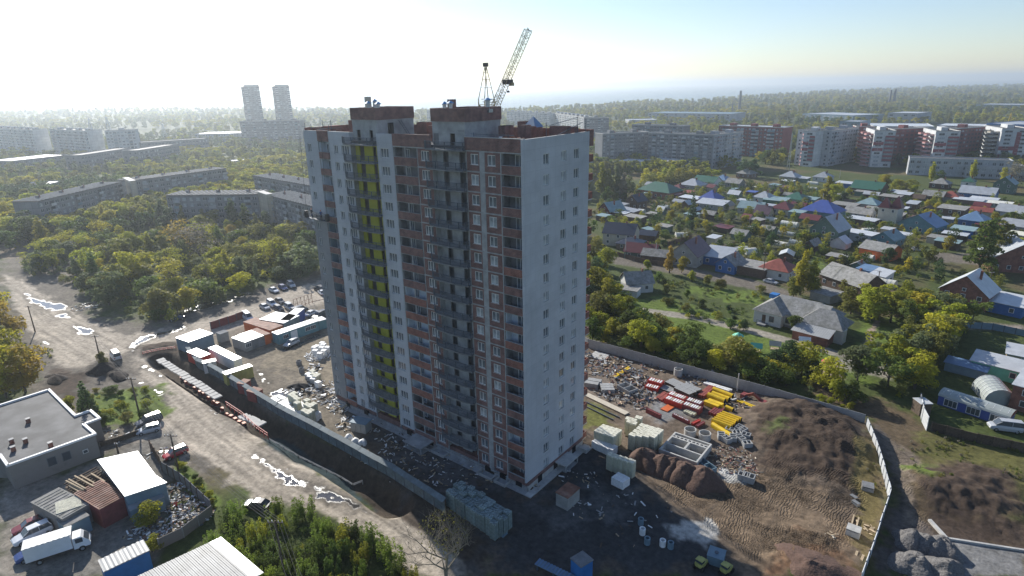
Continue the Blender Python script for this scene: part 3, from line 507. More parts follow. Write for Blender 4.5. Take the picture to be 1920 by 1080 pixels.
# loggias: floor, brick parapet, back wall with window, side cheeks
def loggia(x0, x1, i, brick='brick_red', inner='concrete_dark', wins=(), post=None, depth=1.55, sill=1.12):
    z = fl(i); mb = MB(); mb.box(x0+.02, x1-.02, depth, depth+.2, z+.07, z+FH-.12, inner)
    mb.box(x0, x0+.12, .26, depth, z+.07, z+FH-.12, inner); mb.box(x1-.12, x1, .26, depth, z+.07, z+FH-.12, inner); mb.box(x0+.02, x1-.02, .3, depth, z-.1, z+.05, 'concrete_dark')
    mb.build('loggia_wall', T)
    mb = MB(); mb.box(x0+.03, x1-.03, -.05, .12, z-.04, z+sill, brick); mb.box(x0+.02, x1-.02, -.07, .14, z+sill, z+sill+.05, 'concrete'); mb.build('loggia_parapet', T)
    for ms, xc, zz in wins:
        add_window(T, ms, (xc, depth-.1, z+zz))
    if post is not None: mb = MB(); mb.box(post-.1, post+.1, 0.0, .16, z+sill+.05, z+FH-.12, 'concrete'); mb.build('loggia_post', T)
RW = {9: 1, 8: 1, 1: 0, 2: 1}
for i in range(NF):
    br = 'brick_bright' if i in (2, 6, 7, 8, 12) else 'brick_red'
    loggia(-3.78, -.02, i, br, 'white_plaster' if i in (2, 8, 9) else 'concrete_dark', [(WL, -1.9, 1.45)], None)
    br = 'brick_bright' if 3 <= i <= 9 else 'brick_red'
    loggia(-24.9, -19.8, i, br, 'white_plaster' if 3 <= i <= 9 and i != 8 else 'concrete_dark', [(WS, -23.4, 1.5), (WS, -20.9, 1.5)], -22.37, sill=1.2)
    br = 'brick_bright' if i < 8 else 'brick_red'
    put('loggia_slab', s2me, T, (0, 0, fl(i)))
    loggia(-44.1, -41.08, i, br, 'white_plaster' if i > 12 or i < 7 else 'blue_grey', [(WS, -43.3, 1.5)], None, sill=1.05)
# stair bays: recessed wall with two doorways, a curved balcony on every storey
def stairbay(x0, x1, doors, m, nm):
    y = .95; dz = [(a, b, fl(i)+.07, fl(i)+2.35) for i in range(NF) for a, b in doors]
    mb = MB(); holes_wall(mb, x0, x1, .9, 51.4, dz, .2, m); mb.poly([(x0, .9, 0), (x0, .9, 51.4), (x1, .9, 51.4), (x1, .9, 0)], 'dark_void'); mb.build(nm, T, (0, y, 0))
    for xx in (x0, x1): mb = MB(); mb.box(xx-.06, xx+.06, .02, y+.1, .9, 51.5, 'concrete'); mb.build('side_wall', T)
stairbay(-35.35, -28.72, [(-34.28, -33.07), (-31.0, -30.1)], 'yellow_plaster', 'yellow_wall')
stairbay(-16.7, -9.98, [(-15.35, -14.26), (-12.18, -11.06)], 'concrete', 'concrete_wall')
def balcony_meshes(x0, x1, l):
    pts = [(x0-l, 0.0), (x0-l+.45, -.5), (x0-.3, -.85), (x0+1.6, -.98), (x0+3.6, -1.0), (x1-1.2, -.86), (x1, -.62)]
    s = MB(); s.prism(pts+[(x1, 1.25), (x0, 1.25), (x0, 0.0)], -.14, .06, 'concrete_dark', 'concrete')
    r = MB(); r2 = MB()
    for (a, b) in zip(pts[:-1]+[pts[-1]], pts[1:]+[(x1, 0.0)]):
        a3 = Vector((a[0], a[1], 0)); b3 = Vector((b[0], b[1], 0)); n = max(1, int((b3-a3).length/.17))
        for z, w in ((1.12, .06), (.12, .05), (.62, .035)): r.beam(a3+Vector((0, 0, z)), b3+Vector((0, 0, z)), w, 'dark_metal')
        r.beam(a3+Vector((0, 0, .06)), a3+Vector((0, 0, 1.15)), .07, 'dark_metal')
        for k in range(n): p = a3.lerp(b3, (k+.5)/n); r2.box(p.x-.02, p.x+.02, p.y-.01, p.y+.01, .12, 1.1, 'dark_metal')
    return s.mesh('balcony'), r.mesh('railing'), r2.mesh('balusters')
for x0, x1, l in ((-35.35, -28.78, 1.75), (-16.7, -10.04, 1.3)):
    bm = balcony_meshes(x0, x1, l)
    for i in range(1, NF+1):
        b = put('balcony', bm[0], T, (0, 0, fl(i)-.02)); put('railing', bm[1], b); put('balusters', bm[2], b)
# right end face
mb = MB(); hl = [h for c in (4.95, 9.25, 12.6) for h in wh(c, 1.37)]; holes_wall(mb, -.35, 16.1, ZB, ZT, hl, .28, 'white_panel')
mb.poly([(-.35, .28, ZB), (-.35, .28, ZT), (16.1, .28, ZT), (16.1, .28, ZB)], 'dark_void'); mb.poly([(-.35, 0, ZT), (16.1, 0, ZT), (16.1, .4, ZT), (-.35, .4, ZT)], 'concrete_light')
mb.poly([(-.35, 0, ZB), (-.35, 0, ZT), (-.35, .3, ZT), (-.35, .3, ZB)], 'white_panel'); mb.poly([(16.1, 0, ZB), (16.1, .4, ZB), (16.1, .4, ZT), (16.1, 0, ZT)], 'white_panel')
o = put('cladding', mb.mesh('cladding_end'), T, (.03, 0, 0), pi/2); o['label'] = 'white cladding of the right end wall'
for i in range(NF):
    for c in (4.95, 9.25, 12.6): add_window(T, W2, (-.10, c, wc(i)), pi/2, alt=cA)
# left end wall, back wall
mb = MB(); mb.box(-48.03, -47.9, .1, 15.9, 1, ZT, 'grey_primer'); mb.box(-47.9, -.1, 15.9, 16.1, 1, ZT, 'brick_red'); mb.build('back_wall', T)
for i in range(NF):      # loggias that stick out at the far corners
    z = fl(i)
    for (a, b, c, d) in ((-4.0, -.05, 16.1, 17.45), (-49.3, -48.03, 5.0, 8.2), (-49.0, -48.03, 12.5, 15.6)):
        mb = MB(); mb.box(a, b, c, d, z-.1, z+.08, 'concrete_light'); mb.build('loggia_slab', T)
        mb = MB(); y1 = d; mb.box(a, b, d-.14, d, z+.08, z+1.15, 'brick_bright'); mb.box(a, a+.14, c, d-.14, z+.08, z+1.15, 'brick_bright'); mb.box(b-.14, b, c, d-.14, z+.08, z+1.15, 'brick_bright'); mb.box(a, b, c, c+.02 if c > 16 else c+.14, z+.08, z+1.15, 'brick_bright'); mb.build('loggia_parapet', T)
mb = MB(); mb.box(-4.0, -.05, 17.2, 17.45, 51.0, 53.4, 'brick_bright'); mb.box(-.25, -.05, 16.1, 17.2, 51.0, 53.4, 'brick_red'); mb.build('parapet', T); mb = MB(); mb.box(-49.2, -48.03, 5, 8.2, 51.0, 53.6, 'brick_red'); mb.build('parapet', T)
# plinth, light wells, entrances
mb = MB(); mb.box(-48.0, -.05, .25, 16.0, -.6, 1.78, 'brick_red'); mb.box(-48.05, .1, -.02, .25, -.5, .75, 'concrete'); mb.box(-.05, .06, -.02, 16.05, -.5, 1.0, 'concrete_light'); mb.box(-.05, .04, .1, 16.0, 1.0, 1.78, 'brick_red')
for x in (-44, -38.5, -26.5, -21, -8, -4.9, -1.7): mb.box(x-.6, x+.6, -.06, .2, .35, 1.2, 'dark_void')
for y in (3.2, 7.6, 13.2): mb.box(-.03, .10, y-.55, y+.55, -.1, 1.3, 'dark_void')
mb.build('plinth', T)
mb = MB(); mb.box(-.2, 2.2, 7.5, 11.2, 1.15, 1.35, 'concrete_light'); mb.box(0.1, 2.1, 7.6, 11.1, -.5, .1, 'concrete'); mb.box(2.0, 2.15, 7.5, 7.7, .1, 1.15, 'concrete'); mb.box(2.0, 2.15, 11.0, 11.2, .1, 1.15, 'concrete'); mb.build('entrance_canopy', T)
for x0, x1 in ((-23.5, -19.9), (-19.7, -16.8), (-9.4, -6.2), (-5.8, -3.5)):
    mb = MB(); mb.box(x0, x1, -1.3, -1.15, -.5, .45, 'concrete_light'); mb.box(x0, x0+.15, -1.15, -.02, -.5, .45, 'concrete_light'); mb.box(x1-.15, x1, -1.15, -.02, -.5, .45, 'concrete_light'); mb.build('light_well', T)
mb = MB(); mb.box(-24.6, -20.3, -3.2, -.05, 1.25, 1.42, 'concrete'); mb.box(-24.4, -20.5, -3.0, -.05, -.4, .15, 'concrete'); mb.box(-24.4, -24.2, -3.0, -2.8, .15, 1.25, 'concrete'); mb.box(-20.7, -20.5, -3.0, -2.8, .15, 1.25, 'concrete'); mb.build('entrance_canopy', T)
mb = MB(); mb.box(0.1, 1.3, -.9, 16.5, -.3, .12, 'concrete_light'); mb.box(-48, 1.3, -1.0, -.05, -.3, .1, 'concrete'); mb.build('apron', T)
for i in range(4): mb = MB(); mb.box(.2, 1.9, 14.2+i*.5, 14.7+i*.5, -.3, .75-i*.2, 'concrete_light'); mb.build('step', T)
# roof: deck, parapets, shafts, penthouses
mb = MB(); mb.box(-47.9, -.15, .35, 15.9, 51.6, 51.9, 'asphalt_roof'); mb.build('roof', T)
for a, b, mm, y0 in ((-44.12, -41.06, 'brick_red', -.05), (-25.02, -17.05, 'brick_red', -.05), (-10.2, -.05, 'brick_red', -.05)):
    mb = MB(); mb.box(a, b, y0, .3, 51.47, 53.2, mm); mb.box(a, b, y0-.03, .33, 53.2, 53.27, 'concrete_light' if a > -11 else mm); mb.build('parapet', T)
mb = MB(); mb.box(-48.0, -.05, 15.6, 15.9, 51.9, 53.5, 'brick_bright'); mb.box(-.32, -.29, .3, 15.6, 51.9, 53.15, 'brick_red'); mb.box(-48.0, -47.7, .3, 15.6, 51.9, 53.6, 'brick_bright'); mb.build('parapet', T)
for x0, y0, sx, sy, h in ((-39.8, 3.5, 2.6, 1.5, 2.9), (-36.9, 8.8, 2.0, 1.4, 2.5), (-25.8, 6, 2.2, 1.6, 2.7), (-22.2, 5, 1.2, 1.6, 2.3), (-20.1, 7.2, 2.4, 1.3, 2.5), (-8.6, 5.5, 1.2, 2.0, 2.5), (-9.4, 11, 1.4, 1.8, 2.8), (-6.6, 8.5, .9, 2.2, 2.2), (-5.6, 6.2, 1.3, 1.3, 2.6), (-3.2, 10.4, 2.9, 1.1, 2.3), (-1.5, 12.8, 1.0, 1.0, 2.1), (-44.5, 9, 1.4, 1.4, 2.2)):
    mb = MB(); mb.box(x0, x0+sx, y0, y0+sy, 51.9, 51.9+h, 'brick_bright' if (x0 < -12 or sy > 2) else 'brick_red'); mb.box(x0+.15, x0+sx-.15, y0+.15, y0+sy-.15, 51.9+h, 51.93+h, 'dark_void'); mb.build('vent_shaft', T)
# rooflight tent
mb = MB(); cx, cy, b0 = -7.2, 12.0, 53.9; mb.box(cx-1.0, cx+1.0, cy-1, cy+1, 51.9, b0, 'brick_bright')
for k in range(4):
    a = pi/4+k*pi/2; q = [(cx+1.6*cos(a), cy+1.6*sin(a), b0), (cx+1.6*cos(a+pi/2), cy+1.6*sin(a+pi/2), b0), (cx, cy, b0+1.55)]; mb.poly(q, 'skyblue_metal' if k % 2 else 'white_metal_roof')
mb.build('rooflight', T)
def penthouse(x0, x1, y0, y1, doors, lab):
    P = MB(); hl = [(a, b, 51.45, 53.55) for a, b in doors]
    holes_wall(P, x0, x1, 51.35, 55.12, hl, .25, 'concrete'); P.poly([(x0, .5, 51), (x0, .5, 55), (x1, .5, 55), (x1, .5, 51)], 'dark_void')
    P.poly([(x1, 0, 51.35), (x1, y1-y0, 51.35), (x1, y1-y0, 55.12), (x1, 0, 55.12)], 'concrete'); P.poly([(x0, 0, 51.35), (x0, 0, 55.12), (x0, y1-y0, 55.12), (x0, y1-y0, 51.35)], 'concrete'); P.poly([(x0, y1-y0, 51.35), (x0, y1-y0, 55.12), (x1, y1-y0, 55.12), (x1, y1-y0, 51.35)], 'concrete')
    o = P.build('penthouse', T, (0, y0, 0)); o['label'] = lab
    q = MB(); e = .12; z0, z1 = 55.12, 56.95
    for a, b, c, d in ((x0-e, x1+e, y0-e, y0+.15), (x0-e, x1+e, y1-.15, y1+e), (x0-e, x0+.15, y0+.15, y1-.15), (x1-.15, x1+e, y0+.15, y1-.15)): q.box(a, b, c, d, z0, z1, 'brick_red')
    q.box(x0-e, x1+e, y0-e-.02, y0-e+.01, z0-.06, z0+.02, 'concrete'); q.build('brick_band', o, (0, -y0, 0))
    r = MB(); r.box(x0+.1, x1-.1, y0+.1, y1-.1, 55.12, 55.3, 'asphalt_roof'); r.build('roof', o, (0, -y0, 0))
    return o
p1 = penthouse(-35.2, -29.2, .7, 8.6, [(-34.25, -33.3), (-31.1, -30.25)], 'left penthouse, brick band over bare concrete')
p2 = penthouse(-17.0, -10.7, .7, 8.6, [(-13.6, -12.6)], 'right penthouse, brick band over bare concrete')
mb = MB(); mb.box(-29.22, -29.1, 3.0, 4.1, 52.6, 54.6, 'dark_void'); mb.beam((-29.05, 5.2, 54.9), (-28.6, 7.0, 52), .06, 'dark_metal'); mb.beam((-29.05, 5.7, 54.9), (-28.6, 7.5, 52), .06, 'dark_metal'); 
for k in range(9): mb.beam((-29.0+.05*k, 5.35+.2*k, 54.6-.3*k), (-29.0+.05*k, 5.85+.2*k, 54.6-.3*k), .05, 'dark_metal')
mb.build('doorway', T)
mb = MB(); mb.box(-16.75, -15.8, .66, .72, 51.45, 53.5, 'concrete_dark'); mb.box(-12, -10.9, .64, .72, 53.9, 54.0, 'concrete_dark'); mb.build('bricked_up_door', T)
def vent(x, y, z0, h, r=.28):
    mb = MB(); mb.tube((x, y, z0), (x, y, z0+h), r, 'galvanised', 10); mb.box(x-.6, x+.6, y-.45, y+.45, z0-.1, z0+.35, 'galvanised'); o = mb.build('vent_pipe', T)
    m2 = MB(); m2.tube((x, y, z0+h+.1), (x, y, z0+h+.42), r*2.1, 'blue_cap', 10, .1); m2.tube((x, y, z0+h-.05), (x, y, z0+h+.1), r*1.3, 'galvanised', 10, r*1.3); m2.build('cap', o)
vent(-32.2, 1.9, 55.9, 1.6); vent(-31.6, 2.7, 55.9, 1.9); vent(-30.2, 2.2, 55.9, 1.5); vent(-15.6, 2.0, 55.9, 1.5); vent(-14.0, 1.6, 55.9, 1.6); vent(-10.9, 6.0, 56.3, 1.5, .33)
mb = MB(); mb.box(-34.4, -33.7, 3, 3.8, 55.3, 58.6, 'plaster_cream'); mb.build('chimney', T); mb = MB(); mb.box(-15.4, -14.6, 2.4, 3.4, 55.3, 58.1, 'brick_red'); mb.build('chimney', T)
mb = MB()      # loose rails and rods on the roof edge
for a, b in (((-47.9, .4, 53.2), (-47.9, .4, 54.4)), ((-46.2, .5, 53.2), (-46.2, .5, 54.3)), ((-45, 2, 53), (-45, 2, 54.8)), ((-44, 3, 53), (-44, 3, 54.8)), ((-49.6, 1, 53.7), (-44, 1, 53.6)), ((-42, 1, 53), (-42, 1, 54.2)), ((-43.8, .3, 53.5), (-39, 1.5, 53.7)), ((-45, .6, 53.4), (-41, .2, 53.3)),
             ((-.2, 7.5, 53.1), (.0, 14.2, 54.6)), ((-.15, 13.1, 53), (-.15, 13.1, 55.4)), ((-.15, 6, 54.6), (-.15, 13, 55.3)), ((-.15, 5.2, 53), (-.15, 5.2, 55)), ((-.1, 15.2, 53), (-.1, 15.2, 55)), ((-9.5, .6, 53.6), (-2, .6, 53.6)), ((-9, .6, 51.9), (-9, .6, 53.8)), ((-3, .6, 51.9), (-3, .6, 53.8))):
    mb.beam(a, b, .07, 'dark_metal')
mb.build('roof_rails', T)
mb = MB(); rr = random.Random(3)
for k in range(22):
    x = rr.choice((rr.uniform(-9, -1), rr.uniform(-27, -19))); y = rr.uniform(.6, 4); s = rr.uniform(.15, .4); mb.box(x, x+s*1.5, y, y+s, 51.9, 52.2+s, rr.choice(('white_wrap', 'dark_metal', 'timber', 'brick_bright')))
for k in range(8): x = rr.uniform(-5.5, -1); mb.tube((x, 1.2, 52), (x, 1.2, 53.35), .3, rr.choice(('white_wrap', 'rust_sheet')), 6)
o = mb.build('roof_clutter', T); o['kind'] = 'stuff'
# ---------------------------------------------------------------- people: continuous skinned bodies
def person(loc, rotz, label, top, legs, pose='stand', helmet='orange_paint', sc=1.0):
    V = {}; E = []
    pts = dict(pel=(0, 0, .95, .15), ch=(0, .02, 1.30, .17), nk=(0, .02, 1.50, .07), hd=(0, .03, 1.62, .10), ht=(0, .03, 1.73, .09),
               sl=(-.2, .02, 1.42, .075), el=(-.3, .1, 1.16, .05), hl=(-.24, .34, 1.05, .04), sr=(.2, .02, 1.42, .075), er=(.3, .1, 1.18, .05), hr=(.22, .36, 1.12, .04),
               kl=(-.11, .04, .5, .075), al=(-.12, -.02, .09, .05), tl=(-.12, .16, .04, .045), kr=(.11, .1, .52, .075), ar=(.13, .02, .09, .05), tr=(.13, .2, .04, .045))
    ed = 'pel-ch ch-nk nk-hd hd-ht ch-sl sl-el el-hl ch-sr sr-er er-hr pel-kl kl-al al-tl pel-kr kr-ar ar-tr'.split()
    ks = list(pts); me = bpy.data.meshes.new('person'); me.from_pydata([pts[k][:3] for k in ks], [(ks.index(a), ks.index(b)) for a, b in (e.split('-') for e in ed)], [])
    o = put('person', me, None, loc, rotz); o.scale = (sc,)*3; me.materials.append(M['cloth_dark']); me.materials.append(M[top]); me.materials.append(M['skin'])
    md = o.modifiers.new('skin', 'SKIN'); sv = me.skin_vertices[0].data
    for i, k in enumerate(ks): sv[i].radius = (pts[k][3],)*2; sv[i].use_root = (k == 'pel')
    sb = o.modifiers.new('sub', 'SUBSURF'); sb.levels = 1; sb.render_levels = 1
    dg = bpy.context.evaluated_depsgraph_get(); ev = o.evaluated_get(dg); m2 = bpy.data.meshes.new_from_object(ev); o.modifiers.clear(); o.data = m2
    m2.materials.clear(); [m2.materials.append(M[k]) for k in (legs, top, 'skin')]
    for p in m2.polygons: z = p.center.z; p.material_index = 2 if z > 1.5 or (abs(p.center.x) > .17 and p.center.y > .27) else (1 if z > .93 else 0); p.use_smooth = True
    tag(o, label, 'person')
    h = MB(); h.tube((0, .03, 1.69), (0, .03, 1.80), .125, helmet, 8, .07); h.build('helmet', o); return o
cr = thing('hanging_cradle', 'facade cradle hung against the tower at the edge of the white cladding', 'work cradle', (-45.6, -.95, fl(13)+.4))
mb = MB(); mb.box(-3.2, 3.2, -.4, .4, 0, .08, 'dark_metal'); mb.build('deck', cr); mb = MB()
for y in (-.4, .4):
    for z in (.5, 1.05): mb.beam((-3.2, y, z), (3.2, y, z), .05, 'crane_dark')
    for k in range(6): mb.beam((-3.2+k*1.28, y, 0), (-3.2+k*1.28, y, 1.05), .05, 'crane_dark')
mb.build('railing', cr); mb = MB(); mb.beam((-3.1, 0, 0), (-3.1, .6, 14.2), .04, 'crane_dark'); mb.beam((3.1, 0, 0), (3.1, .6, 14.2), .04, 'crane_dark'); mb.box(-3.3, -2.9, -.3, .3, .08, 1.3, 'crane_dark'); mb.box(2.9, 3.3, -.3, .3, .08, 1.3, 'crane_dark'); mb.build('hoist', cr)
person((-47.1, -.95, fl(13)+.48), 0, 'worker in dark clothes at the left end of the hanging cradle', 'cloth_dark', 'cloth_blue'); person((-44.3, -.95, fl(13)+.48), .4, 'worker in blue clothes at the right end of the hanging cradle', 'cloth_blue', 'cloth_dark')
# ---------------------------------------------------------------- tower crane behind the house
Yc = 30.0; ck = thing('tower_crane', 'yellow-grey tower crane behind the tower, lattice boom raised to the right', 'crane', (0, 0, 0))
def lattice(mb, a, b, w0, w1, n, t, m, up=Vector((0, 1, 0))):
    a = Vector(a); b = Vector(b); d = (b-a).normalized(); s = d.cross(up).normalized(); v = s.cross(d).normalized(); prev = None
    for k in range(n+1):
        c = a.lerp(b, k/n); w = (w0+(w1-w0)*k/n)/2; q = [c+s*w*i+v*w*j for i, j in ((-1, -1), (1, -1), (1, 1), (-1, 1))]
        for e in range(4):
            if k % 2 == 0: mb.beam(q[e], q[(e+1) % 4], t*.6, m)
            if prev: mb.beam(prev[e], q[e], t, m); mb.beam(prev[e], q[(e+1) % 4], t*.6, m)
        prev = q
pt = lambda px, py: Vector(PYp(px, py, Yc))
mast = MB(); mx = pt(913, 200).x; lattice(mast, (mx, Yc, 0), (mx, Yc, 56.5), 2.0, 2.0, 26, .14, 'crane_paint'); mast.box(mx-1.4, mx+1.4, Yc-1.4, Yc+1.4, 54, 54.4, 'crane_paint'); mast.build('mast', ck)
af = MB(); top = pt(910.5, 124)
for px in (903, 921):
    for dy in (-.9, .9): q = pt(px, 186); af.beam((q.x, Yc+dy, q.z-2.5), (q.x, Yc+dy, q.z), .15, 'crane_paint'); af.beam((q.x, Yc+dy, q.z), (top.x, Yc+dy*.2, top.z), .13, 'crane_paint')
for z, px in ((.35, 0), (.6, 0), (.8, 0)):
    a = pt(903, 186).lerp(top, z); b = pt(921, 186).lerp(top, z)
    for dy in (-.9*(1-z), .9*(1-z)): af.beam((a.x, Yc+dy, a.z), (b.x, Yc+dy, b.z), .08, 'crane_paint')
af.box(top.x-.45, top.x+.45, Yc-.3, Yc+.3, top.z-.1, top.z+.6, 'crane_dark'); af.beam(pt(903, 186), pt(928, 186), .12, 'crane_paint'); af.beam(pt(905, 191), pt(930, 192), .12, 'crane_paint'); af.build('apex_frame', ck)
bo = MB(); b0, b1 = pt(927, 203), pt(990, 57); lattice(bo, b0, b1, 1.15, 1.0, 26, .085, 'crane_paint'); ob = bo.build('boom', ck)
bt = MB(); q = pt(952, 155); bt.box(q.x-.9, q.x+.9, Yc-.5, Yc+.5, q.z-.3, q.z+.55, 'crane_dark'); bt.box(q.x+.5, q.x+1.3, Yc-.3, Yc+.3, q.z-.6, q.z, 'crane_paint'); bt.build('trolley', ob)
hk = MB(); q = pt(953, 171); hk.box(q.x-.2, q.x+.2, Yc-.15, Yc+.15, q.z-.25, q.z+.1, 'crane_dark'); hk.beam(pt(952, 158), q, .05, 'crane_dark'); hk.build('hook', ob)
tp = MB(); e = pt(990, 57); f2 = pt(997, 58); tp.beam(e, f2, .12, 'crane_dark'); tp.beam(pt(989, 52), pt(993, 58), .1, 'crane_dark'); tp.build('boom_tip', ob)
# ================================================================ blocks of flats and other large buildings round about
def box_from(A, B, depth):
    """A, B: world ends of the facade seen; returns origin, rotation, length so that local x runs A->B and +y leads away from the camera"""
    A = np.array(A); B = np.array(B); c = (A+B)/2
    ang = atan2(B[1]-A[1], B[0]-A[0]); n = np.array([-sin(ang), cos(ang)])
    if n@(c-CP[:2]) < 0: A, B = B, A; ang = atan2(B[1]-A[1], B[0]-A[0])
    return A, ang, float(np.linalg.norm(B-A))
def block(name, label, pA, pB, zr, depth, wall, floors, bay=3.2, roof='flat', balc=(), group=None, gable=None, frame='white_frame', glass='glass', stripe=None, tiers=None, cat='apartment block', balm='panel_light', zb=0.0, raw=False, roofm='asphalt_roof'):
    A = pA if raw else G(*pA, zr); B = pB if raw else G(*pB, zr); O, ang, L = box_from(A, B, depth)
    t = thing(name, label, cat, (O[0], O[1], zb), ang, group); H = zr-zb; fh = H/(floors+.25); rr = random.Random(int(L*10))
    mb = MB(); mb.box(0, L, 0, depth, 0, H, wall); mb.build('wall', t)
    if gable:
        g = MB(); g.box(L-.02, L+.12, -.1, depth+.1, 0, H+1.1, gable); o = g.build('end_wall', t)
    nb = max(1, int(L/bay)); bw = L/nb; wm = MB(); bm = MB()
    for k in range(nb):
        xc = (k+.5)*bw; isb = balc and (k % balc[0]) in balc[1]
        for f in range(floors):
            z = f*fh+fh*.38
            if isb:
                bm.box(xc-bw*.46, xc+bw*.46, -.9, 0, z-.35*fh, z-.35*fh+.12, balm); bm.box(xc-bw*.46, xc+bw*.46, -.95, -.87, z-.3*fh, z+.12*fh, rr.choice((balm, balm, 'panel_white', 'blue_grey')))
                wm.box(xc-bw*.4, xc+bw*.4, -.04, .02, z, z+fh*.5, 'glass' if rr.random() < .7 else 'glass_curtain')
            else:
                w2 = bw*(.22 if rr.random() < .5 else .27); wm.box(xc-w2, xc+w2, -.05, .02, z, z+fh*.48, glass if rr.random() < .72 else 'glass_curtain'); wm.box(xc-.05, xc+.05, -.07, .02, z, z+fh*.48, frame)
                wm.box(xc-w2-.06, xc+w2+.06, -.09, .02, z-.08, z, frame)
    nd = int(depth/4.5)
    for k in range(nd):
        yc = (k+.5)*depth/nd
        for f in range(floors):
            for xx in ((-.05, .02),) if gable is None and stripe is None else ():
                if nd > 2 and rr.random() < .8: wm.box(xx[0], xx[1], yc-.6, yc+.6, f*fh+fh*.4, f*fh+fh*.85, glass)
    if wm.v: o = wm.build('windows', t); o['kind'] = 'stuff'
    if bm.v: o = bm.build('balconies', t); o['kind'] = 'stuff'
    r = MB()
    if roof == 'ribbed':   # shallow roof of ribbed slabs with a pale edge
        r.box(-.3, L+.3, -.4, depth+.3, H, H+.25, 'roof_felt'); r.build('roof', t); q = MB()
        n = int(L/2.4)
        for k in range(n): x = (k+.5)*L/n; q.box(x-.25, x+.25, -.45, depth+.35, H+.25, H+.5, 'concrete')
        for k in range(max(2, int(L/14))): x = (k+.5)*L/max(2, int(L/14)); q.box(x-.5, x+.5, depth*.45, depth*.45+1, H+.3, H+1.5, 'concrete_dark'); q.box(x+1, x+1.4, depth*.45, depth*.45+.4, H+.3, H+2.2, 'brick_red')
        o = q.build('roof_ribs', t); o['kind'] = 'stuff'
    else:
        r.box(.02, L-.02, .02, depth-.02, H, H+.08, roofm); r.build('roof', t); q = MB()
        for a, b, c, d in ((-.15, L+.15, -.15, .15), (-.15, L+.15, depth-.15, depth+.15), (-.15, .15, .15, depth-.15), (L-.15, L+.15, .15, depth-.15)): q.box(a, b, c, d, H, H+.6, 'concrete_light' if roof == 'flat' else wall)
        if roof == 'flat':
            for k in range(max(1, int(L/18))): x = (k+.5)*L/max(1, int(L/18)); q.box(x-2, x+2, depth*.3, depth*.65, H, H+2.4, wall); q.box(x+3, x+3.6, depth*.4, depth*.45, H, H+1.4, 'brick_red')
        q.build('parapet', t)
    if stripe:
        s = MB(); [s.box(*b, m) for b, m in stripe(L, depth, H, fh)]; s.build('painted_stripes', t)
    return t
GL = 'five-storey panel blocks among the trees'
block('panel_block', 'long grey five-storey block on the left, windowless near gable facing the lane', (70, 378), (227, 342), 14.5, 12, 'panel_grey', 5, roof='ribbed', balc=(5, (2,)), group=GL)
block('panel_block', 'grey five-storey block with cream end wall, standing behind the one with windowless gable', (241, 340), (424, 316), 14.5, 12, 'panel_grey', 5, roof='ribbed', balc=(5, (2,)), group=GL)
block('panel_block', 'grey five-storey block in the middle, ribbed roof and a poplar before it', (311, 367), (483, 365), 14.5, 12, 'panel_grey', 5, roof='ribbed', balc=(5, (1,)), group=GL)
block('panel_block', 'grey five-storey block running behind the tower at hanging-cradle height', (496, 365), (592, 389), 14.5, 12, 'panel_grey', 5, roof='ribbed', balc=(4, (2,)), group=GL)
block('panel_block', 'grey five-storey block farthest back by the tower, above the trees', (475, 330), (585, 349), 14.5, 12, 'panel_grey', 5, roof='ribbed', balc=(5, (2,)), group=GL)
# cream gable walls of the two rows
for a, b, z, lab in (((229, 334), (241, 340), 15.6, 'cream stair end wall between the two left panel blocks'), ((481, 360), (496, 365), 15.6, 'cream stair end wall between the two middle panel blocks')):
    P, Q = G(*a, z), G(*b, z); O, an, L = box_from(P, Q, 1); w_ = thing('stair_tower', lab, 'stair tower', (O[0], O[1], 0), an); mb = MB(); mb.box(0, L+1.5, .3, 3, 0, z, 'panel_cream'); mb.build('wall', w_); mb = MB(); mb.box(-.2, L+1.7, .1, 3.2, z, z+.3, 'concrete_light'); mb.build('roof', w_)
GW = 'nine-storey white blocks by the bay'
block('panel_block', 'white nine-storey block at the left edge, near the bay', (-60, 238), (60, 244), 27, 14, 'panel_white', 9, balc=(4, (1,)), group=GW, gable='panel_white', cat='apartment block')
block('panel_block', 'white nine-storey block, second from the left edge, near the bay', (92, 243), (162, 246), 27, 14, 'panel_white', 9, balc=(4, (1, 2)), group=GW, gable='panel_white')
block('panel_block', 'white nine-storey block nearest the tower, shining water behind it', (196, 246), (252, 244), 27, 14, 'panel_white', 9, balc=(4, (2,)), group=GW)
GT = 'twin high-rises on the skyline'
for px0, px1, d, lab in ((463, 497, 1050, 'left one of the twin high-rises standing against the white sky'), (520, 552, 1080, 'right one of the twin high-rises standing against the white sky')):
    a = G(px0, 240); b = G(px1, 240); k = d/np.linalg.norm(a-CP[:2]); a = CP[:2]+(a-CP[:2])*k; k = d/np.linalg.norm(b-CP[:2]); b = CP[:2]+(b-CP[:2])*k
    t = block('high_rise', lab, a, b, 68.5, 24, 'panel_grey', 22, bay=4, balc=(4, (1,)), group=GT, cat='high-rise', raw=True)
    mb = MB(); mb.box(4, 26, 5, 17, 68.5, 71.5, 'panel_light'); mb.build('machine_room', t)
block('panel_block', 'long low nine-storey block under the twin high-rises', (449, 228), (562, 226), 27, 14, 'panel_grey', 9, balc=(4, (1,)), raw=False)
GLo = 'low pale-edged buildings behind the left blocks'
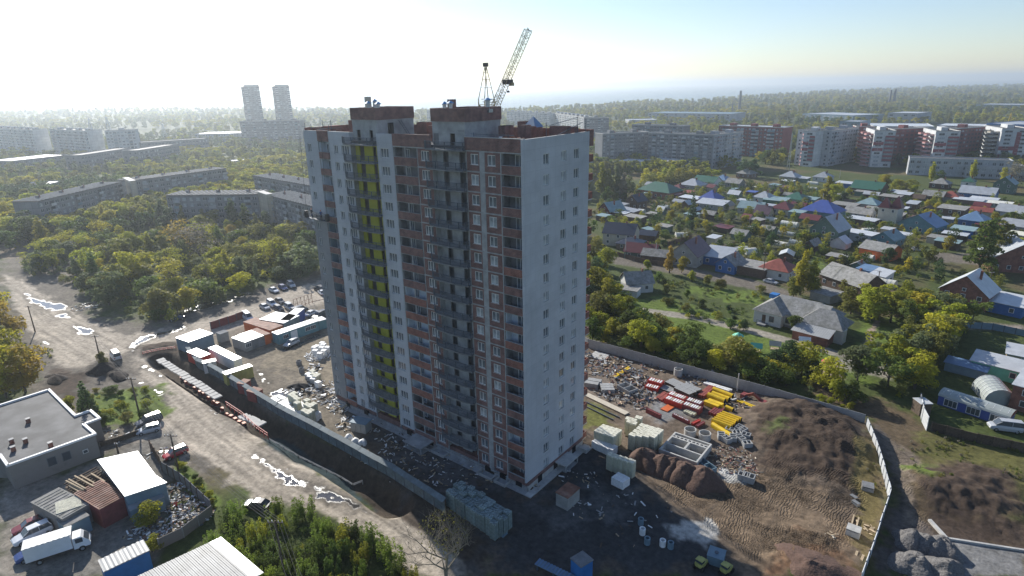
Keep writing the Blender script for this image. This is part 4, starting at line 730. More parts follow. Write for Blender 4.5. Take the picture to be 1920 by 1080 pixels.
for i, (a, b, z, dp, lab, rm, wl) in enumerate((((20, 303), (128, 291), 9, 30, 'wide low hall with glaring white roof at the left', 'white_metal_roof', 'panel_grey'), ((152, 292), (245, 278), 14, 14, 'long flat-roofed block with pale roof edge left of the high-rises', 'asphalt_roof', 'panel_grey'), ((258, 283), (335, 271), 14, 14, 'second flat-roofed block with pale roof edge, farther along the same street', 'asphalt_roof', 'panel_grey'),
        ((262, 268), (390, 260), 14, 14, 'grey flat-roofed block behind the pale-edged ones', 'asphalt_roof', 'panel_grey'), ((365, 252), (452, 250), 10, 40, 'low building with bright roof before the bay', 'white_metal_roof', 'panel_light'), ((435, 303), (478, 300), 5, 12, 'small white-roofed shed among the trees left of the tower', 'white_metal_roof', 'panel_light'),
        ((45, 346), (60, 345), 4, 8, 'tiny white-roofed kiosk behind the left panel block', 'white_metal_roof', 'panel_light'), ((92, 346), (120, 340), 5, 10, 'pale-roofed low building behind the left panel block', 'white_metal_roof', 'panel_light'))):
    block('low_building', lab, a, b, z, dp, wl, max(1, int(z/3)), cat='building', roof='plain', roofm=rm)
# right side: long grey panel houses, red and white towers, school, sheds
GR = 'grey panel blocks behind the village'
block('panel_block', 'longest grey panel block behind the village, right next to the tower', (1130, 252), (1216, 248), 24, 13, 'panel_grey', 9, balc=(5, (2,)), group=GR)
block('panel_block', 'grey panel block behind the green-roofed houses, second along the row', (1216, 250), (1338, 254), 24, 13, 'panel_grey', 9, balc=(5, (1, 3)), group=GR)
block('panel_block', 'pale grey angled panel block at the right end of the long row', (1340, 254), (1394, 248), 24, 13, 'panel_light', 9, balc=(3, (1,)), group=GR)
block('panel_block', 'brown-grey nine-storey block with white roof edge above the long row', (1348, 236), (1470, 240), 24, 16, 'winebrick', 8, balc=(4, (1, 2)), roofm='white_metal_roof')
block('panel_block', 'distant grey panel block half hidden by the first long row', (1185, 234), (1280, 237), 24, 13, 'panel_grey', 9, balc=(4, (1,)))
block('panel_block', 'blue-grey panel block in haze just right of the tower', (1095, 222), (1142, 221), 24, 13, 'panel_grey', 9, balc=(4, (1,)))
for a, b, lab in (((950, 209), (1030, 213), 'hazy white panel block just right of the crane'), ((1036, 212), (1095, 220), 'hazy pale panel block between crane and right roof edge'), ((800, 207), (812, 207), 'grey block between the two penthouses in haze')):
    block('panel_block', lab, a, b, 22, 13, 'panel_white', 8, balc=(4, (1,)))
GRW = 'white and red striped blocks by the playing field'
def striper(side):
    def f(L, D, H, fh):
        out = []
        if side == 'a':
            for z in (.45, .62): out.append(((-.06, L*.5, -.06, -.02, H*z, H*z+fh*.8), 'wine_plaster'))
            out.append(((L*.52, L+.05, -.06, -.02, H*.15, H*.86), 'panel_grey'))
            for k in range(7): out.append(((L*.54, L*.98, -.10, -.05, H*.18+k*fh, H*.18+k*fh+fh*.45), 'wine_plaster'))
        else:
            out.append(((L*.55, L*.72, -.06, -.02, H*.1, H*.92), 'wine_plaster')); out.append(((-.06, L*.56, -.06, -.02, H*.2, H*.2+fh), 'wine_plaster')); out.append(((-.06, L*.56, -.05, -.02, H*.42, H*.42+fh), 'wine_plaster'))
        return out
    return f
def sidebalc(t, D, H, fl_, m1, m2):
    mb = MB(); fh = H/(fl_+.25)
    for yc in (D*.27, D*.73):
        for f in range(fl_):
            z = f*fh+.3; mb.tube((-.1, yc, z), (-.1, yc, z+.2), D*.17, m2, 10); mb.tube((-.1, yc, z+.2), (-.1, yc, z+1.2), D*.165, m1, 10, cap=False); mb.box(-.12, -.02, yc-D*.13, yc+D*.13, z+1.2, z+fh-.3, 'glass')
    mb.build('balconies', t)['kind'] = 'stuff'
    q = MB(); q.box(-.25, -.05, -.1, D+.1, H-1.8, H+.5, 'panel_white'); q.build('parapet', t)
for i, (a, b, dp, m1, side, lab, bl) in enumerate((((1508, 246), (1530, 247), 14, 'panel_white', 'a', 'white and red striped block farthest left in its row, by the trees', 1), ((1641, 246), (1671, 248), 22, 'panel_white', 'a', 'white and red striped block at the right edge of the playing field', 1), ((1756, 247), (1796, 248), 22, 'panel_white', 'a', 'white and red striped block behind the left end of the school', 1), ((1880, 242), (1917, 246), 26, 'panel_white', 'b', 'white and red striped block at the right edge of the row, L-shaped red stripe', 1))):
    P0 = G(*a, 25); wd = (12, 13, 14, 16)[i]; dp = (14, 30, 30, 34)[i]; P1 = P0+np.array([.945, .326])*wd if i else G(*b, 25)
    t = block('striped_block', lab, P0, P1, 25, dp, m1, 9, bay=6, stripe=striper(side), group=GRW, raw=True)
    sidebalc(t, dp, 25, 9, 'pink_plaster' if i < 3 else 'plaster_cream', 'panel_white')
for a, b, lab, m_ in (((1531, 246), (1560, 243), 'pink-striped wing beside the leftmost striped block', 'panel_white'), ((1560, 246), (1610, 240), 'grey nine-storey block between two striped blocks', 'panel_light'), ((1606, 238), (1640, 238), 'dark red brick block left of the second striped block', 'winebrick'), ((1672, 243), (1742, 240), 'wide dark red brick block between second and third striped blocks', 'winebrick'), ((1797, 242), (1848, 238), 'dark red brick block between third and fourth striped blocks', 'winebrick')):
    block('brick_block', lab, a, b, 25, 14, m_, 9, bay=4, balc=(4, (1,)) if m_ != 'winebrick' else (), frame='wine_plaster' if m_ == 'winebrick' else 'white_frame')
block('school', 'long white three-storey school behind the village, sunlit end wall', (1706, 297), (1900, 303), 10.5, 13, 'panel_light', 3, bay=3.4, cat='school', gable=None, roof='plain')
block('school_wing', 'low white wing in front of the school, behind the autumn trees', (1812, 312), (1925, 316), 7, 20, 'panel_light', 2, bay=3.4, cat='school', roof='plain')
for a, b, z, dp, lab, rm, wl in (((1622, 237), (1752, 238), 9, 60, 'very long industrial hall with white roof behind the striped blocks', 'white_metal_roof', 'panel_light'), ((1755, 236), (1845, 238), 9, 50, 'industrial hall with white roof edge, second of the long halls', 'white_metal_roof', 'panel_grey'), ((1850, 232), (1960, 236), 13, 60, 'blue industrial hall at the right edge', 'grey_metal', 'wood_blue'),
        ((1575, 228), (1612, 229), 14, 30, 'small grey workshop left of the white halls', 'grey_metal', 'blue_grey'), ((1215, 212), (1370, 214), 12, 60, 'blue-roofed factory halls on the wooded slope', 'blue_grey', 'panel_light'), ((1250, 217), (1370, 219), 6, 30, 'low factory sheds with orange roofs under the chimney', 'rust_sheet', 'panel_white'),
        ((1180, 226), (1232, 225), 7, 40, 'pale market hall in the trees behind the grey row', 'grey_metal', 'panel_light'), ((1505, 213), (1600, 217), 10, 60, 'grey works buildings in the far woods', 'grey_metal', 'blue_grey'), ((1665, 212), (1720, 213), 14, 50, 'white works building with stair tower in the far woods', 'white_metal_roof', 'panel_light'),
        ((1830, 196), (1920, 197), 10, 60, 'far blue works hall near the right edge', 'grey_metal', 'blue_grey'), ((1270, 259), (1330, 262), 6, 25, 'flat pale roofed shed above the grey row', 'white_metal_roof', 'panel_cream'), ((1160, 302), (1206, 305), 6, 14, 'low white-roofed building under the grey row, at its left', 'white_metal_roof', 'panel_light'), ((1212, 300), (1252, 304), 6, 16, 'low white-roofed building under the grey row, at its right', 'white_metal_roof', 'panel_light'), ((1170, 277), (1160, 277), 5, 10, 'small kiosk by the tower edge', 'green_metal', 'panel_light')):
    block('hall', lab, a, b, z, dp, wl, max(1, int(z/4)), bay=8, cat='hall', roof='plain', roofm=rm)
# chimneys, masts and pylons
def stack_(px, ytop, ybase, z0, w, label, m='concrete_dark', name='chimney', cat='chimney'):
    g = G(px, ybase, z0); d = np.linalg.norm(g-CP[:2]); 
    zt = z0
    while PJ(g[0], g[1], zt)[1] > ytop and zt < 300: zt += 1
    t = thing(name, label, cat, (g[0], g[1], z0)); mb = MB(); mb.tube((0, 0, 0), (0, 0, zt-z0), w, m, 10, w*.6); mb.build('shaft', t); return t, zt-z0
stack_(1386, 170, 205, 8, 3.4, 'tall dark factory chimney on the wooded slope'); stack_(1373, 193, 205, 8, 2.2, 'short chimney left of the tall dark one')
stack_(1668, 169, 190, 14, 3, 'left one of two thin chimneys near the skyline'); stack_(1676, 168, 190, 14, 3, 'right one of two thin chimneys near the skyline')
def lmast(px, ytop, ybase, w, label, cat='pylon', name='lattice_mast', m='galvanised', arms=()):
    g = G(px, ybase); zt = 5
    while PJ(g[0], g[1], zt)[1] > ytop and zt < 200: zt += .5
    t = thing(name, label, cat, (g[0], g[1], 0)); mb = MB(); q = w/2
    for sx, sy in ((-q, -q), (q, -q), (q, q), (-q, q)): mb.beam((sx, sy, 0), (sx*.15, sy*.15, zt), max(.12, w*.07), m)
    n = 9
    for k in range(n):
        s0 = 1-.85*k/n; s1 = 1-.85*(k+1)/n
        for a, b in (((-q, -q), (q, -q)), ((q, -q), (q, q)), ((q, q), (-q, q)), ((-q, q), (-q, -q))): mb.beam((a[0]*s0, a[1]*s0, zt*k/n), (b[0]*s1, b[1]*s1, zt*(k+1)/n), max(.07, w*.04), m)
    for h, l in arms: mb.beam((-l, 0, zt*h), (l, 0, zt*h), .3, m)
    mb.build('lattice', t); return t
lmast(1477, 252, 321, 1.6, 'thin lattice mast at the edge of the playing field', cat='mast')
lmast(175, 222, 262, 7, 'left hazy power pylon beside the bay', arms=((.95, 9), (.8, 12))); lmast(208, 219, 262, 7, 'right hazy power pylon beside the bay', arms=((.95, 9), (.8, 12))); lmast(310, 231, 262, 6, 'hazy power pylon before the bay, left of the low bright roof', arms=((.92, 9), (.75, 12)))
lmast(1890, 212, 240, 4, 'yellow mobile crane mast behind the red block at right', m='yellow_paint', cat='crane')
# ================================================================ village houses
VA = radians(-11)
def gable_verts(w, d, h, rise, ov=.45):
    pass
def house(label, px, py, w, d, h, kind='gable', rise=2.4, roof='slate', wall='plaster_white', rot=0.0, ridge='x', chim=True, wins=True, name='house', cat='house', trim=None, group=None, gm=None, z0=0.0):
    """w: width across the photo's front, d: depth; px,py: foot of the front wall's middle; ridge 'x' along the front, 'y' leading away"""
    g = G(px, py); a = VA+radians(rot); dv = np.array([-sin(a), cos(a)]); g = g+dv*d/2
    zg = -.1; t = thing(name, label, cat, (g[0], g[1], zg), a, group); x, y = w/2, d/2; mb = MB(); gm = gm or wall
    mb.box(-x, x, -y, y, 0, h, wall)
    if kind == 'gable':
        if ridge == 'x': [mb.poly([(s, -y, h), (s, y, h), (s, 0, h+rise)][::k], gm) for s, k in ((x, 1), (-x, -1))]
        else: [mb.poly([(-x, s, h), (x, s, h), (0, s, h+rise)][::k], gm) for s, k in ((-y, 1), (y, -1))]
    mb.build('wall', t)
    r = MB(); o = .45; th = .12
    def slab(q):
        q2 = [(p[0], p[1], p[2]+th) for p in q]; r.poly(q2, roof); r.poly(q[::-1], 'timber_dark')
        for k in range(len(q)): k2 = (k+1) % len(q); r.poly([q[k], q[k2], q2[k2], q2[k]], trim or roof)
    if kind == 'gable':
        if ridge == 'x': k = rise/y; e = h-o*k+.02; slab([(-x-o, -y-o, e), (x+o, -y-o, e), (x+o, 0, h+rise+.02), (-x-o, 0, h+rise+.02)]); slab([(x+o, y+o, e), (-x-o, y+o, e), (-x-o, 0, h+rise+.02), (x+o, 0, h+rise+.02)])
        else: k = rise/x; e = h-o*k+.02; slab([(-x-o, y+o, e), (-x-o, -y-o, e), (0, -y-o, h+rise+.02), (0, y+o, h+rise+.02)]); slab([(x+o, -y-o, e), (x+o, y+o, e), (0, y+o, h+rise+.02), (0, -y-o, h+rise+.02)])
    elif kind == 'hip':
        m_ = min(x, y); q = max(x-m_, .01) if x >= y else .01; q2 = max(y-m_, .01) if y > x else .01; e = h-.12; R0 = (-q, -q2 if y > x else 0, h+rise); R1 = (q, q2 if y > x else 0, h+rise)
        c = [(-x-o, -y-o, e), (x+o, -y-o, e), (x+o, y+o, e), (-x-o, y+o, e)]
        if x >= y: slab([c[0], c[1], R1, R0]); slab([c[1], c[2], R1]); slab([c[2], c[3], R0, R1]); slab([c[3], c[0], R0])
        else: slab([c[0], c[1], R0]); slab([c[1], c[2], R1, R0]); slab([c[2], c[3], R1]); slab([c[3], c[0], R0, R1])
    else:
        e = h+.02; slab([(-x-.3, -y-.3, e), (x+.3, -y-.3, e), (x+.3, y+.3, e+rise), (-x-.3, y+.3, e+rise)]); mb2 = MB()
        if rise > .2: mb2.poly([(x, -y, h), (x, y, h), (x, y, h+rise)], wall); mb2.poly([(-x, -y, h), (-x, y, h+rise), (-x, y, h)], wall); mb2.build('side_wall', t)
    r.build('roof', t)
    if wins:
        n = max(1, int(w/3.2))
        for fz in ((1.1,) if h < 4.6 else (1.1, h-1.7)):
            for k in range(n):
                xc = -x+(k+.5)*w/n; wd = MB(); wd.box(xc-.55, xc+.55, -y-.06, -y+.02, fz, fz+1.25, 'white_frame'); wo_ = wd.build('window', t); q = MB(); q.box(xc-.45, xc+.45, -y-.09, -y-.05, fz+.1, fz+1.15, 'glass'); q.build('pane', wo_)
        for yc in (-y*.45, y*.4): wd = MB(); wd.box(x-.02, x+.06, yc-.5, yc+.5, 1.1, 2.3, 'white_frame'); wo_ = wd.build('window', t); q = MB(); q.box(x+.05, x+.09, yc-.4, yc+.4, 1.2, 2.2, 'glass'); q.build('pane', wo_)
        if kind == 'gable' and ridge == 'y' and rise > 2: wd = MB(); wd.box(-.45, .45, -y-.06, -y+.02, h+.3, h+1.2, 'white_frame'); wo_ = wd.build('window', t); q = MB(); q.box(-.35, .35, -y-.09, -y-.05, h+.4, h+1.1, 'glass'); q.build('pane', wo_)
    if chim and kind != 'flat': q = MB(); q.box(x*.3, x*.3+.55, -.3, .25, h+rise*.5, h+rise+.8, 'brick_house'); q.build('chimney', t)
    return t
HS = [
 # label, px, py, w, d, h, kind, rise, roof, wall, rot, ridge
 ('long red brick house under a big green hip roof', 1224, 371, 21, 13, 3.8, 'hip', 4.2, 'green_metal', 'brick_house', 0, 'x'),
 ('dark gabled house in front of the green hip-roofed one', 1184, 392, 7, 8, 4.2, 'gable', 3, 'navy_metal', 'wood_brown', 0, 'y'),
 ('house with broad grey hip roof right of the green-roofed one', 1290, 357, 12, 10, 3.2, 'hip', 3.2, 'grey_metal', 'plaster_grey', 0, 'x'),
 ('house with dark green gable roof behind the grey hip roof', 1318, 351, 14, 9, 3.6, 'gable', 2.8, 'green_metal', 'plaster_white', 0, 'x'),
 ('small house with blue hip roof beside the dark green gable', 1348, 346, 8, 8, 3, 'hip', 2.8, 'skyblue_metal', 'plaster_white', 0, 'x'),
 ('small dark red roofed outhouse beside the long brick house', 1266, 362, 6, 6, 3, 'hip', 2, 'darkred_metal', 'brick_house', 0, 'x'),
 ('pink-roofed lean-to between the brick and the grey-roofed houses', 1279, 369, 9, 5, 2.6, 'flat', .5, 'red_rust_roof', 'brick_house', 0, 'x'),
 ('outbuilding with flat white roof and brown walls', 1289, 381, 11, 6, 2.7, 'flat', .5, 'white_metal_roof', 'wood_brown', 0, 'x'),
 ('house with blue pyramid roof rising behind a wide white roof', 1324, 385, 9, 9, 3.4, 'hip', 4, 'blue_metal', 'plaster_white', 0, 'x'),
 ('wide white low-pitched roof in front of the blue pyramid', 1328, 393, 14, 8, 2.7, 'flat', 1.4, 'white_metal_roof', 'plaster_grey', 6, 'x'),
 ('house with red gable and pale blue curved roof at the tower edge', 1133, 405, 9, 9, 3, 'gable', 3.6, 'teal_roof', 'darkred_metal', -12, 'y'),
 ('long blue-grey shed roof left of the dark gabled house', 1169, 404, 13, 5, 2.5, 'flat', .6, 'grey_metal', 'wood_brown', -8, 'x'),
 ('rusty grey shed beside a bright strip of lawn', 1184, 418, 9, 5, 2.6, 'flat', .4, 'slate', 'wood_brown', 0, 'x'),
 ('narrow white shed roof left of the rusty grey shed', 1157, 409, 9, 3.5, 2.5, 'flat', .4, 'white_metal_roof', 'wood_brown', 0, 'x'),
 ('two-storey cream house under a navy gable roof', 1158, 462, 12, 9.5, 5.2, 'gable', 3.2, 'navy_metal', 'plaster_cream', 24, 'x'),
 ('low dark annex of the cream house', 1176, 470, 9, 8, 2.6, 'hip', 1.8, 'navy_metal', 'wood_brown', 20, 'x'),
 ('small navy-roofed shed behind the dark annex', 1212, 452, 7, 5, 2.6, 'gable', 1.4, 'navy_metal', 'wood_brown', 20, 'x'),
 ('green-walled house with maroon gable roof on the lane', 1198, 487, 11, 8, 2.8, 'gable', 2.4, 'darkred_metal', 'wood_green', 22, 'x'),
 ('brown asbestos-roofed shed between two gabled houses', 1226, 494, 9, 7, 2.8, 'gable', 1.6, 'slate', 'wood_brown', 22, 'x'),
 ('big cream gabled house with purple-brown roof on the lane', 1280, 499, 9.5, 13, 4.2, 'gable', 4.2, 'purple_roof', 'plaster_grey', 12, 'y'),
 ('pale blue metal-roofed annex right of the purple-brown roof', 1338, 498, 9, 10, 3, 'flat', 1.6, 'grey_metal', 'wood_blue', 14, 'x'),
 ('small blue wooden house with white window frames', 1358, 512, 6.5, 8, 3.2, 'gable', 2.6, 'slate', 'wood_blue', 4, 'y'),
 ('small white and blue house with asbestos roof beside the yellow tree', 1200, 549, 8, 7, 3.2, 'gable', 2.6, 'slate', 'plaster_white', 55, 'x'),
 ('low hut behind the small white and blue house', 1175, 557, 6, 4, 2.2, 'flat', .4, 'slate', 'plaster_white', 20, 'x'),
 ('brown shed with a flat grey roof at the lane', 1404, 518, 9.5, 8, 3, 'flat', .3, 'slate', 'wood_brown', 4, 'x'),
 ('pale blue house with rusty red hip roof, silver car beside it', 1448, 523, 9, 8, 3.2, 'hip', 2.6, 'red_rust_roof', 'plaster_white', 4, 'x'),
 ('small garden shed with white roof behind the red hip roof', 1473, 490, 4, 5, 2.4, 'gable', 1, 'white_metal_roof', 'wood_brown', 20, 'y'),
 ('tall grey-green gabled house with one white roof slope', 1541, 455, 10.5, 12, 5.2, 'gable', 5, 'grey_metal', 'wood_green', 0, 'y'),
 ('little white-roofed shed beside the tall grey-green gable', 1570, 466, 5.5, 5, 2.4, 'gable', 2, 'white_metal_roof', 'plaster_white', 0, 'y'),
 ('flat white carport roof on posts, right of the grey-green gable', 1605, 452, 12, 5, 3, 'flat', .5, 'white_metal_roof', 'plaster_white', -6, 'x'),
 ('low white and orange house with brown roof by the carport', 1636, 486, 10, 9, 3.4, 'gable', 2, 'slate', 'orange_paint', -8, 'x'),
 ('house with pale blue roof behind the white and orange one', 1652, 462, 8, 9, 3, 'gable', 2.6, 'teal_roof', 'wood_teal', -6, 'y'),
 ('long brown gabled house with dark slate roof near the lane', 1572, 546, 15, 9, 3.6, 'gable', 3, 'slate', 'wood_brown', -22, 'x'),
 ('tiny woodshed with patched roof on the small lawn', 1564, 493, 6, 4, 2.2, 'flat', .3, 'slate', 'wood_brown', 0, 'x'),
 ('tiny grey gabled garden hut', 1604, 510, 3.2, 3.5, 2.4, 'gable', 1, 'slate', 'wood_green', 0, 'y'),
 ('pale blue shed roof behind the long brown gabled house', 1620, 520, 5.5, 5, 2.4, 'flat', .6, 'skyblue_metal', 'wood_blue', -10, 'x'),
 ('square grey shed roof in front of the yellow poplars', 1536, 566, 6, 6, 2.4, 'flat', .3, 'slate', 'plaster_grey', -10, 'x'),
 ('small white slanting roof behind the autumn trees', 1642, 533, 4.5, 5, 2.8, 'flat', 1.2, 'white_metal_roof', 'plaster_white', -10, 'x'),
 ('asbestos-roofed house at the left end of the playing field', 1393, 334, 10, 9, 3, 'hip', 2.8, 'slate', 'wood_brown', 0, 'x'),
 ('grey hip-roofed house under the thin lattice mast', 1475, 340, 10, 9, 3, 'hip', 3, 'grey_metal', 'plaster_grey', 0, 'x'),
 ('grey hip-roofed house at the middle of the field edge', 1537, 341, 9, 9, 3, 'hip', 3, 'grey_metal', 'plaster_white', 0, 'x'),
 ('small shed with white roof between the two grey hip roofs', 1503, 342, 6, 5, 2.5, 'flat', .5, 'white_metal_roof', 'wood_green', 0, 'x'),
 ('large dark green gable roof at the edge of the playing field', 1620, 366, 15, 12, 3.6, 'gable', 3.4, 'green_metal', 'wood_brown', 0, 'x'),
 ('white and blue roofed sheds left of the large dark green roof', 1580, 352, 9, 6, 2.6, 'flat', .5, 'white_metal_roof', 'wood_blue', 0, 'x'),
 ('round-edged bright blue awning roof beside the asbestos hip', 1406, 369, 5, 4, 2.6, 'flat', .3, 'blue_metal', 'wood_brown', 0, 'x'),
 ('white-walled house with grey hip roof beside the blue awning', 1425, 381, 8.5, 8, 3, 'hip', 2.8, 'grey_metal', 'plaster_white', 0, 'x'),
 ('green shed under a pale teal flat roof', 1450, 386, 11, 7, 2.8, 'flat', .8, 'teal_roof', 'green_metal', 8, 'x'),
 ('house with dark green hip roof behind the blue one', 1485, 384, 10, 9, 3, 'hip', 3, 'green_metal', 'plaster_white', 0, 'x'),
 ('low teal-roofed annex right of the dark green hip', 1513, 383, 7, 6, 2.6, 'flat', .6, 'teal_roof', 'wood_teal', 0, 'x'),
 ('pale house with dark red hip roof left of the blue one', 1461, 403, 9, 9, 3, 'hip', 3, 'darkred_metal', 'plaster_cream', 0, 'x'),
 ('house with pale teal gable roof left of the maroon one', 1404, 402, 11, 9, 3, 'gable', 2.6, 'teal_roof', 'plaster_grey', 10, 'x'),
 ('small open-porched house with maroon roof', 1426, 411, 6.5, 6, 3, 'gable', 3, 'purple_roof', 'timber', 4, 'x'),
 ('large pale blue house under a bright blue hip roof', 1530, 412, 15, 12, 3.8, 'hip', 4.4, 'blue_metal', 'wood_teal', 0, 'x'),
 ('blue-grey shed beside the bright blue hip roof', 1489, 412, 6, 5, 3.4, 'flat', .4, 'teal_roof', 'blue_grey', 0, 'x'),
 ('brown timber shed with flat roof right of the yellow tree', 1577, 396, 11, 7, 3, 'flat', .4, 'slate', 'wood_brown', 0, 'x'),
 ('pale grey hip-roofed house right of the timber shed', 1623, 394, 9, 8, 3, 'hip', 2.6, 'teal_roof', 'plaster_grey', 0, 'x'),
 ('house with weathered asbestos gable, right of the blue one', 1604, 411, 11, 8, 2.8, 'gable', 2.2, 'slate', 'plaster_white', 0, 'x'),
 ('long low shed with white roof left of the cream turreted house', 1612, 422, 11, 5, 2.4, 'flat', .4, 'white_metal_roof', 'timber_dark', -4, 'x'),
 ('broad teal-walled house under blue gable roof', 1715, 437, 14, 11, 3.6, 'gable', 4, 'skyblue_metal', 'wood_teal', -6, 'y'),
 ('house with bright sky-blue hip roof', 1818, 428, 9, 9, 3.4, 'hip', 3.4, 'skyblue_metal', 'wood_blue', 0, 'x'),
 ('blue-walled porch with pale roof below the sky-blue hip', 1800, 445, 7.5, 6, 3, 'flat', .6, 'teal_roof', 'blue_paint', 0, 'x'),
 ('brown brick house with flat grey roof left of the sky-blue hip', 1778, 413, 10, 8, 5, 'flat', .6, 'slate', 'wood_brown', 0, 'x'),
 ('orange-red hip-roofed house behind the brown brick one', 1776, 379, 9, 8, 2.8, 'hip', 2.4, 'red_rust_roof', 'plaster_grey', 0, 'x'),
 ('long low shed with white roof right of the orange-red hip', 1812, 385, 12, 5, 2.6, 'flat', .5, 'white_metal_roof', 'wood_brown', 0, 'x'),
 ('house with grey-blue gable roof and orange porch corner', 1828, 374, 15, 9, 3.2, 'gable', 3, 'grey_metal', 'wood_blue', 0, 'x'),
 ('low white carport roof before the grey-blue gable', 1842, 382, 11, 4.5, 2.4, 'flat', .4, 'white_metal_roof', 'wood_brown', 0, 'x'),
 ('tall grey-green gabled house below the end of the school', 1878, 363, 9, 9, 5.4, 'gable', 3.6, 'teal_roof', 'wood_green', 0, 'y'),
 ('house with small teal pyramid roof in front of the school', 1812, 350, 6, 6, 3, 'hip', 2.4, 'green_metal', 'plaster_white', 0, 'x'),
 ('dark asbestos-roofed house in front of the school', 1758, 354, 9, 8, 3, 'hip', 2.6, 'slate', 'wood_brown', 0, 'x'),
 ('low house with grey gable and black fence, left of the asbestos one', 1746, 377, 9, 7, 2.8, 'gable', 2.2, 'slate', 'wood_brown', 0, 'x'),
 ('half-built shed with white-framed roof', 1687, 375, 8, 6, 3, 'flat', .6, 'white_metal_roof', 'wood_brown', 0, 'x'),
 ('flat-roofed brown house behind the cream turreted one', 1664, 380, 9, 7, 3, 'flat', .3, 'slate', 'wood_brown', 0, 'x'),
 ('small grey-white metal roof right of the turreted house', 1706, 394, 4.5, 6, 3, 'flat', .8, 'grey_metal', 'wood_brown', 0, 'x'),
 ('pinkish roofed sheds above the sky-blue hip', 1836, 406, 8, 5, 2.6, 'gable', 1.4, 'red_rust_roof', 'plaster_cream', 0, 'x'),
 ('pale gabled house near the right edge, trees before it', 1888, 409, 10, 8, 3, 'gable', 2.6, 'grey_metal', 'plaster_white', -10, 'x'),
 ('white-framed long greenhouse roof near the right edge', 1866, 390, 11, 5, 2.2, 'flat', .6, 'polycarbonate', 'polycarbonate_clear', 0, 'x'),
 ('grey-roofed house at the right edge behind the big pine', 1902, 437, 10, 8, 3, 'gable', 2, 'grey_metal', 'plaster_grey', -10, 'x'),
 ('flat cream-roofed hut at the right edge', 1904, 453, 8, 6, 2.6, 'flat', .3, 'foam_block_top', 'timber', -6, 'x'),
 ('large brick house at the right edge under one wide grey slope', 1912, 512, 16, 13, 4.5, 'gable', 5.4, 'grey_metal', 'brick_house', 28, 'y'),
 ('red brick gabled house with white left roof slope', 1800, 577, 11, 10, 4.6, 'gable', 4.6, 'white_metal_roof', 'brick_house', -2, 'y'),
 ('pale blue flat annex beside the red brick gabled house', 1874, 589, 9, 9, 3, 'flat', .7, 'white_metal_roof', 'wood_blue', -4, 'x'),
 ('mint green hut with grey-white roof in the dark garden', 1868, 711, 9.5, 5, 2.8, 'flat', .8, 'white_metal_roof', 'mint_paint', 2, 'x'),
 ('low shed with pale blue roof left of the mint green hut', 1806, 704, 7, 3, 2.0, 'flat', .4, 'skyblue_metal', 'blue_grey', 2, 'x'),
 ('white-roofed brick barn at the right edge above the gravel', 1940, 780, 8, 12, 5.0, 'flat', .4, 'white_metal_roof', 'brick_house', 0, 'x'),
 ('weathered white roof corner beside the mint green hut', 1916, 690, 6, 6, 2.6, 'flat', .5, 'white_metal_roof', 'timber', 10, 'x'),
 ('small shed with reddish roof near the red and white field blocks', 1660, 440, 4, 4, 2.2, 'flat', .3, 'white_metal_roof', 'plaster_cream', 0, 'x'),
 ('dark roofed cottage behind the greenhouses at left', 1150, 372, 8, 7, 3, 'gable', 2.2, 'slate', 'wood_brown', 0, 'x'),
 ('brown cottage right of the dark green gable, by the trees', 1372, 352, 9, 7, 3, 'gable', 2.2, 'slate', 'plaster_grey', 0, 'x'),
 ('low grey roof between the maroon and the teal roofs', 1440, 396, 5, 5, 2.4, 'flat', .4, 'grey_metal', 'plaster_grey', 0, 'x'),
 ('grey pent-roofed barn left of the broad blue gable', 1672, 418, 7, 5, 3.4, 'flat', .8, 'slate', 'timber_dark', 0, 'x'),
]
for (lab, px, py, w_, d_, h_, k_, ri, rf, wl, ro, rg) in HS: house(lab, px, py, w_, d_, h_, k_, ri, rf, wl, ro, rg, wins=d_ > 4.5 and 'shed' not in lab and 'carport' not in lab, chim='shed' not in lab)
# the cream turreted house
t = house('cream two-and-a-half-storey house with steep dark red turret roofs', 1660, 423, 7.5, 7, 7.6, 'flat', .1, 'darkred_metal', 'plaster_cream', 0, 'x', chim=False)
mb = MB()
for cx, cy, s, h in ((-1.8, -1.6, 2.3, 4.4), (1.9, .8, 2.4, 5.0)):
    b = 7.7; c = [(cx-s, cy-s, b), (cx+s, cy-s, b), (cx+s, cy+s, b), (cx-s, cy+s, b)]
    for k in range(4): mb.poly([c[k], c[(k+1) % 4], (cx, cy, b+h)], 'darkred_metal')
mb.build('turret_roof', t)
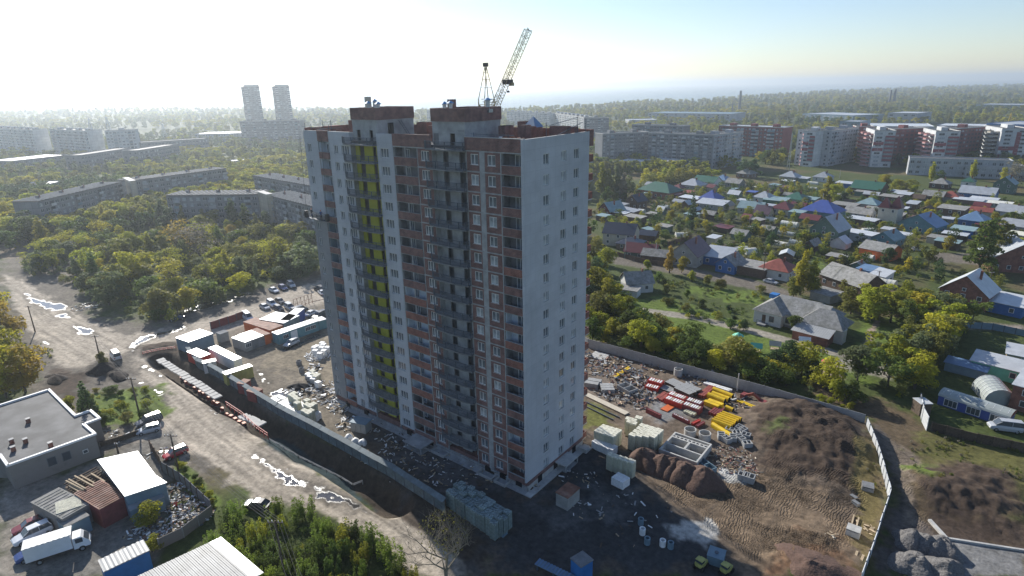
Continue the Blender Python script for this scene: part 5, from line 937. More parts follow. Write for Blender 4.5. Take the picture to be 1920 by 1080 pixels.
# kindergarten: long white building, asbestos hip roof with two wings and a brick porch
A_, B_ = G(1412, 603), G(1588, 648); an = atan2(B_[1]-A_[1], B_[0]-A_[0]); KL = float(np.linalg.norm(B_-A_))
t = thing('kindergarten', 'long white kindergarten with patched asbestos hip roof and brick porch', 'kindergarten', (A_[0], A_[1], 0), an)
mb = MB(); mb.box(0, KL-5, 2, 12, 0, 3.4, 'plaster_white'); mb.box(0, 7, 0, 2.02, 0, 3.4, 'plaster_white'); mb.box(KL-10, KL-1, -.4, 2.02, 0, 3.4, 'plaster_white'); mb.box(-.04, KL-4.9, 1.95, 2.4, 0, .6, 'concrete_dark'); mb.build('wall', t)
def hipr(mb, x0, x1, y0, y1, z, rise, m, nd=True):
    o = .5; x0 -= o; x1 += o; y0 -= o; y1 += o; h = (y1-y0)/2; ym = (y0+y1)/2
    if (x1-x0) >= (y1-y0):
        a = (x0+h*.8, ym, z+rise); b = (x1-h*.8, ym, z+rise); mb.poly([(x0, y0, z), (x1, y0, z), b, a], m); mb.poly([(x1, y0, z), (x1, y1, z), b], m); mb.poly([(x1, y1, z), (x0, y1, z), a, b], m); mb.poly([(x0, y1, z), (x0, y0, z), a], m)
    else:
        xm = (x0+x1)/2; h = (x1-x0)/2; a = (xm, y0+h*.75, z+rise); b = (xm, y1, z+rise); mb.poly([(x0, y0, z), (x1, y0, z), a], m); mb.poly([(x1, y0, z), (x1, y1, z), b, a], m); mb.poly([(x0, y1, z), (x0, y0, z), a, b], m)
mb = MB(); hipr(mb, 0, KL-5, 2, 12, 3.4, 3.3, 'slate'); mb.build('roof', t)
mb = MB(); hipr(mb, 0, 7, 0, 7.2, 3.45, 2.9, 'slate'); mb.build('roof', t); mb = MB(); hipr(mb, KL-11, KL-1.6, -.4, 7, 3.45, 3.1, 'slate'); mb.build('roof', t)
mb = MB(); mb.box(KL-11, KL-3, -4.6, -.42, 0, 2.3, 'brick_house'); mb.box(KL-11.3, KL-2.7, -.9, -.41, 2.6, 3.1, 'plaster_white'); mb.build('porch', t)
mb = MB(); mb.poly([(KL-11.4, -5, 2.35), (KL-2.6, -5, 2.35), (KL-2.6, -.45, 3.5), (KL-11.4, -.45, 3.5)], 'metal_sheet'); mb.build('porch_roof', t)
mb = MB(); mb.box(13, 16.4, 3, 6, 4.2, 5.1, 'blue_paint'); mb.poly([(12.8, 2.8, 5.15), (16.6, 2.8, 5.15), (16.6, 6.4, 6.6), (12.8, 6.4, 6.6)], 'slate'); mb.build('dormer', t)
mb = MB(); mb.box(.6, 2.6, 7, 9, 5, 6.1, 'blue_paint'); mb.build('dormer', t)
for x, y in ((4.6, 0), (7.9, 2), (10.5, 2), (13.5, 2), (16.5, 2), (19, -.4)): wd = MB(); wd.box(x-.6, x+.6, y-.06, y+.05, 1.1, 2.6, 'wood_brown'); o = wd.build('window', t); q = MB(); q.box(x-.48, x+.48, y-.09, y-.05, 1.2, 2.5, 'glass'); q.build('pane', o)
mb = MB(); mb.box(2.2, 3.1, -.08, .02, .5, 2.6, 'wood_brown'); mb.build('door', t); mb = MB(); mb.box(1.6, 3.8, -1.8, -.05, 0, .5, 'concrete_dark'); mb.beam((1.6, -1.8, .5), (1.6, -1.8, 1.5), .08, 'dark_metal'); mb.beam((1.6, -1.8, 1.5), (3.8, -1.8, 1.5), .08, 'dark_metal'); mb.build('steps', t)
mb = MB(); mb.box(KL-12.9, KL-12, -.1+2, 2.02, .1, 2.5, 'wood_brown'); mb.build('door', t)
# greenhouses: half-round tunnels
def greenhouse(px, py, L, W, rot, lab, m='polycarbonate', h=None):
    g = G(px, py); t = thing('greenhouse', lab, 'greenhouse', (g[0], g[1], 0), VA+radians(rot), 'tunnel greenhouses in the gardens'); mb = MB(); n = 10; h = h or W*.62
    P = [(-W/2*cos(pi*k/n), h*sin(pi*k/n)**.8) for k in range(n+1)]
    for k in range(n): mb.poly([(-L/2, P[k][0], P[k][1]), (L/2, P[k][0], P[k][1]), (L/2, P[k+1][0], P[k+1][1]), (-L/2, P[k+1][0], P[k+1][1])], m)
    for s in (-L/2, L/2): mb.poly([(s, a, b) for a, b in P], m)
    mb.build('cover', t); q = MB()
    for j in range(int(L/1)+1):
        x = -L/2+j*L/int(L/1)
        q = MB()
        for k in range(0, n): q.beam((x, P[k][0]*1.01, P[k][1]*1.01), (x, P[k+1][0]*1.01, P[k+1][1]*1.01), .06, 'white_paint')
        q.build('hoop', t)
    q = MB(); q.box(-L/2-.05, -L/2+.0, -.4, .4, 0, 1.8, 'white_paint'); q.build('door', t); return t
for a in ((1412, 432, 6.2, 2.6, 0, 'cream tunnel greenhouse, upper of the two left of the shrub beds'), (1390, 442, 6.2, 2.6, 0, 'cream tunnel greenhouse, lower of the two left of the shrub beds'), (1448, 414, 5.5, 2.6, 0, 'cream tunnel greenhouse behind the bushes under the blue-grey shed'), (1480, 424, 7, 3.4, 0, 'large cream greenhouse under the blue hip-roofed house'), (1461, 460, 6.4, 2.6, -3, 'long cream greenhouse on the bare bed in mid garden'),
          (1492, 457, 4.6, 2.4, 0, 'dull clear greenhouse left of the tall grey-green gable'), (1475, 440, 6.8, 2.2, 0, 'dull low greenhouse under the large cream one'), (1389, 472, 4.5, 3.2, 62, 'left one of two dome-ended greenhouses side by side'), (1405, 475, 4.5, 3.2, 62, 'right one of two dome-ended greenhouses side by side'), (1277, 443, 4.6, 2.6, 52, 'pale greenhouse behind the purple-brown roof'),
          (1178, 426, 4.0, 3.0, 0, 'white greenhouse behind the navy roof'), (1371, 410, 4, 2.8, 0, 'pale round-topped greenhouse among bushes'), (1203, 398, 3.4, 2.6, 0, 'small pale greenhouse below the dark gabled house'), (1247, 391, 4, 3, 0, 'dull greenhouse below the long brick house'), (1524, 345, 6, 2.4, 0, 'cream greenhouse below the middle grey hip roof'), (1523, 355, 5, 2.2, 0, 'low cream greenhouse, second below the middle grey hip roof'),
          (1408, 352, 7, 1.8, 0, 'thin pale greenhouse left of the teal roofs'), (1627, 488, 3.4, 3.4, 0, 'small dome greenhouse beside the white and orange house'), (1662, 538, 4.5, 4, 0, 'pale greenhouse behind the autumn trees'), (1628, 436, 5, 3, 50, 'white tipped greenhouse beside the turreted house'), (1862, 745, 6.5, 5.2, -60, 'large dull dome greenhouse under the mint green hut')):
    greenhouse(*a, m='polycarbonate_clear' if 'dull' in a[5] else 'polycarbonate')
g = G(1820, 779); t = thing('greenhouse', 'long greenhouse with blue front and three white-framed windows', 'greenhouse', (g[0], g[1], 0), VA+radians(-4))
mb = MB(); mb.box(-5.5, 5.5, 0, 3.4, 0, 1.9, 'blue_metal'); mb.build('wall', t); mb = MB(); n = 8
for k in range(n): a0, a1 = pi*k/n, pi*(k+1)/n; mb.poly([(-5.6, 1.7-1.9*cos(a0), 1.9+.9*sin(a0)), (5.6, 1.7-1.9*cos(a0), 1.9+.9*sin(a0)), (5.6, 1.7-1.9*cos(a1), 1.9+.9*sin(a1)), (-5.6, 1.7-1.9*cos(a1), 1.9+.9*sin(a1))], 'polycarbonate_clear')
for s in (-5.58, 5.58): mb.poly([(s, 1.7-1.9*cos(pi*k/n), 1.9+.9*sin(pi*k/n)) for k in range(n+1)], 'maroon_paint')
mb.build('roof', t)
for x in (-3.4, .2, 3.8): wd = MB(); wd.box(x-1.1, x+1.1, -.08, .02, .25, 1.75, 'white_frame'); o = wd.build('window', t); q = MB(); [q.box(x+a-.3, x+a+.3, -.11, -.07, .38, 1.62, 'glass') for a in (-.68, 0, .68)]; q.build('pane', o)
for k in range(10): q = MB(); x = -5+k*1.11; q.beam((x, 0, 1.9), (x, .5, 2.6), .05, 'white_paint'); q.beam((x, .5, 2.6), (x, 1.7, 2.84), .05, 'white_paint'); q.build('hoop', t)

# outbuildings and plot fences in the gardens
FT = [(o.location[0], o.location[1], 8.5) for o in COL.objects if o.parent is None and o.get('category') in ('house', 'greenhouse', 'kindergarten')]
OR_ = random.Random(77); VP = [[(1120, 395), (1500, 375), (1910, 400), (1910, 470), (1640, 470), (1500, 480), (1330, 480), (1130, 440)], [(1200, 350), (1450, 345), (1900, 385), (1900, 400), (1450, 385), (1120, 395)]]
cnt = 0
for poly, n in zip(VP, (40, 18)):
    P = np.array(GP(poly)); b0, b1 = P.min(0), P.max(0); k = 0; tr = 0
    while k < n and tr < 4000:
        tr += 1; x, y = OR_.uniform(b0[0], b1[0]), OR_.uniform(b0[1], b1[1])
        if sdist(np.array([x]), np.array([y]), P)[0] < 0 or any((x-a)**2+(y-b)**2 < r*r for a, b, r in FT): continue
        FT.append((x, y, 6.5)); px, py = PJ(x, y, 0); rf, wd = OR_.choice((('slate', 'grey'), ('grey_metal', 'pale metal'), ('wood_brown', 'brown'), ('white_metal_roof', 'white'), ('slate', 'grey'), ('teal_roof', 'pale teal'), ('darkred_metal', 'dark red')))
        gb = OR_.random() < .5; house(f"small {wd}-roofed {'gabled' if gb else 'flat'} outbuilding among the village gardens", px, py, OR_.uniform(3.5, 8), OR_.uniform(3, 5), OR_.uniform(2.1, 2.8), 'gable' if gb else 'flat', OR_.uniform(.9, 1.7) if gb else .4, rf, OR_.choice(('wood_brown', 'plaster_grey', 'timber_dark', 'wood_green', 'plaster_cream')), OR_.choice((0, 90, 0, -4)), 'x', chim=False, wins=False, name='outbuilding', group='outbuildings among the village gardens'); k += 1
# ================================================================ trees: trunk with limbs, crown of leaf sprays through its volume
def leafcloud(seed, blobs, n, size, flat=.35, mname='leaf_green'):
    """blobs: (x,y,z,rx,rz). n leaf sprays spread through the outer half of every blob"""
    r = np.random.default_rng(seed); B = np.array(blobs); vol = B[:, 3]**2*B[:, 4]; pr = vol**.72; pr = pr/pr.sum(); k = r.choice(len(B), n, p=pr); b = B[k]
    d = r.normal(size=(n, 3)); d /= np.linalg.norm(d, axis=1)[:, None]; d[:, 2] = np.where(r.random(n) < .55, np.abs(d[:, 2]), d[:, 2]); rad = .55+.5*r.random(n)**.6
    c = b[:, :3]+d*rad[:, None]*b[:, [3, 3, 4]]; c[:, 2] = np.maximum(c[:, 2], .15)
    nrm = d*.7+r.normal(size=(n, 3))*.55+np.array([0, 0, .35]); nrm /= np.linalg.norm(nrm, axis=1)[:, None]
    t = np.cross(nrm, r.normal(size=(n, 3))); t /= np.linalg.norm(t, axis=1)[:, None]; u = np.cross(nrm, t); s = size*(.6+.8*r.random(n))[:, None]
    e = (.45+.4*r.random(n))[:, None]
    P = np.stack([c-t*s, c-u*s*e+t*s*.1, c+t*s+nrm*s*.2, c+u*s*e-t*s*.1], 1).reshape(-1, 3)
    me = bpy.data.meshes.new('crown'); me.vertices.add(len(P)); me.vertices.foreach_set('co', P.astype('f').ravel()); me.loops.add(len(P)); me.loops.foreach_set('vertex_index', np.arange(len(P), dtype='i'))
    me.polygons.add(n); me.polygons.foreach_set('loop_start', (np.arange(n)*4).astype('i')); me.polygons.foreach_set('loop_total', np.full(n, 4, 'i')); me.update(calc_edges=True); me.materials.append(M[mname]); return me
def blobs(kind, seed):
    r = random.Random(seed); o = []
    if kind == 'round':
        for k in range(17): a = r.uniform(0, 6.28); q = r.uniform(.3, 3.0); z = r.uniform(1.9, 8.6); q *= 1-.09*abs(z-4.8); o.append((q*cos(a), q*sin(a), z, r.uniform(1.0, 1.8), r.uniform(.9, 1.5)))
    elif kind == 'spread':
        for k in range(22): a = r.uniform(0, 6.28); q = r.uniform(.3, 4.0); z = r.uniform(2.6, 8.8)-q*.3; o.append((q*cos(a), q*sin(a), z, r.uniform(.9, 1.6), r.uniform(.6, 1.1)))
    elif kind == 'tall':
        for k in range(15): z = 2+7.4*k/14; a = r.uniform(0, 6.28); q = r.uniform(.1, .9)*(1 if z < 7 else .4); o.append((q*cos(a), q*sin(a), z, r.uniform(.7, 1.15)*(1.1 if z < 7 else .6), r.uniform(.9, 1.4)))
    elif kind == 'bush':
        for k in range(13): a = r.uniform(0, 6.28); q = r.uniform(.1, 3.2); o.append((q*cos(a), q*sin(a), r.uniform(1.2, 6.2)*(1-.1*q)+.5, r.uniform(1, 1.9), r.uniform(1, 1.8)))
    elif kind == 'sprout':   # upright young shoots
        for k in range(20): a = r.uniform(0, 6.28); q = r.uniform(.1, 3.0); h = r.uniform(4, 9.5); o += [(q*cos(a), q*sin(a), h*f, .8-.35*f, 1.5) for f in (.25, .55, .85)]
    elif kind == 'pine':
        for k in range(16): z = 1.6+7.8*k/15; a = k*2.4; q = r.uniform(.9, 2.6)*(1.2-z/11); o.append((q*cos(a), q*sin(a), z, r.uniform(1.1, 1.6)*(1.25-z/14), .6))
    return o
def trunk_mesh(h, r, seed, m='bark', limbs=5):
    q = random.Random(seed); mb = MB(); t = Vector((q.uniform(-.3, .3), q.uniform(-.3, .3), h*.9)); mid = Vector((t.x*.3, t.y*.3, h*.45)); mb.tube((0, 0, -.4), mid, r, m, 6, r*.7, False); mb.tube(mid, t, r*.7, m, 6, r*.15, False)
    for k in range(limbs): a = q.uniform(0, 6.28); s = Vector((0, 0, 0)).lerp(mid, .6+.1*k) if k < 4 else mid; mb.tube(s, s+Vector((cos(a)*h*.25, sin(a)*h*.25, h*.28)), r*.4, m, 5, r*.1, False)
    return mb.mesh('trunk')
def bare_mesh(seed, h=10, m='bark_pale', depth=5, spread=.55, r0=.16):
    q = random.Random(seed); mb = MB()
    def grow(p, d, L, r, k):
        e = p+d*L; mb.tube(p, e, r, m, 5 if k > 2 else 3, r*.62, False)
        if k == 0: return
        for j in range(3 if k < depth else 5):
            v = Vector((q.uniform(-1, 1), q.uniform(-1, 1), q.uniform(-.25, .9))); nd = (d*.75+v*spread*1.3).normalized(); nd.z = max(nd.z, -.1); s = p.lerp(e, q.uniform(.45, 1)) if j else e; grow(s, nd.normalized(), L*q.uniform(.55, .85), r*.58, k-1)
    grow(Vector((0, 0, -.3)), Vector((.03, .02, 1)), h*.33, r0, depth); return mb.mesh('branches')
def spruce_mesh(seed, m='leaf_dark'):
    r = np.random.default_rng(seed); B = []
    for k in range(14):
        z = 1+8.6*k/13; R = 2.3*(1-z/10.2)+.12
        for j in range(max(3, int(R*4))): a = r.random()*6.28; B.append((R*.62*cos(a), R*.62*sin(a), z, R*.42+.1, .28))
    return leafcloud(seed, B, 1500, .28, mname=m)
NL = 1500
PROTO = {}
for kd, vs_, n, s in (('round', 3, 2000, .27), ('spread', 3, 2300, .27), ('tall', 2, 1500, .24), ('bush', 3, 1900, .26), ('sprout', 2, 3000, .2), ('pine', 2, 1900, .27)):
    PROTO[kd] = [(leafcloud(100+7*v+len(kd), blobs(kd, 40+v*5+len(kd)), n, s), trunk_mesh(6.5 if kd != 'tall' else 8.5, .2, v+3)) for v in range(vs_)]
PROTO['spruce'] = [(spruce_mesh(5), trunk_mesh(9, .15, 9, limbs=0))]
PROTO['bare'] = [(bare_mesh(s_, 10, 'bark_pale' if s_ % 2 else 'leaf_grey', 5), trunk_mesh(4, .16, s_, 'bark_pale', 0)) for s_ in (3, 4)]
PROTO['brushy'] = [(leafcloud(77+v, blobs('round', 90+v), 900, .2), bare_mesh(20+v, 9, 'bark', 4)) for v in range(2)]
TREES = []
def tree(px, py, h, kind, leafm, label, w=1.0, group=None, name=None, rr=random.Random(2), xy=None):
    g = np.array(xy) if xy is not None else G(px, py); z = ZG(g[0], g[1]); v = rr.choice(PROTO[kind])
    nm = name or {'bush': 'bush', 'sprout': 'bush', 'spruce': 'spruce_tree', 'pine': 'pine_tree', 'bare': 'bare_tree', 'tall': 'poplar_tree'}.get(kind, 'tree')
    t = thing(nm, label, 'bush' if nm == 'bush' else 'tree', (g[0], g[1], z), rr.uniform(0, 6.28), group)
    s = h/10; t.scale = (s*w, s*w, s)
    c = put('crown', v[0], t); 
    if kind != 'bare': c.material_slots[0].link = 'OBJECT'; c.material_slots[0].material = M[leafm]
    put('trunk', v[1], t); TREES.append((g[0], g[1], h)); return t
CW = {'leaf_green': 'green', 'leaf_olive': 'olive green', 'leaf_yellow': 'yellow', 'leaf_lime': 'yellow-green', 'leaf_rust': 'rusty orange', 'leaf_dark': 'dark green', 'leaf_grey': 'grey-brown', 'leaf_willow': 'grey-green', 'leaf_bush': 'green'}
SH = {'round': 'round-headed tree', 'spread': 'spreading tree', 'tall': 'slender poplar', 'bush': 'bush', 'sprout': 'sapling', 'bare': 'leafless tree', 'brushy': 'thin half-bare tree', 'pine': 'pine', 'spruce': 'spruce'}
def grove(poly, n, hs, kinds, leaves, place, group, mind=3.0, seed=1, w=1.0, avoid=None):
    P = np.array(GP(poly)); r = random.Random(seed); b0, b1 = P.min(0), P.max(0); pts = []; tries = 0; av = [(t[0], t[1]) for t in TREES]
    while len(pts) < n and tries < n*60:
        tries += 1; x, y = r.uniform(b0[0], b1[0]), r.uniform(b0[1], b1[1])
        if sdist(np.array([x]), np.array([y]), P)[0] < 0: continue
        if any((x-a)**2+(y-b)**2 < mind**2 for a, b in pts) or any((x-a)**2+(y-b)**2 < (mind*.7)**2 for a, b in av): continue
        if any(abs((x-c[0])*cos(c[2])+(y-c[1])*sin(c[2])) < c[3] and abs(-(x-c[0])*sin(c[2])+(y-c[1])*cos(c[2])) < c[4] for c in FOOT): continue
        pts.append((x, y)); k = r.choice(kinds); lf = r.choice(leaves); h = r.uniform(*hs)
        sz = 'tall' if h > hs[0]+.7*(hs[1]-hs[0]) else ('low' if h < hs[0]+.3*(hs[1]-hs[0]) else 'mid-sized')
        if k == 'bare': lf = 'leaf_grey'
        tree(0, 0, h, k, lf, f"{sz} {CW[lf]} {SH[k]} {place}", w*r.uniform(.85, 1.25), group, rr=r, xy=(x, y))
# footprints of what stands on the ground, so no tree grows through a wall
FOOT = []
for o in COL.objects:
    if o.parent is None and o.type == 'EMPTY' and o.get('category') in ('house', 'outbuilding', 'kindergarten', 'school', 'apartment block', 'building', 'hall', 'greenhouse', 'tower block', 'high-rise'):
        cs = [c for c in COL.objects if c.parent == o and c.type == 'MESH']
        xs = [v for c in cs[:3] for v in ((b[0], b[1]) for b in c.bound_box)]; x0, x1 = min(v[0] for v in xs), max(v[0] for v in xs); y0, y1 = min(v[1] for v in xs), max(v[1] for v in xs); a = o.rotation_euler[2]; cx, cy = (x0+x1)/2, (y0+y1)/2
        FOOT.append((o.location[0]+cx*cos(a)-cy*sin(a), o.location[1]+cx*sin(a)+cy*cos(a), a, (x1-x0)/2+.8, (y1-y0)/2+.8))
R_ = random.Random(8)
# explicit trees that the photograph singles out
for a in ((1255, 512, 9, 'tall', 'leaf_rust', 'orange-yellow tree on the lane before the purple-brown roof', 1.3), (1278, 512, 6, 'round', 'leaf_yellow', 'small yellow tree just right of the orange one on the lane'), (1500, 553, 13, 'tall', 'leaf_yellow', 'tall golden poplar beside the rusty hip-roofed house', 1.2), (1520, 556, 11, 'tall', 'leaf_lime', 'yellow-green poplar right of the golden one', 1.3), (1487, 560, 7, 'round', 'leaf_olive', 'olive tree at the foot of the golden poplar'),
          (1550, 380, 13, 'tall', 'leaf_yellow', 'yellow tree standing over the roofs left of the large green gable', 1.9), (1563, 384, 11, 'round', 'leaf_lime', 'yellow-green tree touching the lone yellow one among the roofs'), (1297, 420, 13, 'spruce', 'leaf_dark', 'dark pointed spruce in the gardens near the white roof'), (1835, 508, 17, 'pine', 'leaf_green', 'big shaggy pine beside the wide grey slope', 1.1), (1868, 498, 15, 'pine', 'leaf_olive', 'second shaggy pine, right of the big one', 1.1), (1852, 490, 13, 'pine', 'leaf_dark', 'smaller dark pine behind the two shaggy ones'),
          (1403, 332, 13, 'spread', 'leaf_dark', 'wide dark tree at the end of the pale angled block', 1.3), (1414, 326, 11, 'round', 'leaf_dark', 'dark round tree at the left end of the field'), (1745, 342, 12, 'tall', 'leaf_lime', 'yellow-green poplar in front of the school, left one', 1.3), (1760, 344, 9, 'round', 'leaf_green', 'green tree touching the left poplar before the school'), (1822, 338, 12, 'tall', 'leaf_lime', 'yellow-green poplar in front of the school, right one', 1.3), (1900, 352, 15, 'brushy', 'leaf_grey', 'big half-bare tree at the right end of the school', 1.4), (1882, 348, 11, 'round', 'leaf_yellow', 'yellow tree at the right end of the school'),
          (1128, 372, 19, 'tall', 'leaf_lime', 'tallest pale poplar at the tower edge', 1.2), (1141, 374, 16, 'tall', 'leaf_olive', 'second poplar from the tower edge', 1.3), (1155, 372, 17, 'tall', 'leaf_willow', 'third poplar from the tower edge', 1.2), (1168, 374, 14, 'tall', 'leaf_grey', 'grey-brown poplar, fourth from the tower edge', 1.2), (1179, 370, 13, 'round', 'leaf_willow', 'grey-green tree ending the poplar row'), (1136, 380, 9, 'round', 'leaf_green', 'green tree under the tall pale poplars'),
          (1490, 628, 5.5, 'round', 'leaf_green', 'small round green tree in front of the kindergarten'), (1133, 512, 9, 'round', 'leaf_lime', 'yellow-green tree beside the low dark annex', 1.2), (1122, 525, 8, 'round', 'leaf_dark', 'dark green tree at the tower edge on the lane', 1.2), (1236, 528, 5, 'bush', 'leaf_green', 'round green bush beside the small white and blue house'), (1215, 507, 5, 'bush', 'leaf_lime', 'bright bush on the near side of the lane'), (1210, 520, 4, 'bush', 'leaf_dark', 'dark bush above the small white and blue house'),
          (1297, 528, 5, 'bush', 'leaf_lime', 'yellow-green bush by the lane, left of three'), (1325, 535, 5, 'bush', 'leaf_olive', 'olive bush by the lane, middle of three'), (1352, 540, 5, 'bush', 'leaf_olive', 'olive bush by the lane, right of three'), (1425, 548, 4, 'bush', 'leaf_olive', 'small bush across the lane from the silver car'), (1583, 560, 6, 'round', 'leaf_olive', 'olive tree against the long brown gabled house'), (1740, 500, 8, 'spread', 'leaf_olive', 'broad olive tree by the lane end, van behind it'), (1700, 482, 9, 'brushy', 'leaf_olive', 'thin olive tree left of the parked van'), (1660, 500, 7, 'round', 'leaf_dark', 'dark tree right of the garden hut'),
          (1118, 556, 9.5, 'round', 'leaf_lime', 'broad yellow-green tree against the tower edge, lower one', 1.3), (1142, 572, 8.5, 'spread', 'leaf_yellow', 'golden tree just left of the small white and blue house', 1.2), (1120, 600, 9, 'round', 'leaf_olive', 'olive tree at the tower edge above the concrete fence', 1.3), (1160, 600, 8, 'round', 'leaf_lime', 'yellow-green tree on the path end above the concrete fence', 1.2), (1112, 492, 10, 'round', 'leaf_olive', 'tall olive tree half hidden by the tower beside the lane', 1.2),
          (12, 640, 13, 'round', 'leaf_rust', 'rusty tree at the left edge beside the lane', 1.1), (-20, 600, 14, 'round', 'leaf_yellow', 'tall yellow tree at the left edge, farthest up the lane', 1.1), (48, 735, 12, 'round', 'leaf_rust', 'large rust-orange tree at the corner of the flat-roofed garage', 1.2), (12, 745, 12, 'round', 'leaf_yellow', 'large yellow tree behind the flat-roofed garage', 1.2), (-25, 690, 13, 'round', 'leaf_olive', 'olive tree cut by the left edge above the garage', 1.2), (35, 690, 11, 'round', 'leaf_yellow', 'yellow tree between two rusty ones at the left edge'),
          (172, 792, 9, 'spruce', 'leaf_dark', 'dark spruce beside the flat-roofed garage'), (160, 770, 6, 'spruce', 'leaf_dark', 'smaller spruce behind the garage'), (130, 775, 5, 'bush', 'leaf_lime', 'bright green bush at the garage corner'), (195, 690, 4.5, 'bush', 'leaf_olive', 'olive bush at the foot of a pole, beside a soil heap'), (283, 985, 4.6, 'round', 'leaf_lime', 'small yellow-green tree in the scrap yard', 1.2), (287, 1035, 3.6, 'bush', 'leaf_lime', 'small yellow-green bush beside the blue container'),
          (205, 505, 12, 'bare', 'leaf_grey', 'tall leafless tree at the edge of the thicket', .9), (375, 490, 15, 'brushy', 'leaf_grey', 'large grey-brown half-bare tree in mid thicket', 1.5), (345, 478, 14, 'brushy', 'leaf_rust', 'big rusty half-bare tree left of the grey-brown one', 1.5), (395, 540, 12, 'bare', 'leaf_grey', 'leafless tree above the dark parked car', .8), (440, 430, 14, 'tall', 'leaf_dark', 'dark poplar against the middle panel block', 1.5), (463, 432, 12, 'tall', 'leaf_green', 'green poplar right of the dark one', 1.4), (433, 450, 7, 'round', 'leaf_rust', 'small rust-orange tree under the dark poplar')):
    tree(*a[:5], a[5], *(a[6:7]), rr=R_)
G1 = 'trees of the thicket left of the tower'
grove([(60, 475), (180, 458), (330, 440), (590, 425), (600, 510), (480, 540), (400, 568), (300, 605), (215, 590), (170, 550), (40, 505)], 125, (6, 12), ('round', 'tall', 'bush', 'spread', 'brushy', 'bush', 'brushy'), ('leaf_olive', 'leaf_lime', 'leaf_yellow', 'leaf_olive', 'leaf_olive', 'leaf_willow', 'leaf_lime', 'leaf_green', 'leaf_yellow'), 'in the thicket by the tower', G1, 3.4, 3, 1.25)
grove([(0, 415), (40, 420), (80, 440), (300, 415), (440, 425), (590, 405), (590, 425), (300, 440), (60, 468), (0, 470)], 40, (8, 13), ('round', 'round', 'tall', 'spread'), ('leaf_olive', 'leaf_lime', 'leaf_yellow', 'leaf_dark', 'leaf_green'), 'before the grey panel blocks', 'trees in front of the panel blocks', 4.5, 4, 1.2)
grove([(1104, 640), (1104, 545), (1150, 555), (1190, 600), (1300, 650), (1400, 688), (1500, 700), (1600, 745), (1660, 765), (1560, 752), (1400, 712), (1250, 672), (1130, 642)], 50, (4.5, 8.5), ('round', 'bush', 'bush'), ('leaf_olive', 'leaf_lime', 'leaf_green', 'leaf_green', 'leaf_yellow', 'leaf_dark'), 'behind the concrete site fence', 'trees behind the concrete site fence', 3.0, 5, 1.25)
grove([(1590, 585), (1700, 580), (1830, 600), (1800, 640), (1760, 700), (1700, 745), (1640, 740), (1600, 715), (1660, 690), (1680, 640), (1690, 610), (1600, 600)], 30, (6.5, 10), ('round', 'spread'), ('leaf_lime', 'leaf_yellow', 'leaf_olive', 'leaf_willow', 'leaf_green'), 'in the grove right of the kindergarten', 'trees right of the kindergarten', 3.6, 6, 1.2)
grove([(1200, 348), (1240, 335), (1345, 336), (1350, 346), (1290, 345), (1200, 356)], 16, (8, 12), ('round', 'spread'), ('leaf_yellow', 'leaf_olive', 'leaf_lime', 'leaf_olive'), 'under the long grey panel row', 'trees under the long grey panel row', 5, 7, 1.2)
grove([(1420, 300), (1640, 300), (1700, 312), (1700, 322), (1640, 308), (1500, 304), (1430, 312)], 22, (7, 12), ('round', 'round', 'spread'), ('leaf_olive', 'leaf_dark', 'leaf_yellow', 'leaf_green'), 'at the far edge of the playing field', 'trees at the far edge of the playing field', 5, 8, 1.2)
grove([(1640, 345), (1700, 350), (1740, 360), (1710, 372), (1660, 366)], 9, (5, 8), ('round',), ('leaf_lime', 'leaf_yellow', 'leaf_olive'), 'right of the large dark green roof', 'trees right of the large dark green roof', 4, 9, 1.3)
grove([(1120, 420), (1300, 400), (1500, 375), (1900, 390), (1920, 480), (1700, 520), (1480, 500), (1300, 490), (1120, 470)], 60, (3.5, 6.5), ('round', 'bush', 'round', 'bush'), ('leaf_olive', 'leaf_green', 'leaf_dark', 'leaf_lime', 'leaf_willow', 'leaf_yellow'), 'among the village gardens', 'trees among the village gardens', 5, 10, 1.1)
grove([(1240, 545), (1400, 565), (1410, 640), (1250, 600)], 10, (2.5, 4.5), ('bush',), ('leaf_olive', 'leaf_green', 'leaf_dark'), 'left of the kindergarten', 'bushes left of the kindergarten', 3, 11, 1.2)
grove([(405, 975), (480, 960), (590, 970), (690, 1020), (770, 1085), (790, 1180), (520, 1200), (430, 1180), (400, 1050)], 62, (2.6, 4.2), ('sprout',), ('leaf_bush', 'leaf_green', 'leaf_bush', 'leaf_lime'), 'in the bottom scrub', 'scrub at the bottom edge', 1.55, 12, 1.15)
grove([(120, 745), (180, 735), (260, 730), (300, 760), (240, 800), (200, 800), (150, 790)], 14, (1.6, 3.2), ('bush',), ('leaf_olive', 'leaf_green', 'leaf_yellow', 'leaf_lime'), 'on the green corner by the lane', 'bushes on the green corner by the lane', 2.2, 13, 1.3)
grove([(330, 860), (360, 890), (410, 945), (395, 950), (340, 890)], 9, (1.0, 1.8), ('bush',), ('leaf_lime', 'leaf_green'), 'along the scrap yard fence', 'bushes along the scrap yard fence', 1.5, 14, 1.3)
grove([(1540, 745), (1600, 765), (1590, 775), (1535, 755)], 5, (1.2, 2), ('bush',), ('leaf_lime',), 'on the bank outside the concrete fence', 'bushes on the bank', 1.6, 15, 1.5)
# the leafless tree by the pallet stack
t = thing('bare_tree', 'large leafless tree in front of the long pallet stack', 'tree', (*G(838, 1100), 0), .5); sv_ = 1.0
put('crown', bare_mesh(31, 13.5, 'bark_pale', 6, .62, .2), t); put('trunk', trunk_mesh(5, .22, 31, 'bark_pale', 0), t)
c = put('twig_leaves', leafcloud(9, [(0, 0, 8, 3.2, 2.6)], 500, .1, mname='leaf_olive'), t)
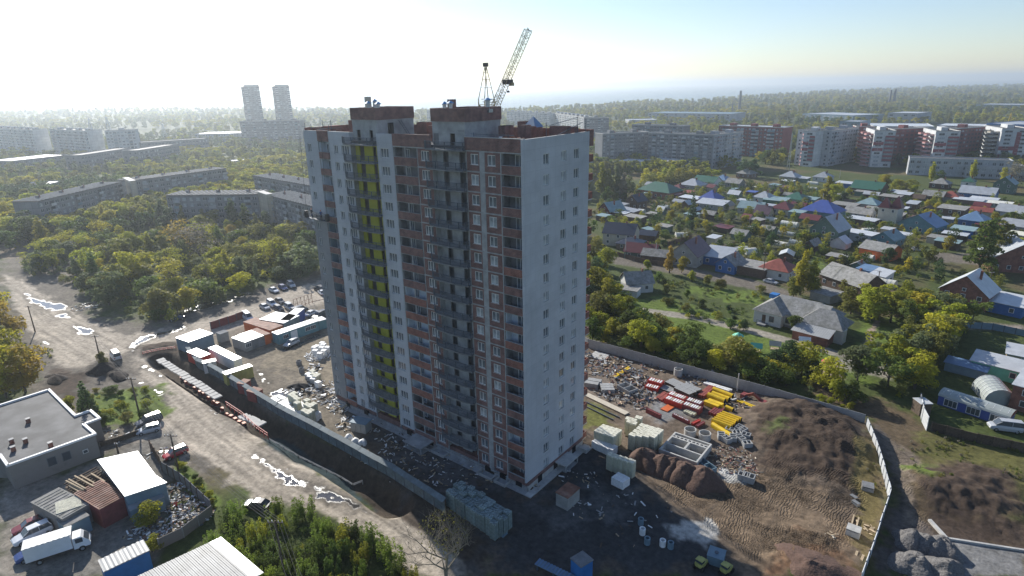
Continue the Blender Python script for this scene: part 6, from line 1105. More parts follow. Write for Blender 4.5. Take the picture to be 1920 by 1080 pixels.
# the woods that read as one mass: far trees set on points
def far_woods():
    r = np.random.default_rng(21); n = 52000; az = np.radians(r.uniform(-84, 4, n)); u = r.random(n); d = 330*np.exp(u*np.log(5200/330)); x = CP[0]+d*np.sin(az); y = CP[1]+d*np.cos(az)
    keep = water_mask(x, y) < .1
    def inside(poly, z=0): return sdist(x, y, np.array(GP(poly, z))) > 0
    keep &= ~inside([(1100, 330), (1240, 330), (1350, 322), (1425, 302), (1560, 297), (1700, 322), (1725, 330), (1930, 330), (1930, 620), (1100, 620)])
    keep &= ~inside([(0, 468), (60, 466), (600, 423), (620, 620), (0, 700)])
    keep &= ~inside([(1640, 236), (1925, 236), (1925, 262), (1640, 262)])
    cl = fbm(x/90+3, y/90, 3); dens = sst(.36, .52, cl)*.75+.25*(d > 1200); left = np.degrees(az) < -38; dens = np.where(left & (d < 1000), np.maximum(dens, .75), dens); keep &= r.random(n) < dens
    for c in FOOT:
        q = np.abs((x-c[0])*cos(c[2])+(y-c[1])*sin(c[2])) < c[3]+2; w_ = np.abs(-(x-c[0])*sin(c[2])+(y-c[1])*cos(c[2])) < c[4]+2; keep &= ~(q & w_)
    # keep rough spacing: thin by cell
    cell = 5.2*np.maximum(1, (d/500)**.9); kx = np.floor(x/cell).astype(int); ky = np.floor(y/cell).astype(int); seen = set(); kk = np.zeros(n, bool)
    for i in np.where(keep)[0]:
        k = (kx[i], ky[i], int(cell[i]*3))
        if k not in seen: seen.add(k); kk[i] = True
    x, y, d = x[kk], y[kk], d[kk]; sc = r.uniform(.7, 1.15, len(x))*np.maximum(1, (d/900)**.55)*np.where(d > 1500, .9, 1.0); z = far_height(x, y)
    hue = fbm(x/60+30, y/60, 3)+.22*(r.random(len(x))-.5)
    order = ['leaf_dark', 'leaf_green', 'leaf_olive', 'leaf_willow', 'leaf_lime', 'leaf_olive', 'leaf_lime', 'leaf_yellow']; idx = np.clip(((hue-.22)/.56*8).astype(int), 0, 7)
    coll = bpy.data.collections.new('far_tree_kinds'); fm = []
    for i, lf in enumerate(order):
        kd = ('round', 'spread', 'round')[i % 3]; me = leafcloud(300+i, blobs(kd, 60+i), 800, .46, mname=lf); tr = bpy.data.objects.new('far_tree_%c' % (97+i), me); coll.objects.link(tr)
    me = bpy.data.meshes.new('far_woods'); me.vertices.add(len(x)); me.vertices.foreach_set('co', np.stack([x, y, z-.5], 1).astype('f').ravel())
    for nm, tp, v in (('size', 'FLOAT', sc), ('kind_index', 'INT', idx), ('turn', 'FLOAT', r.uniform(0, 6.28, len(x)))): a = me.attributes.new(nm, tp, 'POINT'); a.data.foreach_set('value', v.astype('f' if tp == 'FLOAT' else 'i'))
    o = put('far_woods', me); o['kind'] = 'stuff'; ng = bpy.data.node_groups.new('woods', 'GeometryNodeTree'); ng.interface.new_socket('Geometry', in_out='INPUT', socket_type='NodeSocketGeometry'); ng.interface.new_socket('Geometry', in_out='OUTPUT', socket_type='NodeSocketGeometry')
    N = ng.nodes.new; L = ng.links.new; gi = N('NodeGroupInput'); go = N('NodeGroupOutput'); ip = N('GeometryNodeInstanceOnPoints'); ci = N('GeometryNodeCollectionInfo'); ci.inputs['Collection'].default_value = coll; ci.inputs['Separate Children'].default_value = True; ci.inputs['Reset Children'].default_value = True
    def na(nm, tp): a = N('GeometryNodeInputNamedAttribute'); a.data_type = tp; a.inputs[0].default_value = nm; return a.outputs[0]
    cx = N('ShaderNodeCombineXYZ'); L(na('turn', 'FLOAT'), cx.inputs[2]); L(gi.outputs[0], ip.inputs['Points']); L(ci.outputs[0], ip.inputs['Instance']); ip.inputs['Pick Instance'].default_value = True; L(na('kind_index', 'INT'), ip.inputs['Instance Index']); L(cx.outputs[0], ip.inputs['Rotation']); L(na('size', 'FLOAT'), ip.inputs['Scale']); L(ip.outputs[0], go.inputs[0])
    md = o.modifiers.new('woods', 'NODES'); md.node_group = ng; print('FAR TREES', len(x))
far_woods()
# ================================================================ building site and everything lying on it
def dirw(p, q): a = G(*p); b = G(*q); return atan2(b[1]-a[1], b[0]-a[0])
def roofbox(name, label, cat, pts, z, wall, roof, parts=None, group=None, ov=.08, z0=-.1):
    """hut or container given by the four roof corners seen in the photo, projected to height z; squared up"""
    W = [G(a, b, z) for a, b in pts]; c = sum(W)/4; e = (W[1]-W[0]+W[2]-W[3])/2; f = (W[3]-W[0]+W[2]-W[1])/2; L = np.linalg.norm(e); D = np.linalg.norm(f); an = atan2(e[1], e[0])
    t = thing(name, label, cat, (c[0], c[1], 0), an, group); mb = MB(); mb.box(-L/2, L/2, -D/2, D/2, z0, z-.12, wall); mb.build('wall', t)
    mb = MB(); mb.box(-L/2-ov, L/2+ov, -D/2-ov, D/2+ov, z-.12, z, roof); mb.build('roof', t)
    if parts: parts(t, L, D, z)
    return t
def ribs(m, step=.6):
    def f(t, L, D, z):
        mb = MB(); n = int(L/step)
        for k in range(n): x = -L/2+(k+.5)*L/n; [mb.box(x-.05, x+.05, s*D/2-.03, s*D/2+.03, .1, z-.2, m) for s in (-1, 1)]
        n = int(D/step)
        for k in range(n): y = -D/2+(k+.5)*D/n; [mb.box(s*L/2-.03, s*L/2+.03, y-.05, y+.05, .1, z-.2, m) for s in (-1, 1)]
        mb.build('ribs', t)['kind'] = 'stuff'
    return f
def winset(xs, side=-1, base=None, door=None):
    def f(t, L, D, z):
        if base: base(t, L, D, z)
        y = side*D/2
        for fx in xs: x = fx*L; wd = MB(); wd.box(x-.75, x+.75, y-.06, y+.06, 1.0, 2.1, 'white_frame'); o = wd.build('window', t); q = MB(); [q.box(x+a-.2, x+a+.2, y-.09, y+.09, 1.1, 2.0, 'glass') for a in (-.48, 0, .48)]; q.build('pane', o)
        if door: x = door*L; wd = MB(); wd.box(x-.9, x+.9, y-.07, y+.07, .1, 2.3, 'white_paint'); wd.build('door', t)
    return f
CB = 'site_container'
roofbox('site_cabin', 'square blue-grey cabin with white flat roof at the site corner', 'cabin', [(332, 632), (377, 616), (396, 626), (351, 642)], 3.2, 'blue_grey', 'white_metal_roof')
roofbox(CB, 'red container with white roof behind the site hoarding', 'container', [(353, 658), (370, 652), (392, 664), (373, 671)], 2.6, 'red_paint', 'white_metal_roof', ribs('red_paint'))
roofbox('site_cabin', 'tiny pale cabin beside the red container', 'cabin', [(378, 677), (402, 672), (406, 676), (382, 681)], 2.5, 'plaster_white', 'white_metal_roof', winset((0,)))
roofbox(CB, 'long white container in the middle of the yard', 'container', [(392, 652), (405, 647), (453, 671), (437, 676)], 2.7, 'white_paint', 'white_metal_roof', ribs('white_paint'))
roofbox(CB, 'olive yellow container with planks on its roof', 'container', [(417, 697), (467, 682), (473, 686), (423, 703)], 2.7, 'olive_paint', 'white_metal_roof', ribs('olive_paint'))
roofbox(CB, 'small maroon box with brown lid at the hoarding', 'container', [(447.5, 716), (460, 709), (467, 713), (453, 722)], 2.4, 'maroon_paint', 'rust_sheet')
roofbox(CB, 'second maroon box with brown lid, nearer the pallets', 'container', [(467, 731), (480, 722), (488, 732), (473, 738)], 2.2, 'maroon_paint', 'rust_sheet')
roofbox('site_cabin', 'small grey cabin with white roof next to the bush', 'cabin', [(437, 632), (449, 627.5), (469, 638), (457, 642.5)], 2.6, 'plaster_grey', 'white_metal_roof', winset((-.1,)))
roofbox('site_cabin', 'dark cabin with wide white roof between grey cabin and orange container', 'cabin', [(449, 627), (474, 617.5), (492, 630), (469, 637.5)], 2.6, 'concrete_dark', 'white_metal_roof')
roofbox(CB, 'orange container with junk on its roof', 'container', [(474, 617), (483, 614.5), (505, 625), (492, 630)], 2.6, 'orange_paint', 'rust_sheet', ribs('orange_paint'))
roofbox(CB, 'long shed with rusty white roof behind the orange container', 'container', [(460, 602), (488, 592), (521, 613), (502, 620)], 2.8, 'orange_paint', 'rust_sheet')
roofbox('shed', 'large shed with dirty white ribbed roof by the parked cars', 'shed', [(497, 596), (525, 580), (553, 596), (521, 608)], 3.0, 'concrete_dark', 'white_metal_roof')
roofbox('shed', 'white-roofed shed joined to the large ribbed one', 'shed', [(526, 579.5), (542, 583), (572, 595), (555, 598)], 3.0, 'blue_metal', 'white_metal_roof')
roofbox('site_cabin', 'very long blue cabin row with white roof and white windows', 'cabin', [(510, 622), (585, 598), (597, 601), (520, 628)], 2.7, 'wood_teal', 'white_metal_roof', winset((-.32, .22, .36), door=-.12))
roofbox('site_cabin', 'dark blue cabin ending the long cabin row at the tower', 'cabin', [(588, 597), (603, 593), (612, 598), (598, 602)], 2.6, 'wood_teal', 'white_metal_roof')
roofbox('guard_hut', 'open-fronted toolshed beside the brick yard fence', 'shed', [(406, 623), (421, 618), (427, 622), (411, 627)], 2.4, 'plaster_grey', 'concrete_dark')
g = G(540, 612); t = thing('arch_shelter', 'half-round sheet metal shelter between cabin row and white-roofed shed', 'shelter', (g[0], g[1], 0), .3); mb = MB()
for k in range(8): a0, a1 = pi*k/8, pi*(k+1)/8; mb.poly([(2.4*cos(a0), -2.2, 2.4*sin(a0)), (2.4*cos(a1), -2.2, 2.4*sin(a1)), (2.4*cos(a1), 2.2, 2.4*sin(a1)), (2.4*cos(a0), 2.2, 2.4*sin(a0))], 'metal_sheet')
mb.poly([(2.4*cos(pi*k/8), 2.2, 2.4*sin(pi*k/8)) for k in range(9)], 'metal_sheet'); mb.build('shell', t)
g = G(1066, 936); t = roofbox('site_cabin', 'small hut with rusty flat roof in the shadow of the tower', 'hut', [(1043, 921), (1066, 904), (1086, 914), (1064, 935)], 2.3, 'plaster_grey', 'rust_sheet')
roofbox('guard_hut', 'bright blue guard cabin with dark roof at the bottom edge', 'cabin', [(1068, 1047), (1090, 1036), (1114, 1046), (1092, 1062)], 2.8, 'blue_paint', 'concrete_dark')
g0, g1 = G(1007, 1052, 1.0), G(1075, 1085, 1.0); t = thing('slatted_ramp', 'blue ribbed metal sheet lying sloped left of the guard cabin', 'ramp', (g0[0], g0[1], 0), atan2(g1[1]-g0[1], g1[0]-g0[0])); L = float(np.linalg.norm(g1-g0)); mb = MB(); mb.box(0, L, -.6, .6, .9, .96, 'blue_grey'); mb.build('sheet', t)
for k in range(int(L/.45)): mb = MB(); mb.box(k*.45, k*.45+.22, -.62, .62, .96, 1.02, 'skyblue_metal'); mb.build('rib', t)
for x in (.3, L/2, L-.3): mb = MB(); mb.box(x-.08, x+.08, -.5, -.34, -.1, .9, 'dark_metal'); mb.box(x-.08, x+.08, .34, .5, -.1, .9, 'dark_metal'); mb.build('leg', t)
# fences -------------------------------------------------
def panel_fence(name, label, pts, H, plen, m, cap=None, canopy=None, th=.08, post='concrete', mat_alt=None, wpts=None):
    W = wpts or [G(*p) for p in pts]; t = thing(name, label, 'fence', (W[0][0], W[0][1], 0)); o0 = W[0]; rr = random.Random(4)
    for a, b in zip(W[:-1], W[1:]):
        L = float(np.linalg.norm(b-a)); n = max(1, round(L/plen)); an = atan2(b[1]-a[1], b[0]-a[0]); pl = L/n
        mb = MB(); mb.box(.03, pl-.03, -th/2, th/2, 0, H, m)
        for k in range(3): mb.box(.12, pl-.12, -th/2-.02, -th/2+.0, H*(.08+.31*k), H*(.33+.31*k), m)
        if cap: mb.box(0, pl, -th, th, H, H+.06, cap)
        me = mb.mesh('panel'); pm = MB(); pm.box(-.07, .07, -.1, .1, -.3, H+.05, post); pme = pm.mesh('post')
        if canopy: cm = MB(); cm.poly([(0, -.45, H+.0), (pl, -.45, H+.0), (pl, .35, H+.35), (0, .35, H+.35)], canopy); cm.poly([(0, -.45, H-.05), (0, .35, H+.30), (pl, .35, H+.30), (pl, -.45, H-.05)], canopy); cme = cm.mesh('canopy_sheet')
        for k in range(n):
            q = a+(b-a)*k/n-o0; z = min(0, ZG(*(q+o0)))
            o = put('panel', me, t, (q[0], q[1], z-.05+rr.uniform(-.04, .04)), an); o.rotation_euler[0] = rr.uniform(-.02, .02)
            put('post', pme, t, (q[0], q[1], z), an)
            if canopy: put('canopy_sheet', cme, t, (q[0], q[1], z), an)
    return t
FL_ = [(344, 652), (372, 690), (403, 704), (522, 778), (604, 822), (742, 900), (835, 962)]
panel_fence('site_fence', 'pale blue sheet hoarding with lean-to canopy along the trench', FL_, 2.2, 2.2, 'hoarding', canopy='hoarding', post='dark_metal')
panel_fence('concrete_fence', 'grey concrete panel fence along the trees behind the site', [(1085, 640), (1103, 652), (1300, 706), (1430, 742), (1620, 798)], 2.3, 3.0, 'concrete')
panel_fence('white_fence', 'bright white sheet fence at the right edge of the site', [(1623, 803), (1640, 845), (1655, 895), (1666, 938)], 2.2, 2.2, 'white_metal_roof', post='dark_metal')
panel_fence('sheet_fence', 'fence seen edge-on running down from the white one', [(1666, 938), (1640, 1020), (1612, 1100)], 2.2, 2.4, 'white_paint', post='dark_metal')
panel_fence('yard_fence', 'brown fence between the cabins and the muddy track', [(396, 618), (460, 596)], 2.2, 2.4, 'maroon_paint', post='dark_metal')
panel_fence('white_screen', 'tall white sheet wall at the dark garden corner', [(1722, 762), (1728, 790), (1737, 808)], 2.8, 2.4, 'white_metal_roof', post='dark_metal')
roofbox('shed', 'small shed with white roof behind the tall white sheet wall', 'shed', [(1718, 746), (1739, 746), (1743, 756), (1722, 757)], 2.6, 'timber_dark', 'white_metal_roof')
panel_fence('garden_fence', 'dark board fence below the parked white minivan', [(1745, 808), (1830, 830), (1925, 850)], 1.8, 2.5, 'timber_dark', post='timber_dark')
panel_fence('garden_fence', 'pale blue fence under the brick gabled house', [(1778, 612), (1860, 618), (1925, 632)], 1.7, 2.6, 'blue_grey', post='dark_metal')
panel_fence('garden_fence', 'dark brown fence along the village lane', [(1150, 478), (1200, 492), (1243, 500)], 1.7, 2.5, 'wood_brown', post='timber_dark')
W = [G(510, 570), G(545, 556), G(600, 540)]
panel_fence('mesh_fence', 'rusty grid of posts and rails behind the parked cars', [(552, 578), (585, 566), (612, 560)], .12, 2.5, 'rust_sheet', post='rust_sheet')
# kerbside slabs and red barrier blocks along the trench
a, b = G(299, 675), G(412, 748); n = 19; L = float(np.linalg.norm(b-a)); an = atan2(b[1]-a[1], b[0]-a[0]); mb = MB(); mb.box(0, L/n-.3, -.85, .85, 0, .25, 'concrete_light'); me = mb.mesh('concrete_slab'); rr = random.Random(6)
for k in range(n):
    q = a+(b-a)*k/n; o = put('concrete_slab', me, None, (q[0]+rr.uniform(-.12, .12), q[1]+rr.uniform(-.12, .12), .08), an+rr.uniform(-.08, .08)); tag(o, f"bright concrete slab number {k+1} down the slope beside the trench" if False else 'bright concrete slab in the row beside the trench', 'slab', 'concrete slabs beside the trench')
a, b = G(455, 782), G(492, 800); n = 6
for k in range(n): q = a+(b-a)*k/n; o = put('concrete_slab', me, None, (q[0], q[1], .3+.02*k), an+rr.uniform(-.2, .2)); tag(o, 'white slab in the small heap at the red railing', 'slab', 'white slabs at the red railing')
mb = MB(); mb.box(-.45, .45, -.35, .35, 0, .75, 'maroon_paint'); mb.box(-.4, .4, -.3, .3, .75, .85, 'orange_paint'); mb.box(-.5, .5, -.4, .4, 0, .15, 'concrete_dark'); me = mb.mesh('barrier_block')
for k in range(15):
    f = k/14; px = 338+(455-338)*f; py = 695+(782-695)*f+2*sin(k*2.1); q = G(px, py); o = put('barrier_block', me, None, (q[0], q[1], ZG(*q)), an+rr.uniform(-.4, .4)); tag(o, 'faded red barrier block in the line along the dirt road', 'barrier', 'red barrier blocks along the dirt road')
def railing(name, label, pts, H, step, m, cat='railing'):
    W = [G(*p) for p in pts]; t = thing(name, label, cat, (*W[0], 0)); mb = MB()
    for a, b in zip(W[:-1], W[1:]):
        a = a-W[0]; b = b-W[0]; L = float(np.linalg.norm(b-a)); n = max(1, int(L/step)); z = 0
        for h in (H, H*.5): mb.beam((a[0], a[1], h), (b[0], b[1], h), .09, m)
        for k in range(n+1): q = a+(b-a)*k/n; o = MB().beam((q[0], q[1], -.3), (q[0], q[1], H+.05), .1, m).build('post', t)
        for k in range(n): q = a+(b-a)*k/n; q2 = a+(b-a)*(k+1)/n; mb.beam((q[0], q[1], .1), (q2[0], q2[1], H), .05, m)
    mb.build('rails', t); return t
railing('red_railing', 'red steel railing at the end of the barrier blocks', [(425, 762), (455, 782), (480, 806), (503, 822)], 1.1, 1.5, 'red_paint')
railing('red_netting', 'crumpled red safety netting at the head of the trench', [(268, 665), (300, 658), (330, 654)], .7, .8, 'red_paint', 'netting')
railing('pipe_rail', 'thin dark pipe running along the near edge of the trench', [(505, 826), (560, 858), (640, 898), (662, 912), (680, 905)], .45, 3, 'concrete_dark', 'pipe')
railing('pipe_rail', 'long grey pipe beside the hoarding and the left pallets', [(600, 800), (640, 822), (690, 850)], .3, 3, 'concrete_light', 'pipe')
railing('grid_frame', 'tall rusty grid frame standing behind the parked cars', [(552, 580), (586, 568)], 3.0, 1.2, 'rust_sheet', 'frame')
# ---------------------------------------------------------------- pallets of blocks
def pallet(h=1.5, side='foam_block', top='foam_block_top', w=1.0, d=1.2, rows=None, seed=0):
    q = random.Random(seed); mb = MB(); mb.box(-w/2, w/2, -d/2, d/2, 0, .13, 'timber_dark'); nb = rows or max(2, int(h/.3)); bh = (h-.13)/nb
    pal = mb.mesh('base'); bl = MB()
    for k in range(nb):
        for i in range(2):
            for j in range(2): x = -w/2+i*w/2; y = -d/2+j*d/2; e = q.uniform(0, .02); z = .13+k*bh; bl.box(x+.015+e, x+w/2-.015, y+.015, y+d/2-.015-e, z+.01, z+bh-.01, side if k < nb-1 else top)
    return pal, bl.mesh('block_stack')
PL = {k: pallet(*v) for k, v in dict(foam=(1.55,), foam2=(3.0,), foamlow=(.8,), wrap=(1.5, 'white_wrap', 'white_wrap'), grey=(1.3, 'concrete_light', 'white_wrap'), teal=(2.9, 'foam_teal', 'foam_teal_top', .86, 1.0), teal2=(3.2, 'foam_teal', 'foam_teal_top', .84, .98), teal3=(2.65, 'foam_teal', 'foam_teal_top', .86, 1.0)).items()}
def put_pallet(kind, x, y, rz, label, group, z=None):
    t = thing('block_pallet', label, 'pallet', (x, y, max(0, ZG(x, y)) if z is None else z), rz, group); put('base', PL[kind][0], t); put('block_stack', PL[kind][1], t); return t
def pallets(quad, nx, ny, kinds, label, group, jit=.12, miss=0, seed=1, stack=0, cond=None, z=0):
    A, B, C, D = [G(*p, z) for p in quad]; r = random.Random(seed); an = atan2(B[1]-A[1], B[0]-A[0])
    for i in range(nx):
        for j in range(ny):
            if r.random() < miss or (cond and not cond(i, j)): continue
            u, v = (i+.5)/nx, (j+.5)/ny; p = A*(1-u)*(1-v)+B*u*(1-v)+C*u*v+D*(1-u)*v; kd = r.choice(kinds)
            put_pallet(kd, p[0]+r.uniform(-jit, jit), p[1]+r.uniform(-jit, jit), an+r.uniform(-.07, .07), label, group)
pallets([(836, 918), (864, 899), (962, 957), (926, 984)], 4, 10, ('teal', 'teal', 'teal2', 'teal3'), 'tall block pallet in the long stack before the tower', 'pallets in the long stack before the tower', .1, z=3)
pallets([(1115, 808), (1131, 796), (1165, 805), (1149, 818)], 3, 4, ('foam2',), 'tall cream block pallet in the group nearest the tower corner', 'cream pallets nearest the tower corner', .05, z=3)
pallets([(1177, 817), (1204, 793), (1243, 806), (1228, 818)], 4, 4, ('foam2',), 'tall cream block pallet in the group beside the sand heaps', 'cream pallets beside the sand heaps', .05, z=3)
pallets([(1168, 796), (1182, 780), (1203, 788), (1192, 800)], 3, 3, ('foam2', 'foam'), 'cream block pallet behind the two tall groups', 'cream pallets behind the two tall groups', .2, .15, z=2.4)
pallets([(1112, 829), (1122, 823), (1156, 838), (1146, 845)], 2, 5, ('wrap',), 'white-wrapped pallet on the shadow edge by the tower steps', 'wrapped pallets on the shadow edge', .1, .1, z=1.3)
pallets([(1137, 853), (1146, 847), (1192, 862), (1184, 868)], 1, 5, ('foam2',), 'cream block pallet in the single row before the sand heaps', 'single row of pallets before the sand heaps', .04, z=3)
pallets([(1147, 896), (1160, 886), (1180, 896), (1168, 906)], 2, 2, ('wrap',), 'white block pallet in the square of four in the shadow', 'four white pallets in the shadow', .04, z=1.4)
pallets([(522, 754), (548, 742), (600, 772), (580, 790)], 4, 9, ('wrap', 'wrap', 'foam2'), 'bright pallet in the row against the hoarding', 'bright pallets against the hoarding', .08, .05, z=1.6)
pallets([(505, 752), (525, 742), (540, 748), (520, 758)], 2, 2, ('wrap',), 'white-topped pallet at the upper end of the bright row', 'white-topped pallets at the upper end of the bright row', .2, z=1)
pallets([(574, 700), (583, 694), (598, 704), (588, 712)], 3, 3, ('grey', 'foam'), 'grey block pallet in the cluster by the dark tarpaulin', 'grey pallets by the dark tarpaulin', .12, .1, z=1.3)
pallets([(588, 716), (596, 712), (604, 718), (598, 722)], 1, 1, ('wrap',), 'single white pallet below the grey cluster', None, z=1.3)
pallets([(585, 652), (600, 640), (615, 652), (600, 668)], 3, 3, ('wrap',), 'white-wrapped pallet in the heap at the left foot of the tower', 'white-wrapped pallets at the left foot of the tower', .4, .1, z=1.2)
# ---------------------------------------------------------------- foundation box, rings, tanks
Q = [G(a, b, 1.4) for a, b in ((1236, 842), (1265, 809), (1336, 833), (1306, 867))]; c = sum(Q)/4; an = atan2(*(Q[3]-Q[0]+Q[2]-Q[1])[::-1]); L = (np.linalg.norm(Q[3]-Q[0])+np.linalg.norm(Q[2]-Q[1]))/2; D = (np.linalg.norm(Q[1]-Q[0])+np.linalg.norm(Q[2]-Q[3]))/2
t = thing('concrete_foundation', 'rectangular concrete pit box with cells, beside the sand heaps', 'foundation', (c[0], c[1], 0), an); x, y = L/2, D/2; w_ = .28
for a in ((-x, x, -y, -y+w_), (-x, x, y-w_, y), (-x, -x+w_, -y+w_, y-w_), (x-w_, x, -y+w_, y-w_), (-x+w_, x-w_, -y*.28, -y*.28+w_), (-x+w_, x-w_, y*.45, y*.45+w_), (-x+w_, x-w_, y*.66, y*.66+.2), (-.1, .25, -y*.28+w_, y*.45)): mb = MB(); mb.box(*a, -.1, 1.4, 'concrete_light'); mb.build('wall', t)
for k in range(8): mb = MB(); xx = -x+w_+.4+k*(L-1)/8; mb.box(xx, xx+.22, y*.45+w_, y*.66, .9, 1.4, 'concrete_light'); mb.build('cross_wall', t)
mb = MB(); mb.box(-x+w_, x-w_, -y+w_, y-w_, 0, .12, 'concrete_dark'); mb.build('floor', t)
def ring(px, py, r, h, lab, m='concrete_light', cat='concrete ring', z=0, name='concrete_ring'):
    g = G(px, py, h); t = MB(); n = 20; 
    for k in range(n):
        a0, a1 = 2*pi*k/n, 2*pi*(k+1)/n; c0, s0, c1, s1 = cos(a0), sin(a0), cos(a1), sin(a1); q = r-.13
        t.poly([(r*c0, r*s0, 0), (r*c1, r*s1, 0), (r*c1, r*s1, h), (r*c0, r*s0, h)], m); t.poly([(q*c0, q*s0, h), (q*c1, q*s1, h), (q*c1, q*s1, .05), (q*c0, q*s0, .05)], m); t.poly([(r*c0, r*s0, h), (r*c1, r*s1, h), (q*c1, q*s1, h), (q*c0, q*s0, h)], m)
    t.poly([(r*cos(2*pi*k/n), r*sin(2*pi*k/n), .06) for k in range(n)], 'soil_dark'); o = t.build(name, None, (g[0], g[1], -.03)); return tag(o, lab, cat)
ring(1294.5, 804, 1.05, 1.3, 'large concrete ring left of the yellow forms'); ring(1322, 811, 1.05, 1.3, 'large concrete ring right of the other, against the yellow beam'); ring(1272, 691, .9, 1.5, 'pale concrete ring on legs near the concrete fence')
for a in ((1202, 972, 'pale blue ring drum at the upper left of the group in the shadow'), (1205, 990, 'white-lidded drum under the upper ring drum'), (1214, 1008, 'blue-grey drum at the bottom of the left drum group'), (1243, 1012, 'white-topped drum of the right pair in the shadow'), (1258, 1016, 'blue ring drum at the right end of the drums')): ring(a[0], a[1], .42, 1.0, a[2], 'blue_grey' if 'blue' in a[2] else 'white_wrap', 'drum', name='drum')
# heaps: sand, gravel, soil
def mound(name, label, cat, px, py, r, h, m, seed, sq=1.0, rot=0, peak=.95, rough=.14):
    g = G(px, py); q = np.random.default_rng(seed); N = 26; vs = [(0, 0, h)]; F = []; off = q.uniform(-.25, .25, 2)*r
    for i in range(1, N+1):
        for k in range(40):
            a = 2*pi*k/40; f = i/N; rr = r*f*(1+.14*sin(a*3+seed)+.08*sin(a*5+seed*2)); z = h*(1-f**1.05)**(peak*.72)
            z = z*(1+rough*(fbm(np.array([rr*cos(a)*.9+seed*7]), np.array([rr*sin(a)*.9]), 3)[0]-.5)*2)+rough*.5*(fbm(np.array([rr*cos(a)*3+seed]), np.array([rr*sin(a)*3]), 2)[0]-.5)*(1 if f < .95 else 0); vs.append((rr*cos(a)+off[0]*(1-f), rr*sin(a)*sq+off[1]*(1-f), z-.12 if f == 1 else z))
    for k in range(40): F.append((0, 1+k, 1+(k+1) % 40))
    for i in range(N-1):
        for k in range(40): a = 1+i*40+k; b = 1+i*40+(k+1) % 40; F.append((a, a+40, b+40, b))
    me = bpy.data.meshes.new(name); me.from_pydata(vs, [], F); me.materials.append(M[m]); me.polygons.foreach_set('use_smooth', [True]*len(F)); o = put(name, me, None, (g[0], g[1], 0), rot); return tag(o, label, cat)
for i, a in enumerate(((1212, 868, 3.2, 2.9, 'brown sand heap nearest the pallets'), (1236, 876, 2.7, 2.6, 'brown sand heap, second from the pallets'), (1258, 884, 2.7, 2.5, 'brown sand heap in the middle of the line'), (1283, 893, 3.0, 2.9, 'brown sand heap, second from the drum end'), (1315, 905, 3.3, 2.8, 'brown sand heap at the far end of the line, by the grey trough'))): mound('sand_heap', a[4], 'sand heap', *a[:4], 'sand_brown', i+3)
for i, a in enumerate(((1705, 1018, 2.1, 2.0, 'gravel heap at the top left of the grey group'), (1733, 1022, 2.2, 2.0, 'gravel heap, middle of the upper row'), (1765, 1032, 2.4, 2.0, 'gravel heap at the right of the upper row'), (1712, 1062, 2.8, 2.1, 'gravel heap at the lower left of the group'), (1765, 1072, 3.0, 2.1, 'gravel heap at the lower right of the group'))): mound('gravel_heap', a[4], 'gravel heap', *a[:4], 'gravel_grey', i+13, peak=1.1, rough=.34)
mound('soil_heap', 'dark soil heap by the pole at the lane fork', 'soil heap', 192, 695, 3.0, 2.0, 'soil_dark', 21); mound('soil_heap', 'long dark soil heap right of the pole at the lane fork', 'soil heap', 222, 706, 3.4, 1.3, 'soil_dark', 22, .5); mound('soil_heap', 'low dark soil bank at the corner of the garage', 'soil heap', 104, 712, 3.8, 1.4, 'soil_dark', 23, .5); mound('tarpaulin_heap', 'heap under black tarpaulin among the site pallets', 'covered heap', 562, 728, 2.6, 1.2, 'dark_void', 24, .7, .5)
mound('soil_heap', 'orange-brown clay heap at the bottom edge of the site', 'soil heap', 1530, 1072, 5.0, 2.2, 'sand_brown', 25)
# ---------------------------------------------------------------- loose material
def bars(name, label, cat, p, q, w_, h, n, m, gap=.08, z=0, rnd=False, group=None, layers=1, top=None):
    """n equal beams side by side from p to q; each one a part"""
    a, b = G(*p, z+h), G(*q, z+h); L = float(np.linalg.norm(b-a)); an = atan2(b[1]-a[1], b[0]-a[0]); t = thing(name, label, cat, (a[0], a[1], z), an, group); mb = MB()
    if rnd:
        k = 6; P = [(w_/2-w_/2*cos(pi*i/k), h*.55+h*.45*sin(pi*i/k)) for i in range(k+1)]; P = [(0, 0)]+P+[(w_, 0)]
        for i in range(len(P)-1): mb.poly([(0, P[i][0], P[i][1]), (0, P[i+1][0], P[i+1][1]), (L, P[i+1][0], P[i+1][1]), (L, P[i][0], P[i][1])], m)
        for s in (0, L): mb.poly([(s, y, z_) for y, z_ in P], 'dark_void' if s else m)
    else: mb.box(0, L, 0, w_, 0, h, m); (mb.box(.02, L-.02, .02, w_-.02, h, h+.03, top) if top else None)
    me = mb.mesh('beam'); r = random.Random(n)
    for l in range(layers):
        for k in range(n): put('beam', me, t, (r.uniform(-.15, .15), -k*(w_+gap), l*h*1.03), r.uniform(-.01, .01))
    return t
bars('steel_sheet', 'blue metal strip lying below the long pallet stack', 'sheet', (880, 974), (944, 1008), 1.1, .15, 1, 'blue_grey')
Y = 'yellow steel forms on the site'
bars('yellow_form', 'yellow rounded forms farthest up the stack by the fence', 'steel form', (1336, 727), (1373, 741), .95, 1.1, 1, 'yellow_paint', rnd=True, group=Y); bars('yellow_form', 'pair of yellow rounded forms in the middle stack', 'steel form', (1332, 734), (1364, 746), 1.0, 1.2, 2, 'yellow_paint', rnd=True, group=Y); bars('yellow_form', 'low pair of yellow blocks under the middle stack', 'steel form', (1325, 749), (1352, 759), .9, .9, 2, 'yellow_paint', group=Y)
